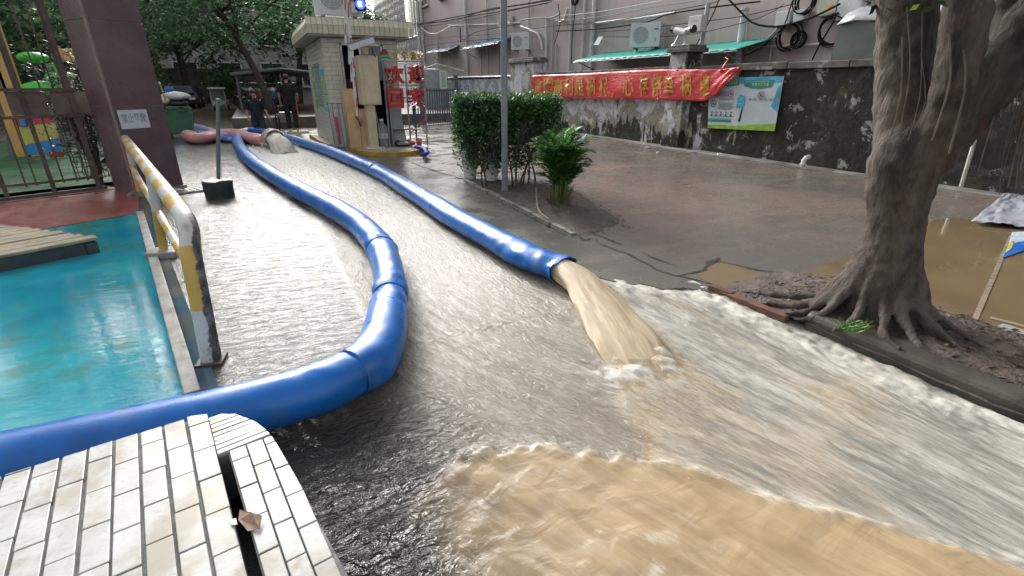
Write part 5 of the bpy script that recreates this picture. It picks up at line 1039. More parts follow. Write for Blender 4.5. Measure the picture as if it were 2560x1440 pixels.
pier(9.62, 10.22, 2.24); ya, yb2 = gx(1345, 200, WX).y, gx(1285, 200, WX).y; pier(ya, yb2, 2.30); pier(1.2, 1.8, 2.2)
# blue grey far stretch with white rail, posts and pipes
M_bgw = NT('blue_grey_plaster'); _co = M_bgw.co('World'); _n = M_bgw.noise(_co, 2.2, 7, .7, .5); _c = M_bgw.mix(M_bgw.ramp(_n, .46, .56), (.20, .23, .27), (.42, .45, .50)); _c = M_bgw.mix(M_bgw.ramp(M_bgw.noise(_co, 3.1, 7, .7), .6, .68), _c, (.06, .06, .058)); M_bgw.set(col=_c, rough=.7); M_bgw = M_bgw.m
MB().span((WX - .03, yb2 + .09, -.06), (WX - .003, 32, 1.78)).build('plaster_skin', M_bgw, wall)
mb = MB(); a = gx(1280, 180, WX); MB().tube([(WX - .08, yb2 + .1, 1.86), (WX - .08, 25, 1.89), (WX - .08, 32, 1.92)], .03, 6).build('white_rail', M_white, wall)
for px in (1303, 1318): p = gx(px, 240, WX - .25); MB().tube([(WX - .24, p.y, 0), (WX - .24, p.y, 1.92), (WX - .05, p.y - .1, 2.0)], .035, 8).build('drain_pipe', M_white, wall)

# red banner
BXP = WX - .22
TOP = [(1328, 188), (1480, 182), (1655, 173), (1757, 172), (1800, 172), (1850, 167)]; BOT = [(1330, 240), (1480, 247), (1655, 250), (1757, 252), (1790, 236), (1847, 176)]
def lerp_px(L, px):
    for (x0, y0), (x1, y1) in zip(L[:-1], L[1:]):
        if px <= x1: k = (px - x0) / (x1 - x0); return y0 + (y1 - y0) * k
    return L[-1][1]
def cloth(px, t, off=0.0):
    yt, yb_ = lerp_px(TOP, px), lerp_px(BOT, min(px, 1849)); py = yt + (yb_ - yt) * t; p = gx(px, py, BXP); s = (px - 1328) / 522
    w = .010 * math.sin(s * 26 + t * 4) + .02 * s * math.sin(s * 41 - t * 5) + .022 * max(0, s - .55) * math.sin((s * 90 + t * 16)) + .02 * max(0, .2 - s) * 5 * math.sin((s * 60 + t * 7)) + .012 * math.sin(t * 3.1)
    return Vector((p.x + .03 - w - off, p.y, p.z - .02 * math.sin(s * math.pi * 3) * .4))
ban = thing('banner', 'long red cloth banner with yellow characters sagging along the mouldy wall', 'banner', (BXP, 13, 1.5)); NB, NT_ = 130, 14
vs = [cloth(1328 + 522 * i / NB, k / NT_) for i in range(NB + 1) for k in range(NT_ + 1)]; fs = [(i * (NT_ + 1) + k, i * (NT_ + 1) + k + 1, (i + 1) * (NT_ + 1) + k + 1, (i + 1) * (NT_ + 1) + k) for i in range(NB) for k in range(NT_)]
M_ban = NT('red_banner_cloth'); _co = M_ban.co('World'); M_ban.set(col=M_ban.mix(M_ban.ramp(M_ban.noise(_co, 1.5, 4), .3, .7), (.58, .03, .04), (.68, .06, .07)), rough=.42); M_ban.bump(M_ban.noise(M_ban.co('World', (1, 2, 6), (.5, 0, 0)), 2.5, 4, .6, .5), .5, .03); M_ban = M_ban.m
o = MB().add(vs, fs).build('cloth', M_ban, ban, smooth=True); sm = o.modifiers.new('th', 'SOLIDIFY'); sm.thickness = .004; sm.offset = -1
M_bt = mat('banner_yellow', (.58, .30, .05), .5, .25, 6, space='World')
cw_ = [475, 560, 640, 725, 815, 905, 1010, 1085, 1215, 1340, 1445, 1545, 1690, 1840]
for ch, cx in zip('贪图高利是祸根，心存侥幸祸缠', cw_):
    me = text_mesh(ch, M_bt, 'character', 0, .02); bm = bmesh.new(); bm.from_mesh(me); bmesh.ops.triangulate(bm, faces=bm.faces); bmesh.ops.subdivide_edges(bm, edges=[e for e in bm.edges if e.calc_length() > .25], cuts=1); bm.to_mesh(me); bm.free()
    px = 1200 + cx / 3.282; hw = 26 if cx > 1100 else 23; v0, v1 = (.15, .90)
    if ch == '，': hw, v0, v1 = 6, .74, .95
    inv = WM[ban.name].inverted()
    for v in me.vertices: v.co = inv @ cloth(px + v.co.x * hw, v0 + (v1 - v0) * (.5 - v.co.y), .017)
    oc = bpy.data.objects.new('character', me); C.objects.link(oc); oc.parent = ban; WM[oc.name] = WM[ban.name]
kn = cloth(1800, 0); MB().tube([kn + Vector((-.02, 0, -.05)), kn + Vector((.05, -.02, .10)), kn + Vector((.1, -.05, .2)), kn + Vector((.1, .05, .24))], [.05, .035, .02, .012], 8, True, .4).build('knot', M_ban, ban, smooth=True)
for px, t in ((1328, .02), (1570, .02), (1690, .02), (1554, .97), (1644, .97)): p = cloth(px, t); MB().blob(p + Vector((-.01, 0, 0)), (.012, .018, .018), 6, 5).build('nail_head', M_white, ban)

# poster board
PX = WX - .06
bc_ = [gx(*q_, PX) for q_ in ((1774, 196), (1961, 190), (1937, 328), (1770, 320))]
brd = thing('poster_board', 'torn pale blue notice board with green headers under the banner end', 'notice board', tuple(sum(bc_, Vector()) / 4))
def bp(u, v, off): a = bc_[3].lerp(bc_[2], u); b = bc_[0].lerp(bc_[1], u); p = a.lerp(b, v); return Vector((p.x - off, p.y, p.z))
def brect(u0, v0, u1, v1, m, name, lay=1, quad=None):
    q_ = quad or ((u0, v0), (u1, v0), (u1, v1), (u0, v1)); P_ = [bp(u, v, .006 + .0035 * lay) for u, v in q_]; n = len(P_)
    return MB().add(P_ + [p + Vector((.003, 0, 0)) for p in P_], [tuple(range(n)), tuple(range(2 * n - 1, n - 1, -1))] + [(i, n + i, n + (i + 1) % n, (i + 1) % n) for i in range(n)]).build(name, m, brd)
MB().slab(bc_[3], bc_[2], bc_[1], bc_[0], (-.006, 0, 0)).build('backing', mat('board_back', (.05, .055, .05), .6), brd)
Mpw = mat('poster_white', (.50, .56, .60), .45, .10, 3, dirt=(.40, .50, .56), space='World'); Mpt = mat('poster_teal', (.02, .24, .22), .45, .15, 4); Mpl = mat('poster_lime', (.28, .46, .05), .5, .35, 5, space='World'); Mpsk = mat('poster_sky', (.08, .33, .52), .45, .4, 3, space='World'); Mpk = mat('print_black', (.03, .035, .04), .5); Mpr = mat('print_red', (.50, .10, .16), .5)
brect(0, 0, .455, .99, Mpw, 'left_sheet', 1); brect(.455, .0, 1, 1, Mpw, 'right_sheet', 1.3); brect(.46, .88, .99, 1, Mpsk, 'sky_band', 2); brect(0, 0, 0, 0, Mpsk, 'sky_patch', 2, [(.90, .45), (.995, .35), (.995, .88), (.95, .80), (.93, .62)])
brect(0, 0, 0, 0, Mpl, 'grass_band', 2, [(0, 0), (1, 0), (1, .15), (.93, .13), (.8, .12), (.62, .10), (.45, .07), (.2, .08), (0, .07)])
brect(0, 0, 0, 0, Mpt, 'header', 3, [(.16, .86), (.26, .835), (.36, .84), (.45, .86), (.455, .985), (.16, .985)]); brect(0, 0, 0, 0, Mpt, 'header', 3, [(.52, .83), (.62, .79), (.74, .775), (.88, .81), (.90, .94), (.50, .945)])
rr = random.Random(6)
def scribble(u0, u1, v, h, m, name, lay, n, fill=.7):
    mb = MB(); w = (u1 - u0) / n
    for k in range(n):
        a = u0 + w * k
        for s in range(3):
            va = v + h * (s + .1) / 3; P_ = [bp(x, yy, .006 + .0035 * lay) for x, yy in ((a + w * rr.uniform(.05, .25), va), (a + w * rr.uniform(.6, .9), va), (a + w * rr.uniform(.6, .9), va + h * .2), (a + w * .1, va + h * .2))]; mb.add(P_, [(0, 1, 2, 3)])
        x = a + w * rr.uniform(.3, .6); mb.add([bp(x, v, .006 + .0035 * lay), bp(x + w * .14, v, .006 + .0035 * lay), bp(x + w * .14, v + h, .006 + .0035 * lay), bp(x, v + h, .006 + .0035 * lay)], [(0, 1, 2, 3)])
    mb.build(name, m, brd)
Mpy = mat('print_yellow', (.58, .55, .08), .5)
scribble(.30, .43, .875, .055, Mpy, 'print', 4, 4); scribble(.22, .44, .945, .02, Mpw, 'print', 4, 12); scribble(.62, .69, .835, .055, Mpw, 'print', 4, 2); scribble(.69, .85, .835, .06, Mpy, 'print', 4, 4); scribble(.53, .85, .905, .02, Mpw, 'print', 4, 16)
scribble(.10, .30, .635, .03, Mpr, 'print', 4, 9); scribble(.17, .40, .575, .03, Mpr, 'print', 4, 10)
for k in range(4): brect(.08, .735 - .022 * k, .30, .741 - .022 * k, Mpk, 'print_line', 4)
for k in range(6): brect(.16, .51 - .024 * k, .40 - .02 * (k % 3), .516 - .024 * k, Mpk if k else Mpt, 'print_line', 4)
for (u, v, m, sl) in ((.345, .695, Mpr, 1), (.085, .50, Mpk, 0), (.755, .665, Mpr, 1)):
    c = bp(u, v, .022); MB().ring(c, (1, 0, 0), .068, .007, 20, 4).build('print_circle', m, brd)
    if sl: MB().tube([c + Vector((0, .045, .045)), c + Vector((0, -.045, -.045))], .006, 4).build('print_slash', m, brd)
    MB().blob(c + Vector((.004, 0, -.005)), (.004, .03, .025), 8, 5).build('print_figure', Mpk, brd)
for k in range(5):
    u = .06 + .075 * k; c = bp(u, .30, .02); mb = MB().blob(c + Vector((0, 0, .03)), (.004, .022, .016), 8, 5).blob(c + Vector((0, rr.uniform(-.01, .01), -.02)), (.004, .02, .022), 7, 5); mb.build('print_figure', Mpk, brd); brect(u - .03, .248, u + .03, .258, Mpk, 'print_line', 4)
brect(.005, .135, .37, .185, Mpt, 'teal_band', 3); brect(.005, .20, .37, .206, Mpt, 'teal_line', 3); brect(0, 0, 0, 0, M_cy, 'torn_blue_sheet', 4, [(.43, .425), (.535, .43), (.55, .52), (.545, .64), (.50, .67), (.46, .66), (.44, .54)]); scribble(.48, .53, .57, .05, Mpw, 'print', 5, 2); brect(.44, .495, .53, .505, Mpw, 'print_line', 5); brect(0, 0, 0, 0, Mpk, 'torn_slot', 3, [(.475, .15), (.505, .16), (.515, .22), (.53, .41), (.515, .42), (.49, .25)])
scribble(.58, .92, .56, .05, mat('grey_scrawl', (.32, .37, .39), .6), 'print', 3, 5)
# stub pipe, leaning pole and debris along the wall
p = gx(2003, 432, WX - .25); sp = thing('pipe_stub', 'short white elbow pipe stub standing at the foot of the mouldy wall', 'pipe', (p.x, p.y, .03)); MB().tube([(p.x, p.y, .03), (p.x, p.y, .17), (p.x + .02, p.y - .02, .22), (p.x + .10, p.y - .03, .235)], .045, 10).build('elbow', M_white, sp, smooth=True); MB().ring((p.x, p.y, .10), (0, 0, 1), .05, .012, 14, 5).build('collar', M_white, sp)
p0, p1 = gx(2402, 468, WX - .2), gx(2437, 350, WX - .05); tag(MB().tube([p0, p1], .028, 8).build('leaning_pole', mat('dull_white_pipe', (.42, .41, .36), .5)), 'dull white pipe leaning against the wall right of the big tree trunk', 'pipe')
for k, (px, py, s, lab) in enumerate(((1618, 370, .07, 'small white lump of litter at the wall foot under the banner'), (1645, 384, .05, 'smaller white scrap nearer the camera than the white lump'), (1800, 388, .10, 'flat pale scrap at the wall foot under the notice board'), (1420, 541, .045, 'small pale stone on the soil beside the palm'))):
    p = gz(px, py, .03); tag(MB().blob((p.x, p.y, .045), (s, s * .8, .035), 8, 6, .25).build('litter', M_white), lab, 'litter')
# grey panel with tarp on the wall
a, b = gx(2098, 60, WX + .5), gx(2235, 125, WX + .5); gp_ = thing('grey_screen', 'dark grey sheet screen with pale tarp top above the wall by the tree', 'screen', (WX + .5, (a.y + b.y) / 2, 1.9)); MB().span((WX + .48, b.y - 1.6, 1.9), (WX + .52, a.y, a.z)).build('sheet', mat('slate_sheet', (.10, .115, .11), .5, .2, 2, .1, 30), gp_)
P_ = [Vector((WX + .44, a.y - k * .3, a.z - .02 + .05 * math.sin(k * 1.3))) for k in range(10)]; mb = MB(); mb.v = [tuple(p) for p in P_] + [tuple(p + Vector((.25, 0, .20 + .06 * math.sin(i * 2.2)))) for i, p in enumerate(P_)]; mb.f = [(i, i + 1, 11 + i, 10 + i) for i in range(9)]; o = mb.build('tarp', mat('pale_tarp', (.33, .34, .36), .4, .2, 6), gp_, smooth=True); o.modifiers.new('t', 'SOLIDIFY').thickness = .01

# ================================================================= PINK APARTMENT BUILDING ALONG THE WALL
FXX = 12.6
M_pink = NT('pink_plaster'); _co = M_pink.co('World'); _c = M_pink.mix(M_pink.ramp(M_pink.noise(_co, .35, 5), .35, .65), (.43, .39, .39), (.45, .365, .355)); _st = M_pink.ramp(M_pink.noise(M_pink.co('World', (1, 2.6, .22)), 1.3, 7, .68), .50, .74); _c = M_pink.mix(M_pink.math('MULTIPLY', _st, .5), _c, (.24, .215, .21)); _c = M_pink.mix(M_pink.math('MULTIPLY', M_pink.ramp(M_pink.noise(_co, 2.4, 7, .7), .58, .7), .3), _c, (.56, .53, .53)); M_pink.set(col=_c, rough=.8); M_pink.bump(M_pink.noise(_co, 30, 6), .25, .01); M_pink = M_pink.m
apt = thing('apartment_building', 'long dusty pink plaster apartment building crossed by pipes and cables behind the wall', 'building', (FXX, 22, 0))
MB().span((FXX, 1.5, -.05), (FXX + 10, 41.3, 11)).build('wall', M_pink, apt)
MB().span((FXX + .3, 41.3, -.05), (FXX + 10, 58, 11)).build('tiled_wing', mat('grey_wing', (.27, .26, .27), .6, .3, 2, dirt=(.14, .13, .13), space='World'), apt)
rr = random.Random(3)
for y in (3.5, 6.2, 9.8, 13.2, 16.6, 20.2, 23.6, 27.4, 31, 35, 39):
    for z in (6.9, 9.3):
        f = MB().span((FXX - .06, y, z), (FXX - .003, y + 1.3, z + 1.4)).build('window', M_alu, apt); MB().span((FXX - .065, y + .08, z + .08), (FXX - .061, y + .62, z + 1.32)).build('pane', M_glass, f); MB().span((FXX - .065, y + .68, z + .08), (FXX - .061, y + 1.22, z + 1.32)).build('pane', M_glass, f); MB().span((FXX - .16, y - .1, z - .10), (FXX - .003, y + 1.4, z - .02)).build('sill', M_concrete, f)
f = MB().span((FXX + .24, 43.0, 5.2), (FXX + .297, 46, 8.6)).build('window', M_alu, apt)
for k in range(4): MB().span((FXX + .235, 43.1 + k * .73, 5.3), (FXX + .239, 43.7 + k * .73, 8.5)).build('pane', mat('green_glass', (.03, .07, .055), .1), f)
# lattice of tile joints on the wing
mb = MB(); 
for k in range(30):
    a = 41.5 + k * .55; mb.tube([(FXX + .295, a, 4.2), (FXX + .295, a + 2.2, 9)], .02, 4).tube([(FXX + .295, a + 2.2, 4.2), (FXX + .295, a, 9)], .02, 4)
mb.build('lattice_joint', mat('pale_joint', (.36, .35, .35), .6), apt)
M_pvc = mat('white_pvc', (.58, .58, .58), .4, .15, 3, dirt=(.36, .35, .34), space='World'); M_pvc2 = mat('pale_painted_pipe', (.48, .43, .43), .5, .15, 3)
for px, w, top, bot in ((1050, 9, 0, 175), (1058, 5, 0, 175), (1166, 7, -20, 34), (1217, 4, -20, 180), (1093, 3, 80, 170), (1320, 4, 0, 160), (1366, 7, 40, 165), (1380, 4, 50, 165), (1425, 6, -30, 160), (1457, 7, -30, 160), (1482, 10, -30, 160), (1474, 4, 40, 160), (1128, 3, 130, 180), (1200, 3, 130, 180), (1244, 3, 120, 180), (1390, 4, 110, 165)):
    p = gx(px, 90, FXX - .1); d = (p - O).dot(Vector((math.sin(YAW) * math.cos(PITCH), math.cos(YAW) * math.cos(PITCH), -math.sin(PITCH)))); r = w / 2 / FPX * d
    zt = gx(px, top, FXX - .1).z if top > -15 else 10.9; MB().cyl((FXX - .03 - r, p.y, .3), (FXX - .03 - r, p.y, zt), r, None, 10).build('drain_pipe', M_pvc if w > 4 else M_pvc2, apt, smooth=40)
    if w > 5:
        for z in np.arange(2.6, min(zt, 9), 1.6): MB().cyl((FXX - .03 - r, p.y, z), (FXX - .03 - r, p.y, z + .1), r * 1.22, None, 10).build('pipe_collar', M_pvc, apt)
def fpath(pts, r, m, name='pipe', x=FXX - .12, n=8): return MB().tube([gx(a, b, x) for a, b in pts], r, n).build(name, m, apt, smooth=40)
p = gx(1852, 90, FXX - .2); MB().tube([(FXX - .2, p.y - .05, 1.2), (FXX - .2, p.y, gx(1860, 28, FXX - .2).z)], .095, 12).build('vent_pipe', M_pvc, apt, smooth=40); MB().blob((FXX - .2, p.y, gx(1860, 24, FXX - .2).z), (.12, .12, .06), 12, 6).build('vent_cap', M_pvc, apt)
fpath(((1480, 63), (1492, 58), (1600, 45), (1688, 32)), .05, M_pvc); fpath(((1860, 118), (1960, 115), (2100, 108), (2150, 106)), .03, M_pvc2); fpath(((1872, 40), (1866, 144)), .022, M_pvc2); fpath(((1930, 110), (1924, 150)), .022, M_pvc2); fpath(((1120, 62), (1130, 64), (1240, 60), (1300, 56)), .03, M_pvc2)
fpath(((1302, 66), (1320, 72), (1345, 84), (1352, 100), (1356, 124)), .06, M_pvc); fpath(((1250, 48), (1250, 66), (1258, 80)), .10, M_pvc); fpath(((1278, 40), (1278, 64)), .12, M_pvc); fpath(((1870, 132), (1905, 110), (1945, 72), (1990, 60)), .03, M_pvc2)
fpath(((1400, 55), (1412, 50), (1420, 20)), .07, M_pvc)

# awnings
M_teal = mat('teal_corrugated', (.05, .40, .33), .45, .2, 6, dirt=(.16, .33, .28), space='World'); M_bluea = mat('blue_awning', (.07, .17, .23), .6, .3, 6, dirt=(.2, .25, .27), space='World')
def awning(name, label, pts_front, depth, rise, m, corr=True, thick=.012):
    """front edge along pixels on plane, sloping up to the wall"""
    a = thing(name, label, 'awning', tuple(pts_front[0])); n = 60; vs = []
    for i in range(n + 1):
        p = pts_front[0].lerp(pts_front[1], i / n); dz = .018 * math.sin(i * 2.1) if corr else .03 * math.sin(i * .35) + .02 * math.sin(i * .9)
        for k in range(4): vs.append((p.x + depth * k / 3, p.y, p.z + dz + rise * k / 3 + (0 if corr else -.05 * math.sin(k))))
    o = MB().add(vs, [(i * 4 + k, i * 4 + k + 1, i * 4 + 5 + k, i * 4 + 4 + k) for i in range(n) for k in range(3)]).build('sheet', m, a, smooth=True); o.modifiers.new('t', 'SOLIDIFY').thickness = thick
    for t in (.08, .36, .64, .92): p = pts_front[0].lerp(pts_front[1], t); MB().tube([p + Vector((0, 0, -.04)), p + Vector((depth, 0, rise - .06))], .018, 6).build('strut', M_bars, a); 
    MB().tube([pts_front[0] + Vector((.02, 0, -.03)), pts_front[1] + Vector((.02, 0, -.03))], .02, 6).build('front_bar', M_bars, a)
    for t in (.05, .95): p = pts_front[0].lerp(pts_front[1], t); MB().tube([p + Vector((.02, 0, -.05)), (p.x + depth, p.y, p.z - .5)], .02, 6).build('brace', M_bars, a)
    return a
ax_ = 11.2
awning('corrugated_awning', 'long teal corrugated awning showing above the wall behind the pier', [gx(1432, 154, ax_), gx(1842, 124, ax_)], FXX - ax_ - .01, .32, M_teal)
awning('cloth_awning', 'small faded blue awning on the pink wall left of the lamp pole', [gx(1065, 131, FXX - .8), gx(1120, 125, FXX - .8)], .79, .30, M_bluea, False); awning('cloth_awning', 'torn bright blue awning sheet beside the lamp pole on the pink wall', [gx(1152, 123, FXX - .9), gx(1244, 106, FXX - .9)], .89, .35, mat('bright_blue_awning', (.05, .22, .36), .5, .3, 6, dirt=(.22, .28, .3)), False)
# air conditioners on the facade
pa_ = gx(1583, 118, FXX - .9)
ac1 = aircon('white air conditioner unit mounted on the pink wall above the teal awning', 1.0, .72, .4); ac1.location = (FXX - .62, pa_.y - .2, pa_.z); ac1.rotation_euler = (0, 0, R(-58))
pa_ = gx(1290, 124, FXX - .9); ac2 = copy_tree(ac1, (FXX - .7, pa_.y, pa_.z), R(-60), 'older air conditioner unit on the pink wall half hidden by the lamp pole')
# solar lamp
a = gx(1488, 112, FXX - .5); sl_ = thing('solar_lamp', 'small tilted solar panel lamp between the white drain pipes', 'lamp', tuple(a)); MB().slab(gx(1483, 113, FXX - .5), gx(1496, 113, FXX - .5), gx(1508, 92, FXX - .4), gx(1496, 92, FXX - .4), (.03, 0, .02)).build('panel', mat('solar_glass', (.20, .24, .28), .15), sl_, bevel=.008); MB().tube([gx(1500, 103, FXX - .4), gx(1508, 101, FXX - .03)], .02, 6).build('arm', M_pvc, sl_)
# cctv on the pier
zc = 2.42; yc_ = 9.95
for k, (px0, py0, px1, py1, foot, lab) in enumerate(((1716, 82, 1684, 74, 1686, 'left white bullet camera on the wall pier turned to the left'), (1697, 84, 1734, 72, 1714, 'right white bullet camera on the wall pier beside the grey box'))):
    cm = thing('bullet_camera', lab, 'security camera', (WX, yc_, zc), 0, 'bullet cameras on the pier'); x_ = WX - .05 + .05 * k; a, b = gx(px0, py0, x_), gx(px1, py1, x_); MB().tube([a, b], .075, 12).build('housing', M_white, cm, smooth=40); d = (b - a).normalized(); MB().tube([b - d * .05, b + d * .03], .085, 12).build('hood', mat('black_hood', (.015, .015, .017), .4), cm)
    q_ = gx(foot, 104, x_); MB().tube([(q_.x, q_.y, zc), a.lerp(b, .4)], .028, 8).build('stand', M_white, cm); MB().lathe([(.08, 0), (.05, .05)], 12, (q_.x, q_.y, zc - .02)).build('base', M_white, cm)
p = gx(1752, 110, WX + .45); up_ = thing('utility_post', 'rusty utility post with a pale grey cable box behind the pier', 'post', (p.x, p.y, 0)); MB().tube([(p.x, p.y, 0), (p.x + .03, p.y, 2.6), (p.x + .05, p.y - .02, gx(1765, 10, WX + .45).z)], .055, 10).build('post', mat('pale_steel_post', (.33, .34, .37), .5, .3, 5, dirt=(.2, .13, .1)), up_, smooth=40)
a, b = gx(1735, 42, WX + .38), gx(1762, 79, WX + .38); MB().span((WX + .22, b.y, b.z), (WX + .40, a.y, a.z)).build('cable_box', mat('pale_grey_box', (.50, .48, .47), .45, .1), up_, bevel=.01); MB().span((WX + .217, b.y + .1, (a.z + b.z) / 2 + .04), (WX + .219, a.y - .1, (a.z + b.z) / 2 + .09)).build('print', M_fan, up_)
# meter boxes and cable coils on the right of the facade
M_box = mat('cream_meter_box', (.52, .49, .40), .45, .12)
for k, (x0, y0, x1, y1, m, lab) in enumerate(((1945, 30, 1973, 66, M_white, 'left white meter box on the pink wall'), (1990, 26, 2010, 54, M_white, 'small white meter box right of the left one'), (2053, -12, 2094, 36, M_box, 'cream meter box with an orange label high on the pink wall'), (2100, -12, 2150, 45, M_white, 'white meter box beside the cream one'))):
    a, b = gx(x0, y0, FXX - .15), gx(x1, y1, FXX - .15); mb_ = thing('meter_box', lab, 'meter box', (FXX, (a.y + b.y) / 2, b.z), 0, 'meter boxes on the pink wall'); MB().span((FXX - .2, b.y, b.z), (FXX - .003, a.y, a.z)).build('case', m, mb_, bevel=.012); MB().span((FXX - .205, b.y + .04, b.z + .04), (FXX - .201, a.y - .04, a.z - .04)).build('door', m, mb_)
    if k == 2: q0, q1 = gx(2072, 14, FXX - .21), gx(2084, 20, FXX - .21); MB().span((FXX - .21, q1.y, q1.z), (FXX - .206, q0.y, q0.z)).build('label', mat('orange_label', (.55, .25, .03), .5), mb_)
M_cab = mat('black_cable', (.016, .016, .017), .85, .2, 20, spec=.08); M_cabg = mat('grey_cable', (.10, .10, .105), .85, .2, 20, spec=.08)
for k, (px, py, w, lab) in enumerate(((1440, -2, 15, 'hanging coil of black cable at the top between the drain pipes'), (1975, 92, 24, 'wide tangled black cable coil under the left meter box'), (2083, 75, 25, 'black cable coil beside the dark grey screen'), (2015, 5, 22, 'black cable coil at the top right by the meter boxes'), (2000, 98, 14, 'narrow black cable loop under the meter boxes'))):
    c = gx(px, py, FXX - .15); r = w / FPX * 15; mb = MB()
    for j in range(5): mb.ring((c.x - .02 * j, c.y + rr.uniform(-.04, .04), c.z + rr.uniform(-.05, .03)), (1, rr.uniform(-.15, .15), rr.uniform(-.15, .15)), r * rr.uniform(.88, 1.1), .016, 22, 5)
    tag(mb.build('cable_coil', M_cab), lab, 'cable coil', 'cable coils')
# overhead cables: each a thing
def cable(pts, r, m, k, x=None):
    P_ = catmull([gx(a, b, x or FXX - .3) for a, b in pts], .5); o = MB().tube(P_, r, 5, False).build('cable', m, smooth=True); return o
CB = [([(1010, 62), (1060, 57), (1120, 46), (1200, 30), (1262, 18), (1340, 6), (1420, -8)], .035, M_cab, 'thickest black cable bundle sagging along the pink wall'), ([(1010, 66), (1090, 56), (1180, 40), (1262, 27), (1370, 8)], .022, M_cab, 'black cable just under the thick bundle'), ([(1012, 70), (1100, 61), (1200, 44), (1300, 22), (1380, 4)], .02, M_cabg, 'grey cable under the black bundle'), ([(1020, 58), (1130, 52), (1215, 24), (1300, 12), (1390, -6)], .018, M_cab, 'thin black cable crossing over the bundle'),
      ([(1053, 68), (1070, 82), (1090, 84), (1110, 74), (1125, 66)], .02, M_pvc2, 'pale cable loop beside the white drain pipe'), ([(1060, 118), (1080, 112), (1150, 104), (1250, 96)], .014, M_cab, 'black cable above the blue awnings'), ([(1150, 92), (1160, 100), (1185, 82), (1250, 68), (1300, 60)], .018, M_cab, 'dark cable rising past the lamp pole'), ([(1062, 100), (1130, 92), (1230, 86), (1330, 72), (1480, 55)], .012, M_cabg, 'thin grey cable behind the lamp pole'),
      ([(1390, 40), (1480, 32), (1600, 12), (1680, -4)], .015, M_pvc2, 'upper pale cable across the pink wall'), ([(1390, 52), (1500, 42), (1620, 20), (1740, 2)], .014, mat('green_cable', (.10, .25, .18), .5), 'green cable across the pink wall'), ([(1390, 64), (1500, 57), (1640, 34), (1760, 12), (1800, 2)], .014, M_cabg, 'grey cable below the green one'), ([(1390, 78), (1500, 72), (1620, 55), (1660, 38), (1740, 24), (1830, 12), (1900, 4)], .022, M_cab, 'black cable passing behind the cable box'),
      ([(1495, 80), (1600, 72), (1720, 58), (1860, 40), (1990, 8)], .010, M_cab, 'thin black cable low on the pink wall'), ([(1500, 92), (1620, 92), (1740, 84), (1900, 44), (1960, 10)], .009, M_cab, 'lowest thin cable on the pink wall'), ([(1738, 116), (1760, 78), (1785, 30), (1800, -8)], .016, M_cab, 'black cable climbing steeply past the cable box'), ([(1820, -4), (1850, 28), (1880, 56), (1920, 66), (1960, 64), (2030, 44), (2100, 10)], .026, M_cab, 'thick black cable drooping under the meter boxes'), ([(1860, 140), (1905, 118), (1940, 84), (1960, 66), (1975, 20), (1985, -8)], .016, M_cab, 'black cable rising from the wall to the meter boxes'), ([(2030, 150), (2050, 110), (2080, 60), (2095, 30)], .02, M_cab, 'black cable running down beside the grey screen'), ([(1880, 130), (1930, 104), (1962, 70)], .012, M_cabg, 'grey cable below the left meter box'), ([(1150, 70), (1152, 106)], .03, M_cab, 'short vertical black cable by the blue awnings'), ([(1440, -5), (1436, 40), (1430, 100), (1428, 160)], .02, M_cab, 'vertical black cable among the drain pipes'), ([(2155, 20), (2175, 24), (2200, 14), (2210, -6)], .02, M_pvc2, 'white cable loop beside the tree at the top'), ([(1385, 110), (1400, 60), (1395, 10)], .018, M_cab, 'black cable along the second drain pipe'), ([(1300, 52), (1330, 46), (1380, 44), (1400, 34)], .03, mat('green_grey_clump', (.10, .14, .11), .6), 'thick greenish cable clump right of the lamp pole')]
for k, (pts, r, m, lab) in enumerate(CB): o = cable(pts, r, m, k); tag(o, lab, 'cable', 'cables along the pink building')

# ================================================================= GATE FENCE BY THE WALL
gf = thing('bar_gate', 'dark grey vertical bar gate between the welcome sign and the hedge', 'gate', (6.8, 20, 0)); ga, gb = Vector((5.5, 19.65, 0)), Vector((7.62, 20.65, 0)); M_gbar = mat('dark_grey_bar', (.09, .11, .13), .45, .2, 6)
for k in range(19): p = ga.lerp(gb, k / 18); MB().tube([(p.x, p.y, .05), (p.x, p.y, 1.42)], .024, 6).build('bar', M_gbar, gf)
for z in (.12, 1.34): MB().tube([(ga.x, ga.y, z), (gb.x, gb.y, z)], .03, 6).build('rail', M_gbar, gf)
for p in (ga.lerp(gb, .22), gb + Vector((.05, 0, 0))): MB().box((p.x, p.y, .95), (.14, .14, 1.9)).build('post', M_gbar, gf)
MB().slab((ga.x, ga.y - .2, .022), (gb.x, gb.y - .2, .022), (gb.x, gb.y + .2, .022), (ga.x, ga.y + .2, .022), (0, 0, .05)).build('threshold', mat('pale_threshold', (.50, .49, .47), .5), gf)
a, b = gy(1098, 176, 19.9), gy(1117, 222, 19.9); nb = thing('hanging_notice', 'white framed green notice hung on the bar gate', 'notice', tuple(a)); MB().span((a.x, 19.86, b.z), (b.x, 19.9, a.z)).build('frame', M_white, nb); MB().span((a.x + .05, 19.85, b.z + .06), (b.x - .05, 19.858, a.z - .06)).build('sheet', mat('pale_green_sheet', (.33, .52, .42), .5), nb)
# carport frame and drum behind the gate
tp = thing('water_tank', 'grey round tank under a white pipe frame behind the bar gate', 'tank', (8.3, 26, 0)); MB().lathe([(.75, 0), (.75, 2.0), (.6, 2.25), (.2, 2.3)], 20, (8.4, 26, 0)).build('shell', mat('grey_tank', (.25, .28, .3), .5, .2), tp, smooth=40); MB().tube([gy(1060, 172, 25), gy(1092, 160, 25), gy(1160, 178, 25)], .04, 6).build('pipe_frame', M_pvc, tp)

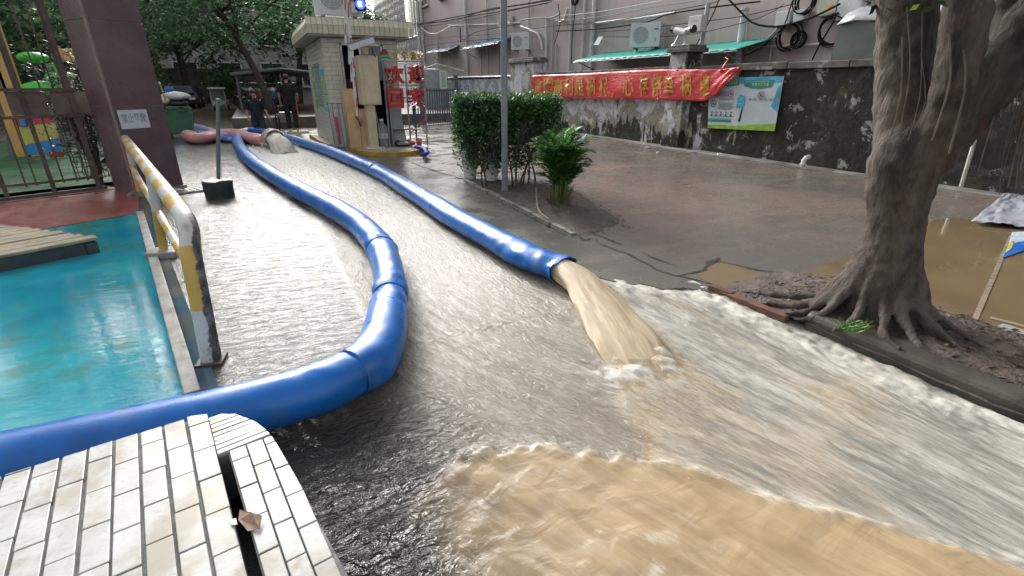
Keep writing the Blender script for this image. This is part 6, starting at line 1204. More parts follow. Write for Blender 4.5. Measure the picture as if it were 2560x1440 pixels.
# ================================================================= LAMP POLE, BED, HEDGE, POTS, PALM
lp = gz(1262, 482, .03); pole = thing('lamp_pole', 'tall plain grey steel pole rising out of the frame in front of the hedge', 'pole', (lp.x, lp.y, 0)); MB().cyl((lp.x, lp.y, 0), (lp.x, lp.y, 4.6), .046, .043, 16).build('shaft', mat('grey_steel_pole', (.20, .23, .25), .4, .2, 5, dirt=(.28, .29, .28), space='World'), pole, smooth=40); MB().cyl((lp.x, lp.y, .02), (lp.x, lp.y, .10), .056, .052, 16).build('sleeve', M_concrete, pole, smooth=40)
M_soil = mat('wet_soil', (.085, .068, .054), .7, .45, 9, .9, 40, dirt=(.12, .095, .07), dscale=6, space='World', bdist=.03)
bedp = [gz(x, y, .02) for x, y in ((1165, 452), (1230, 484), (1300, 520), (1370, 560), (1440, 588), (1500, 578), (1545, 552), (1490, 512), (1440, 478), (1390, 452), (1330, 440), (1250, 440))]
P_ = catmull(bedp + [bedp[0]], .12)[:-1]; cb_ = sum(P_, Vector()) / len(P_); mb = MB(); n = len(P_)
for r_, z_ in ((1, .018), (.9, .05), (.6, .085), (.25, .10)): mb.v += [(cb_.x + (p.x - cb_.x) * r_ + rr.uniform(-.02, .02), cb_.y + (p.y - cb_.y) * r_ + rr.uniform(-.02, .02), z_ + rr.uniform(-.012, .012)) for p in P_]
mb.f = [(i * n + j, i * n + (j + 1) % n, (i + 1) * n + (j + 1) % n, (i + 1) * n + j) for i in range(3) for j in range(n)] + [tuple(3 * n + j for j in range(n))]; struct(mb.build('soil_bed', M_soil, smooth=True))
mb = MB()
for k in range(1500):
    t = rr.random(); j = rr.randrange(n); q_ = 1.12 * math.sqrt(rr.random()); x = cb_.x + (P_[j].x - cb_.x) * q_; y = cb_.y + (P_[j].y - cb_.y) * q_; z = .03 + .07 * max(0, 1 - q_); a = rr.uniform(0, 6.3); l = rr.uniform(.01, .035); w = rr.uniform(.002, .006); d = Vector((math.cos(a) * l, math.sin(a) * l, 0)); e = Vector((-math.sin(a) * w, math.cos(a) * w, rr.uniform(.0, .006))); c = Vector((x, y, z)); mb.add([c - d, c - e, c + d, c + e], [(0, 1, 2, 3)])
stuff(mb.build('bed_litter', mat('dry_litter', (.13, .10, .07), .8, .5, 3)))
for k in range(7):                                         # broken kerb of the bed
    a = P_[0].lerp(gz(1440, 588, .02), k / 7) + Vector((-.02, -.03, 0)); b = P_[0].lerp(gz(1440, 588, .02), (k + .93) / 7) + Vector((-.02, -.03, 0)); d = (b - a).normalized(); nn = Vector((-d.y, d.x, 0)) * .03
    MB().slab(a - nn, b - nn, b + nn, a + nn, (0, 0, .03 + rr.uniform(-.008, .008))).build('bed_kerb', M_concrete, bpy.data.objects['soil_bed'], bevel=.008)
tag(MB().tube(catmull([gz(1340, 470, .10), gz(1342, 500, .10), gz(1350, 530, .09), (gz(1372, 548, .07))], .05), .012, 6).build('fallen_stem', mat('dry_stem', (.28, .21, .14), .7)), 'pale dry stem lying on the soil between the hedge and the palm', 'stem')

def leaf_mat(name, c0, c1, c2, tr=.35, rough=.42):
    t = NT(name); r = t.isl(); n = t.noise(t.co('World'), 1.2, 3); c = t.mix(t.ramp(r, .0, .75), c0, c1); c = t.mix(t.ramp(t.math('ADD', t.math('MULTIPLY', r, .6), t.math('MULTIPLY', n, .6)), .62, .85), c, c2); t.set(col=c, rough=rough, spec=.35)
    tl_ = t.n.new('ShaderNodeBsdfTranslucent'); t.l(c, tl_.inputs['Color']); mx = t.n.new('ShaderNodeMixShader'); mx.inputs[0].default_value = tr; t.l(t.b.outputs[0], mx.inputs[1]); t.l(tl_.outputs[0], mx.inputs[2]); t.l(mx.outputs[0], t.n['Material Output'].inputs['Surface']); return t.m
def leaves(name, cs, size, m, parent=None, up=.4, asp=.45, seed=0, droop=0.0):
    """leaf shaped faces (two triangles folded on the midrib) at points cs"""
    g = np.random.RandomState(seed); cs = np.asarray(cs, float); n = len(cs)
    ax = g.normal(size=(n, 3)); ax[:, 2] = ax[:, 2] * .6 - droop; ax /= np.linalg.norm(ax, axis=1)[:, None]
    nr = g.normal(size=(n, 3)); nr[:, 2] += up * 3; sd = np.cross(ax, nr); sd /= np.linalg.norm(sd, axis=1)[:, None] + 1e-9; nn = np.cross(sd, ax); L = size * g.uniform(.65, 1.3, n)[:, None]
    V = np.stack([cs - ax * L * .5, cs + sd * L * asp * .5 + nn * L * .08, cs + ax * L * .5, cs - sd * L * asp * .5 + nn * L * .08], 1).reshape(-1, 3)
    if parent is not None: iv = np.array(WM[parent.name].inverted()); V = V @ iv[:3, :3].T + iv[:3, 3]
    me = bpy.data.meshes.new(name); me.vertices.add(4 * n); me.vertices.foreach_set('co', V.astype(np.float32).ravel()); me.loops.add(4 * n); me.polygons.add(n); me.loops.foreach_set('vertex_index', np.arange(4 * n, dtype=np.int32)); me.polygons.foreach_set('loop_start', np.arange(0, 4 * n, 4, dtype=np.int32)); me.polygons.foreach_set('loop_total', np.full(n, 4, np.int32)); me.update(calc_edges=True); me.materials.append(m)
    o = bpy.data.objects.new(name, me); C.objects.link(o); WM[o.name] = Matrix.Identity(4)
    if parent is not None: o.parent = parent; WM[o.name] = WM[parent.name]
    return o
M_bark = NT('banyan_bark'); _co = M_bark.co('World'); _n = M_bark.noise(M_bark.co('World', (1, 1, .3)), 6, 8, .7, .5); _c = M_bark.mix(M_bark.ramp(_n, .36, .62), (.038, .029, .023), (.125, .10, .082)); _c = M_bark.mix(M_bark.math('MULTIPLY', M_bark.ramp(M_bark.noise(M_bark.co('World', (1, 1, .3)), 26, 7, .75, .4), .52, .66), .6), _c, (.030, .024, .019)); _c = M_bark.mix(M_bark.math('MULTIPLY', M_bark.ramp(M_bark.noise(_co, 2.6, 6), .5, .66), .7), _c, (.115, .108, .092)); _c = M_bark.mix(M_bark.math('MULTIPLY', M_bark.ramp(M_bark.noise(_co, 3.7, 6, .65), .56, .66), .6), _c, (.095, .048, .032)); _c = M_bark.mix(M_bark.math('MULTIPLY', M_bark.ramp(M_bark.noise(_co, 4.3, 7, .7), .56, .68), .6), _c, (.05, .055, .03)); M_bark.set(col=_c, rough=.75, spec=.3); _b = M_bark.bump(_n, .9, .05); _b = M_bark.bump(M_bark.noise(M_bark.co('World', (1, 1, .35)), 30, 8, .75, .4), .8, .02, _b); M_bark.bump(M_bark.vor(M_bark.co('World', (1, 1, .3)), 42), .5, .01, _b); M_bark = M_bark.m
M_twig = mat('dark_twig', (.045, .035, .026), .75, .4, 12)

# hedge: clipped bush on bare stems
M_hleaf = leaf_mat('hedge_leaf', (.024, .060, .026), (.058, .135, .052), (.14, .27, .08), .4)
hc = Vector((3.55, 7.35, 0)); hr = Vector((math.cos(R(-25)), math.sin(R(-25)), 0)); hf = Vector((math.sin(R(25)), math.cos(R(25)), 0))
hedge = thing('hedge_bush', 'clipped dark green box shaped bush on thin bare stems behind the grey pole', 'hedge', tuple(hc))
g = np.random.RandomState(3); pts = []
def hedge_in(u, v, z):
    wl = -.80 + .34 * max(0, (.75 - z)) ; wr = .82 - .42 * max(0, (.85 - z)); return wl < u < wr and abs(v) < .44 - .25 * max(0, .6 - z)
clump = [(g.uniform(-.8, .8), g.uniform(-.42, .42), g.uniform(.28, 1.34)) for _ in range(1250)]
clump = [c for c in clump if hedge_in(*c) and (c[2] > .55 or g.rand() < .85) and (not (c[0] > .15 and c[2] < .70) or g.rand() < .62)]
for c in clump:
    n = 20 if c[2] > .9 else 13
    q_ = g.normal(size=(n, 3)) * (.075, .07, .06) + c; pts += [p for p in q_ if p[2] < 1.39 + .02 * g.randn() and abs(p[0]) < .86]
topn = 3400; tp_ = np.stack([g.uniform(-.80, .82, topn), g.uniform(-.44, .44, topn), 1.30 + g.normal(size=topn) * .035 + .03 * np.sin(g.uniform(0, 6, topn))], 1)
fr = np.stack([g.uniform(-.80, .82, 2400), -.43 + g.normal(size=2400) * .03, g.uniform(.72, 1.33, 2400)], 1)
allp = np.concatenate([np.array(pts), tp_, fr]); W_ = np.array(hc)[None, :] + allp[:, :1] * np.array(hr)[None, :] + allp[:, 1:2] * np.array(hf)[None, :] + allp[:, 2:] * np.array([0, 0, 1.0])[None, :]
stuff(leaves('foliage', W_, .058, M_hleaf, hedge, .3, .5, 4))
mb = MB(); rr = random.Random(21)
def twig(p, d, L, r, dep, mb, spread=.6):
    P2 = [p]; q_ = p
    for k in range(4): d = (d + Vector((rr.uniform(-1, 1), rr.uniform(-1, 1), rr.uniform(-.3, .6))) * .22).normalized(); q_ = q_ + d * L / 4; P2.append(q_)
    mb.tube(P2, [r, r * .9, r * .8, r * .7, r * .6], 5, False)
    if dep:
        for k in range(rr.choice((2, 3))): twig(P2[rr.choice((2, 3, 4))], (d + Vector((rr.uniform(-1, 1), rr.uniform(-1, 1), rr.uniform(-.1, .7))) * spread).normalized(), L * .72, r * .62, dep - 1, mb, spread)
for px, py in ((1207, 470), (1216, 468), (1282, 478), (1297, 474), (1306, 472), (1318, 470), (1338, 462), (1290, 460), (1325, 455)):
    p = gz(px, py, .04); twig(p, Vector((rr.uniform(-.2, .2), rr.uniform(-.2, .2), 1)).normalized(), .42, .017, 4, mb, .75)
mb.build('stem', M_twig, hedge)
# white ribbed pots
M_pot = mat('white_pot', (.60, .59, .58), .4, .1, 6, dirt=(.40, .37, .33), space='World'); prof = [(.095, 0), (.10, .02)]
for k in range(10): z = .03 + k * .046; r_ = .10 + .047 * k / 10; prof += [(r_ + .007, z), (r_ + .008, z + .028), (r_, z + .038)]
prof += [(.160, .50), (.162, .53), (.145, .53), (.14, .46)]
for px, py, lab in ((1183, 451, 'left tall white ribbed flower pot standing under the hedge edge'), (1236, 459, 'right white ribbed flower pot half hidden behind the hedge leaves')):
    p = gz(px, py, .02); pt_ = thing('flower_pot', lab, 'flower pot', (p.x, p.y + .12, .03), 0, 'white flower pots by the hedge'); MB().lathe(prof, 24, (p.x, p.y + .12, .03)).build('pot', M_pot, pt_, smooth=50); MB().lathe([(.14, .47), (.02, .48)], 16, (p.x, p.y + .12, .03)).build('potting_soil', M_soil, pt_)
# palm
M_palm = leaf_mat('palm_leaf', (.030, .10, .030), (.068, .19, .048), (.17, .35, .06), .5, .35); M_pstem = mat('palm_stem', (.10, .13, .05), .5, .35, 8)
pc_ = gz(1398, 516, .05); palm = thing('palm', 'bushy small palm with arching feather fronds growing from the soil bed', 'palm', (pc_.x, pc_.y, .05))
def frond(L, n, seed, droop):
    rq = random.Random(seed); mb = MB(); P2 = [];
    for k in range(9): t = k / 8; P2.append(Vector((0, L * (.75 * t), L * (1.0 * t - droop * t * t))))
    mb.tube(P2, [.006, .0055, .005, .0045, .004, .0035, .003, .0025, .002], 4, False)
    for k in range(n):
        t = .28 + .72 * k / (n - 1); i = min(int(t * 8), 7); p = P2[i].lerp(P2[i + 1], t * 8 - i); a = (P2[i + 1] - P2[i]).normalized()
        ll = L * .46 * math.sin(math.pi * (.18 + .78 * (t - .28) / .72)) ** .7
        for s in (-1, 1):
            d = (Vector((s, 0, .15)) * .9 + a * .75 + Vector((0, 0, rq.uniform(-.15, .1)))).normalized(); e = d.cross(a).normalized().cross(d) * .0115; tip = p + d * ll + Vector((0, 0, -ll * .25)); m_ = p + d * ll * .55 + Vector((0, 0, -ll * .04))
            mb.add([p, m_ - e, tip, m_ + e], [(0, 1, 2, 3)])
    return mb.mesh('frond', M_palm)
fm = [frond(.42, 13, 1, .5), frond(.50, 15, 2, .6), frond(.38, 12, 3, .35), frond(.46, 14, 4, .75)]
rr = random.Random(14)
for k in range(95):
    a = k * 2.399; rad = .10 * math.sqrt(rr.random()); zz = rr.uniform(.08, .56) if k > 16 else rr.uniform(.45, .66); tilt = rr.uniform(-.45, -.05) if k > 16 else rr.uniform(-.80, -.45)
    if k > 16 and zz < .30: tilt = rr.uniform(-.78, -.55)
    bx, by = pc_.x + rad * math.cos(a), pc_.y + rad * math.sin(a); inst('frond', fm[k % 4], palm, Matrix.Translation((bx, by, .05 + zz)) @ Matrix.Rotation(a - R(90), 4, 'Z') @ Matrix.Rotation(-tilt, 4, 'X') @ Matrix.Scale(rr.uniform(.8, 1.08), 4))
    if k % 2 == 0: MB().tube([(pc_.x + rad * .8 * math.cos(a), pc_.y + rad * .8 * math.sin(a), .02), (bx, by, .05 + zz)], [.014, .009], 6).build('stem', M_pstem, palm)
mb = MB()
for k in range(70): a = rr.uniform(0, 6.3); r0 = rr.uniform(.02, .13); l = rr.uniform(.12, .34); p = Vector((pc_.x + r0 * math.cos(a), pc_.y + r0 * math.sin(a), .05)); mb.tube([p, p + Vector((math.cos(a) * .05, math.sin(a) * .05, l * .7)), p + Vector((math.cos(a) * .12, math.sin(a) * .12, l))], [.005, .004, .001], 4, False)
stuff(mb.build('basal_shoots', mat('dry_palm_shoot', (.14, .13, .06), .7, .4, 9), palm))

# ================================================================= BANYAN TREE AND ITS BED
M_bedc = mat('wet_dark_kerb', (.062, .056, .046), .5, .4, 4, .5, 50, dirt=(.11, .105, .09), space='World')
struct(MB().prism([(3.02, 1.75), (3.03, -6), (3.20, -6), (3.20, 1.8)], -.06, .125).build('tree_bed_kerb', M_bedc, bevel=.03))
struct(MB().prism([(3.86, -6), (3.99, -6), (3.97, 1.1), (3.84, 1.1)], -.06, .135).build('tree_bed_kerb', mat('pale_far_kerb', (.26, .26, .23), .55, .3, 5, .3, 60, dirt=(.12, .12, .10)), bevel=.015))
g = np.random.RandomState(5); nx_, ny_ = 40, 150; xs_ = np.linspace(3.0, 3.97, nx_); yy_ = np.linspace(-6, 2.9, ny_); XX, YY = np.meshgrid(xs_, yy_); edge_f = sstep(3.04, 3.25, XX) * sstep(3.97, 3.84, XX)
ZZ = .06 + .07 * edge_f + .07 * edge_f * (fbm(XX * 5, YY * 4, 4, 3) - .4) + .03 * (fbm(XX * 17, YY * 8, 3, 6) - .5); ZZ = np.where(YY > 1.6, ZZ * sstep(2.75, 1.6, YY) + .012, ZZ)
mb = MB(); mb.v = [tuple(v) for v in np.stack([XX, YY, ZZ], -1).reshape(-1, 3)]; mb.f = [(i * nx_ + j, i * nx_ + j + 1, (i + 1) * nx_ + j + 1, (i + 1) * nx_ + j) for i in range(ny_ - 1) for j in range(nx_ - 1)]
struct(mb.build('tree_bed_soil', mat('red_brown_soil', (.085, .062, .048), .6, .45, 6, .8, 45, dirt=(.17, .135, .11), dscale=4, space='World', bdist=.03), smooth=True))
mb = MB()
for k in range(2600):
    x = rr.uniform(3.08, 3.92); y = rr.uniform(-1.5, 2.3) ; i = min(int((y + 6) / 8.9 * (ny_ - 1)), ny_ - 1); j = min(max(int((x - 3.0) / .97 * (nx_ - 1)), 0), nx_ - 1); z = float(ZZ[i, j]) + .008; a_ = rr.uniform(0, 6.3); l = rr.uniform(.008, .03); w = rr.uniform(.002, .009); d = Vector((math.cos(a_) * l, math.sin(a_) * l, rr.uniform(-.006, .006))); e = Vector((-math.sin(a_) * w, math.cos(a_) * w, rr.uniform(-.004, .006))); c = Vector((x, y, z)); mb.add([c - d, c - e, c + d, c + e], [(0, 1, 2, 3)])
tl_m = NT('bed_leaf_litter'); tl_m.set(col=tl_m.mix(tl_m.isl(), (.03, .021, .015), (.17, .12, .09)), rough=.6); stuff(mb.build('leaf_litter', tl_m.m))
M_brick = mat('red_brick', (.15, .065, .042), .6, .3, 8, .4, 40, dirt=(.10, .07, .05), rvar=.4); bkm = MB().box((0, 0, 0), (.055, .20, .075)).mesh('brick', M_brick); bt = thing('brick_edging', 'short row of wet red bricks edging the tree bed beside the rushing water', 'brick edging', (3.0, 2.2, 0))
for k in range(6):
    p = gz(1797 + k * 26, 736 + k * 11.5, .02); o = inst('brick', bkm, bt, Matrix.Translation((p.x + .02, p.y, .028 + rr.uniform(-.01, .012))) @ Matrix.Rotation(rr.uniform(-.1, .1) + .06, 4, 'Z') @ Matrix.Rotation(rr.uniform(-.1, .1), 4, 'Y')); b = o.modifiers.new('bevel', 'BEVEL'); b.width = .006; b.segments = 2
TB = Vector((3.46, 1.60, 0)); tn = Vector((TB.x, TB.y, 0)).normalized()
def tp2(px, py, w, back=0.0):
    p = gp(px, py, TB + tn * back, tn); dep = (p - O).dot(Vector((math.sin(YAW) * math.cos(PITCH), math.cos(YAW) * math.cos(PITCH), -math.sin(PITCH)))); return p, w / 2 / FPX * dep
tree = thing('banyan_tree', 'big banyan tree with twin fused trunk and spreading surface roots beside the flood water', 'tree', tuple(TB))
def limb(L, mb, n=16, step=.10):
    q_ = [tp2(*a) for a in L]; P2 = catmull([p for p, r in q_], step); d = [0]
    for a, b in zip([p for p, r in q_][:-1], [p for p, r in q_][1:]): d.append(d[-1] + (b - a).length)
    e = [0]
    for a, b in zip(P2[:-1], P2[1:]): e.append(e[-1] + (b - a).length)
    mb.tube(P2, [float(np.interp(x * d[-1] / max(e[-1], 1e-6), d, [r for p, r in q_])) for x in e], n)
tm = MB()
limb([(2195, 860, 190), (2205, 790, 200), (2215, 720, 172), (2226, 650, 128), (2236, 570, 122), (2250, 470, 142), (2266, 400, 160), (2280, 350, 140), (2290, 300, 96), (2298, 262, 30)], tm)
limb([(2246, 520, 80, .03), (2250, 420, 120, .02), (2250, 340, 116, .04), (2254, 220, 116, .10), (2262, 110, 124, .14), (2268, 0, 130, .16), (2270, -200, 130, .2), (2250, -500, 120, .3)], tm)
limb([(2262, 520, 50, .04), (2300, 420, 70, .0), (2344, 325, 84, -.08), (2384, 210, 88, -.12), (2408, 90, 98, -.14), (2428, -50, 104, -.14), (2455, -260, 105, -.1)], tm)
limb([(2262, 530, 50, .06), (2316, 425, 80, .1), (2392, 320, 104, .14), (2490, 190, 130, .18), (2580, 80, 140, .2), (2670, -40, 140, .2), (2800, -200, 130, .2)], tm)
limb([(2300, 470, 40, .1), (2390, 350, 62, .2), (2450, 220, 70, .22), (2500, 100, 60, .24), (2530, -20, 60, .25), (2550, -200, 60, .25)], tm)
for k in range(9):                                               # fluted ribs running into the buttress
    x = 2130 + k * 18; x2 = 2186 + k * 9.5; limb([(x - (4 - k) * 9, 842 - abs(k - 4) * 4, 30), (x, 790, 36), ((x + x2) / 2, 720, 30), (x2, 640, 26), (x2 + 6, 540, 22), (x2 + 14, 430, 18)], tm, 8)
rr = random.Random(9)
def root(px, r0, r1, mb, z0=.12):
    G_ = [gz(x, y, min(z, .12)) for x, y, z in px[2 if len(px) > 3 else 1:]]; dd = (G_[0] - TB); dd.z = 0; dl = dd.length; dd.normalize()
    P2 = [TB + dd * .05 + Vector((0, 0, .62)), TB + dd * .17 + Vector((0, 0, .36)), TB + dd * (.17 + (dl - .17) * .5) + Vector((0, 0, .19))] + G_
    P2 = catmull(P2, .06); n = len(P2); mb.tube([p + Vector((rr.uniform(-.006, .006), rr.uniform(-.006, .006), rr.uniform(-.004, .006))) for p in P2], [r0 + (r1 - r0) * i / (n - 1) for i in range(n)], 10)
for px, r0, r1 in (([(2150, 690, .42), (2110, 725, .28), (2060, 745, .17), (1990, 745, .10), (1900, 735, .06), (1850, 730, .03)], .075, .014), ([(2140, 720, .34), (2085, 757, .18), (2010, 765, .10), (1930, 760, .07), (1870, 760, .04)], .07, .014), ([(2140, 740, .28), (2080, 780, .14), (2010, 782, .09), (1930, 785, .06)], .07, .012), ([(2150, 770, .22), (2095, 798, .12), (2030, 800, .09), (1980, 798, .06)], .06, .012), ([(2170, 790, .2), (2120, 815, .12), (2080, 825, .10)], .05, .02),
                   ([(2250, 800, .2), (2260, 838, .12), (2300, 870, .12), (2380, 900, .12), (2470, 930, .11)], .06, .012), ([(2280, 790, .2), (2310, 828, .13), (2380, 862, .14), (2480, 900, .14), (2580, 930, .13)], .06, .012), ([(2290, 770, .22), (2320, 815, .13), (2400, 838, .15), (2520, 880, .15), (2620, 900, .13)], .055, .012), ([(2220, 820, .18), (2210, 850, .12), (2250, 875, .12)], .05, .02), ([(2350, 850, .14), (2420, 885, .14), (2500, 890, .15), (2600, 935, .13)], .03, .01), ([(2400, 880, .13), (2450, 905, .14), (2540, 950, .12)], .025, .01)): root(px, r0, r1, tm)
rw = random.Random(31)
for k in range(26):                                              # tangle of thin surface roots over the bed
    y0 = rw.uniform(-1.2, 1.3); x0 = rw.uniform(3.22, 3.8); P2 = [Vector((x0, y0, .14))]; a_ = rw.uniform(-1.9, -1.2)
    for j in range(6): a_ += rw.uniform(-.5, .5); P2.append(P2[-1] + Vector((math.cos(a_) * .12, math.sin(a_) * .12, rw.uniform(-.015, .015)))); P2[-1].x = min(max(P2[-1].x, 3.2), 3.84)
    P2 = catmull(P2, .05); r0 = rw.uniform(.010, .026); tm.tube(P2, [r0 * (1 - .6 * j / len(P2)) for j in range(len(P2))], 7)
o = tm.build('trunk', M_bark, tree, smooth=True); rm = o.modifiers.new('fuse', 'REMESH'); rm.mode = 'VOXEL'; rm.voxel_size = .016; rm.use_smooth_shade = True
sm = o.modifiers.new('soft', 'SMOOTH'); sm.iterations = 4; sm.factor = .5
tx1 = bpy.data.textures.new('bark_lumps', 'CLOUDS'); tx1.noise_scale = .09; tx1.noise_depth = 3; dm = o.modifiers.new('lumps', 'DISPLACE'); dm.texture = tx1; dm.strength = .035; dm.mid_level = .5; dm.texture_coords = 'GLOBAL'
mb = MB()                                                         # aerial roots hugging the trunk
for k in range(6):
    x = rr.uniform(2215, 2420); L = [(x + rr.uniform(-8, 8), 60 + rr.uniform(-60, 80), -.24), (x + rr.uniform(-15, 10), 200 + rr.uniform(-40, 60), -.23), (x - 30 + rr.uniform(-15, 10), 340 + rr.uniform(-30, 70), -.23)]
    P2 = catmull([tp2(a, b, 1, c)[0] for a, b, c in L], .08); mb.tube(P2, rr.uniform(.002, .006), 6)
for k in range(14): x = rr.uniform(2460, 2600); y0 = rr.uniform(60, 300); P2 = [tp2(x, y0, 1, .1)[0], tp2(x - 25, y0 + 90, 1, .12)[0], tp2(x - 40 + rr.uniform(-20, 20), y0 + 200, 1, .12)[0]]; mb.tube(catmull(P2, .08), rr.uniform(.002, .007), 5)
stuff(mb.build('aerial_roots', mat('aerial_root', (.12, .09, .07), .7, .3, 9), tree))
M_bleaf = leaf_mat('banyan_leaf', (.012, .03, .010), (.03, .07, .022), (.06, .13, .03), .35)
def crown_pts(c, rad, nclump, nleaf, cs, seed, shell=.55):
    g = np.random.RandomState(seed); d = g.normal(size=(nclump, 3)); d /= np.linalg.norm(d, axis=1)[:, None]; r = shell + (1 - shell) * g.rand(nclump, 1) ** .7; cc = np.array(c) + d * r * np.array(rad) * (1 + .18 * g.normal(size=(nclump, 1)))
    return (cc[:, None, :] + g.normal(size=(nclump, nleaf, 3)) * cs * np.array([1, 1, .6])).reshape(-1, 3)
stuff(leaves('crown', np.concatenate([crown_pts((4.6, 2.2, 6.6), (4.2, 4.2, 1.7), 150, 55, .38, 2), crown_pts((1.3, 6.3, 6.6), (1.9, 2.1, .9), 46, 55, .34, 3)]), .17, M_bleaf, tree, .4, .5, 6))
# low hanging leaves, shade put into their dark colour, at the top beside the trunk and one bright leaf
lv = []
g = np.random.RandomState(8)
for k in range(26): p, _ = tp2(2190 + 150 * g.rand(), -40 + 55 * g.rand(), 1, g.uniform(-.35, .2)); lv.append(np.array(p) + g.normal(size=(5, 3)) * .05)
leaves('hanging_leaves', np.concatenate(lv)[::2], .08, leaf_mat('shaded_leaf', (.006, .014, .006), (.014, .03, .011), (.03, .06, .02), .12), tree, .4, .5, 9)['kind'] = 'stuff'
a, b = tp2(2274, 26, 1, -.45)[0], tp2(2300, 10, 1, -.45)[0]; c = (a + b) / 2; d = (b - a).normalized(); e = d.cross(tn).normalized() * .012
MB().add([a, c - e + tn * .004, b, c + e - tn * .004], [(0, 1, 2), (0, 2, 3)]).build('bright_leaf', mat('lime_leaf', (.30, .45, .05), .4, .1), tree)
lv = []; gp0 = gz(2125, 822, .14)
mb = MB()
for k in range(60): a = rr.uniform(0, 6.3); p = gp0 + Vector((rr.uniform(-.06, .10), rr.uniform(-.05, .05), 0)); l = rr.uniform(.03, .07); d = Vector((math.cos(a), math.sin(a), 1.0)) * l; e = Vector((-math.sin(a), math.cos(a), 0)) * .004; mb.add([p - e, p + e, p + d * .6 + e, p + d + Vector((0, 0, -.01))], [(0, 1, 2, 3)])
stuff(mb.build('grass_tuft', leaf_mat('fresh_grass', (.06, .16, .03), (.10, .24, .04), (.16, .32, .05))))
# crinkled sheet, coloured patch and pale strips in the right hand puddle
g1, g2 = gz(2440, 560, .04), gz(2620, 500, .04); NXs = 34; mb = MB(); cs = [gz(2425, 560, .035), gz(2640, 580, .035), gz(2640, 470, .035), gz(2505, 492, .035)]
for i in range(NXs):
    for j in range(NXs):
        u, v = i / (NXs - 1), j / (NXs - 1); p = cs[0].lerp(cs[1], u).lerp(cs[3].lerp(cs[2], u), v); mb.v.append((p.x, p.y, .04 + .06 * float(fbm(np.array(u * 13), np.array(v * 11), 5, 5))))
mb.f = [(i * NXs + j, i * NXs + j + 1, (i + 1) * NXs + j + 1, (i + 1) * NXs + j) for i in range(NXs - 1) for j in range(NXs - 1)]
o = mb.build('crinkled_sheet', mat('crinkled_grey', (.42, .45, .50), .18, .25, 5, dirt=(.2, .2, .2)), smooth=True); tag(o, 'crinkled pale grey sheet lying at the far edge of the brown puddle', 'pale sheet'); o.modifiers.new('t', 'SOLIDIFY').thickness = .003
bg_ = thing('colour_patch', 'flat patch of blue, white and yellow panels lying in the brown puddle', 'patch', tuple(gz(2545, 610, .03)))  # flat coloured panels laid on the puddle
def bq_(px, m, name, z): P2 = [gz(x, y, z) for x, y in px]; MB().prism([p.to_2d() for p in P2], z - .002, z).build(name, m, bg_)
bq_(((2530, 580), (2600, 577), (2620, 600), (2505, 644), (2520, 615)), mat('patch_white', (.55, .60, .68), .25), 'white_panel', .034); bq_(((2540, 606), (2620, 590), (2620, 604), (2506, 645), (2516, 624)), mat('patch_blue', (.02, .14, .50), .25), 'blue_panel', .037); bq_(((2522, 608), (2534, 600), (2530, 620), (2514, 632)), mat('patch_yellow', (.5, .5, .12), .3), 'yellow_panel', .040)
st_ = thing('reflection_strip', 'pale strips in place of reflections crossing the brown puddle on the right', 'reflection', tuple(gz(2490, 700, .03)))  # strips built where the puddle only reflects things out of view
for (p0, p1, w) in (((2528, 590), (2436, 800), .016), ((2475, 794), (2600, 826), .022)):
    a, b = gz(*p0, .029), gz(*p1, .029); d = (b - a).normalized(); nn = Vector((-d.y, d.x, 0)) * w; MB().slab(a - nn, b - nn, b + nn, a + nn, (0, 0, .003)).build('strip', mat('reflection_pale', (.28, .225, .165), .3, .2, 4), st_)

# ================================================================= STREET TREES
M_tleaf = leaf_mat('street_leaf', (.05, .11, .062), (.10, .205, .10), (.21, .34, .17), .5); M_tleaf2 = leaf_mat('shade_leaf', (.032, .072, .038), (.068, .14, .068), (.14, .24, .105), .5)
M_tbark = mat('street_bark', (.055, .048, .040), .8, .4, 6, .5, 30)
def street_tree(label, x, y, h, rad, m, nc=60, nl=60, ls=.20, seed=1, z0=0.0, trunk_r=.17, cz=None, lean=0.0, cs=.42, group='trees closing the street'):
    t = thing('street_tree', label, 'tree', (x, y, z0), 0, group); rq = random.Random(seed); top = Vector((x + lean, y, cz - rad[2] * .3 if cz else h * .7)); mb = MB()
    P2 = [Vector((x, y, z0 - .1)), Vector((x + lean * .3, y + .05, z0 + (top.z - z0) * .4)), top]; mb.tube(catmull(P2, .3), [trunk_r * (1 - .45 * k / max(1, len(catmull(P2, .3)) - 1)) for k in range(len(catmull(P2, .3)))], 9); mb.build('trunk', M_tbark, t, smooth=True); mb = MB()
    for k in range(9): a = k * 2.4 + rq.random(); e = Vector((x + lean + rad[0] * .75 * math.cos(a), y + rad[1] * .75 * math.sin(a), (cz or h) + rad[2] * rq.uniform(-.3, .6))); s = P2[1].lerp(top, rq.uniform(.2, 1)); mb.tube(catmull([s, s.lerp(e, .5) + Vector((0, 0, .25)), e], .4), [.075, .06, .05, .04, .03, .025, .02, .015] + [.012] * 30 if False else .045, 6)
    mb.build('limbs', M_tbark, t, smooth=True); stuff(leaves('crown', crown_pts((x + lean, y, cz or h), rad, nc, nl, cs, seed, .35), ls, m, t, .5, .5, seed)); return t
street_tree('leafy spreading tree overhanging the street left of the guard booth', .75, 23.5, 0, (4.6, 3.2, 1.9), M_tleaf, 150, 60, .20, 3, .42, .16, 4.9, -1.3)
street_tree('tree directly behind the maroon pillar with light green crown', -3.6, 27, 0, (3.6, 3, 2.2), M_tleaf, 90, 60, .22, 4, 0, .2, 5.2)
street_tree('dark dense tree over the far garden wall', -3.4, 38, 0, (5.5, 3, 4.0), M_tleaf2, 150, 60, .30, 5, .3, .25, 6)
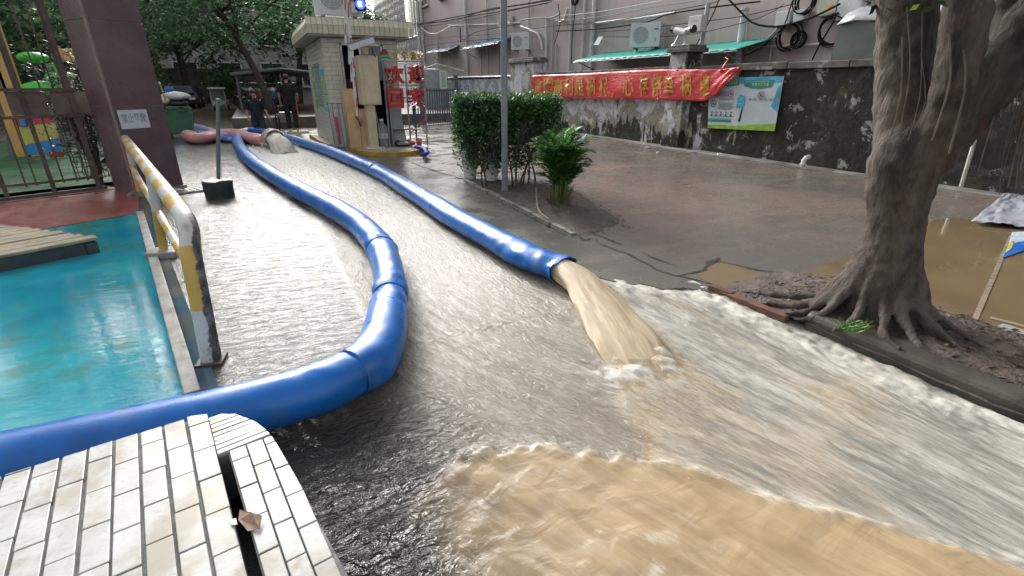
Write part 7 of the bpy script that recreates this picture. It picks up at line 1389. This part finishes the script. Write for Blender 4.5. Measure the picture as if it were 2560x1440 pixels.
street_tree('dark tree with a leaning trunk behind the shelter', 2.8, 36.5, 0, (4, 3, 2.6), M_tleaf2, 80, 60, .28, 6, .42, .22, 5.0, .6)
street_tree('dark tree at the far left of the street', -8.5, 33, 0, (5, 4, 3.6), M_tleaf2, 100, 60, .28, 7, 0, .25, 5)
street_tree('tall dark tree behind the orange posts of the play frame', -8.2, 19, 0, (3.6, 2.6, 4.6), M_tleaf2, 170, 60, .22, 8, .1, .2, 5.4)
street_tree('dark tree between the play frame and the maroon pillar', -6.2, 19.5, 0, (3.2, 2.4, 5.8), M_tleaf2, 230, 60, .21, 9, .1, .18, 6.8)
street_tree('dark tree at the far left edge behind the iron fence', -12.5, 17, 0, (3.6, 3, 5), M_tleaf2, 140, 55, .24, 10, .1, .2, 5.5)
def shrub(name, label, c, rad, m, n, ls, seed, cat='shrub'):
    t = thing(name, label, cat, (c[0], c[1], 0)); rq = random.Random(seed); mb = MB()
    for k in range(7): a = k * .9; mb.tube([(c[0], c[1], 0), (c[0] + rad[0] * .3 * math.cos(a), c[1] + rad[1] * .3 * math.sin(a), c[2] * .6), (c[0] + rad[0] * .6 * math.cos(a), c[1] + rad[1] * .6 * math.sin(a), c[2] + rad[2] * .3)], [.03, .02, .01], 6)
    mb.build('stem', M_twig, t); stuff(leaves('foliage', crown_pts(c, rad, n, 30, .13, seed, .2), ls, m, t, .3, .45, seed)); return t
M_dry = leaf_mat('dry_vine_leaf', (.05, .045, .04), (.14, .13, .11), (.32, .31, .29), .2)
cv = C0 + db * (wb + .28) + Vector((-.12, .35, 0)); shrub('dry_vine', 'grey brown dried vine climbing between the fence post and the maroon pillar', (cv.x, cv.y, 1.0), (.28, .28, 1.0), M_dry, 70, .07, 11, 'vine')
shrub('shrub', 'dark green shrub under the street tree behind the walking man', (1.6, 33, 1.5), (1.3, .8, 1.2), M_tleaf, 60, .16, 12); shrub('shrub', 'bushy green shrub behind the cream tricycle', (-.9, 40, 1.6), (1.8, .9, 1.4), M_tleaf2, 70, .2, 13); shrub('shrub', 'leafy pot plants behind the air conditioner on the booth roof', (3.1, 16.0, 3.25), (.8, .5, .35), M_tleaf2, 40, .12, 14)
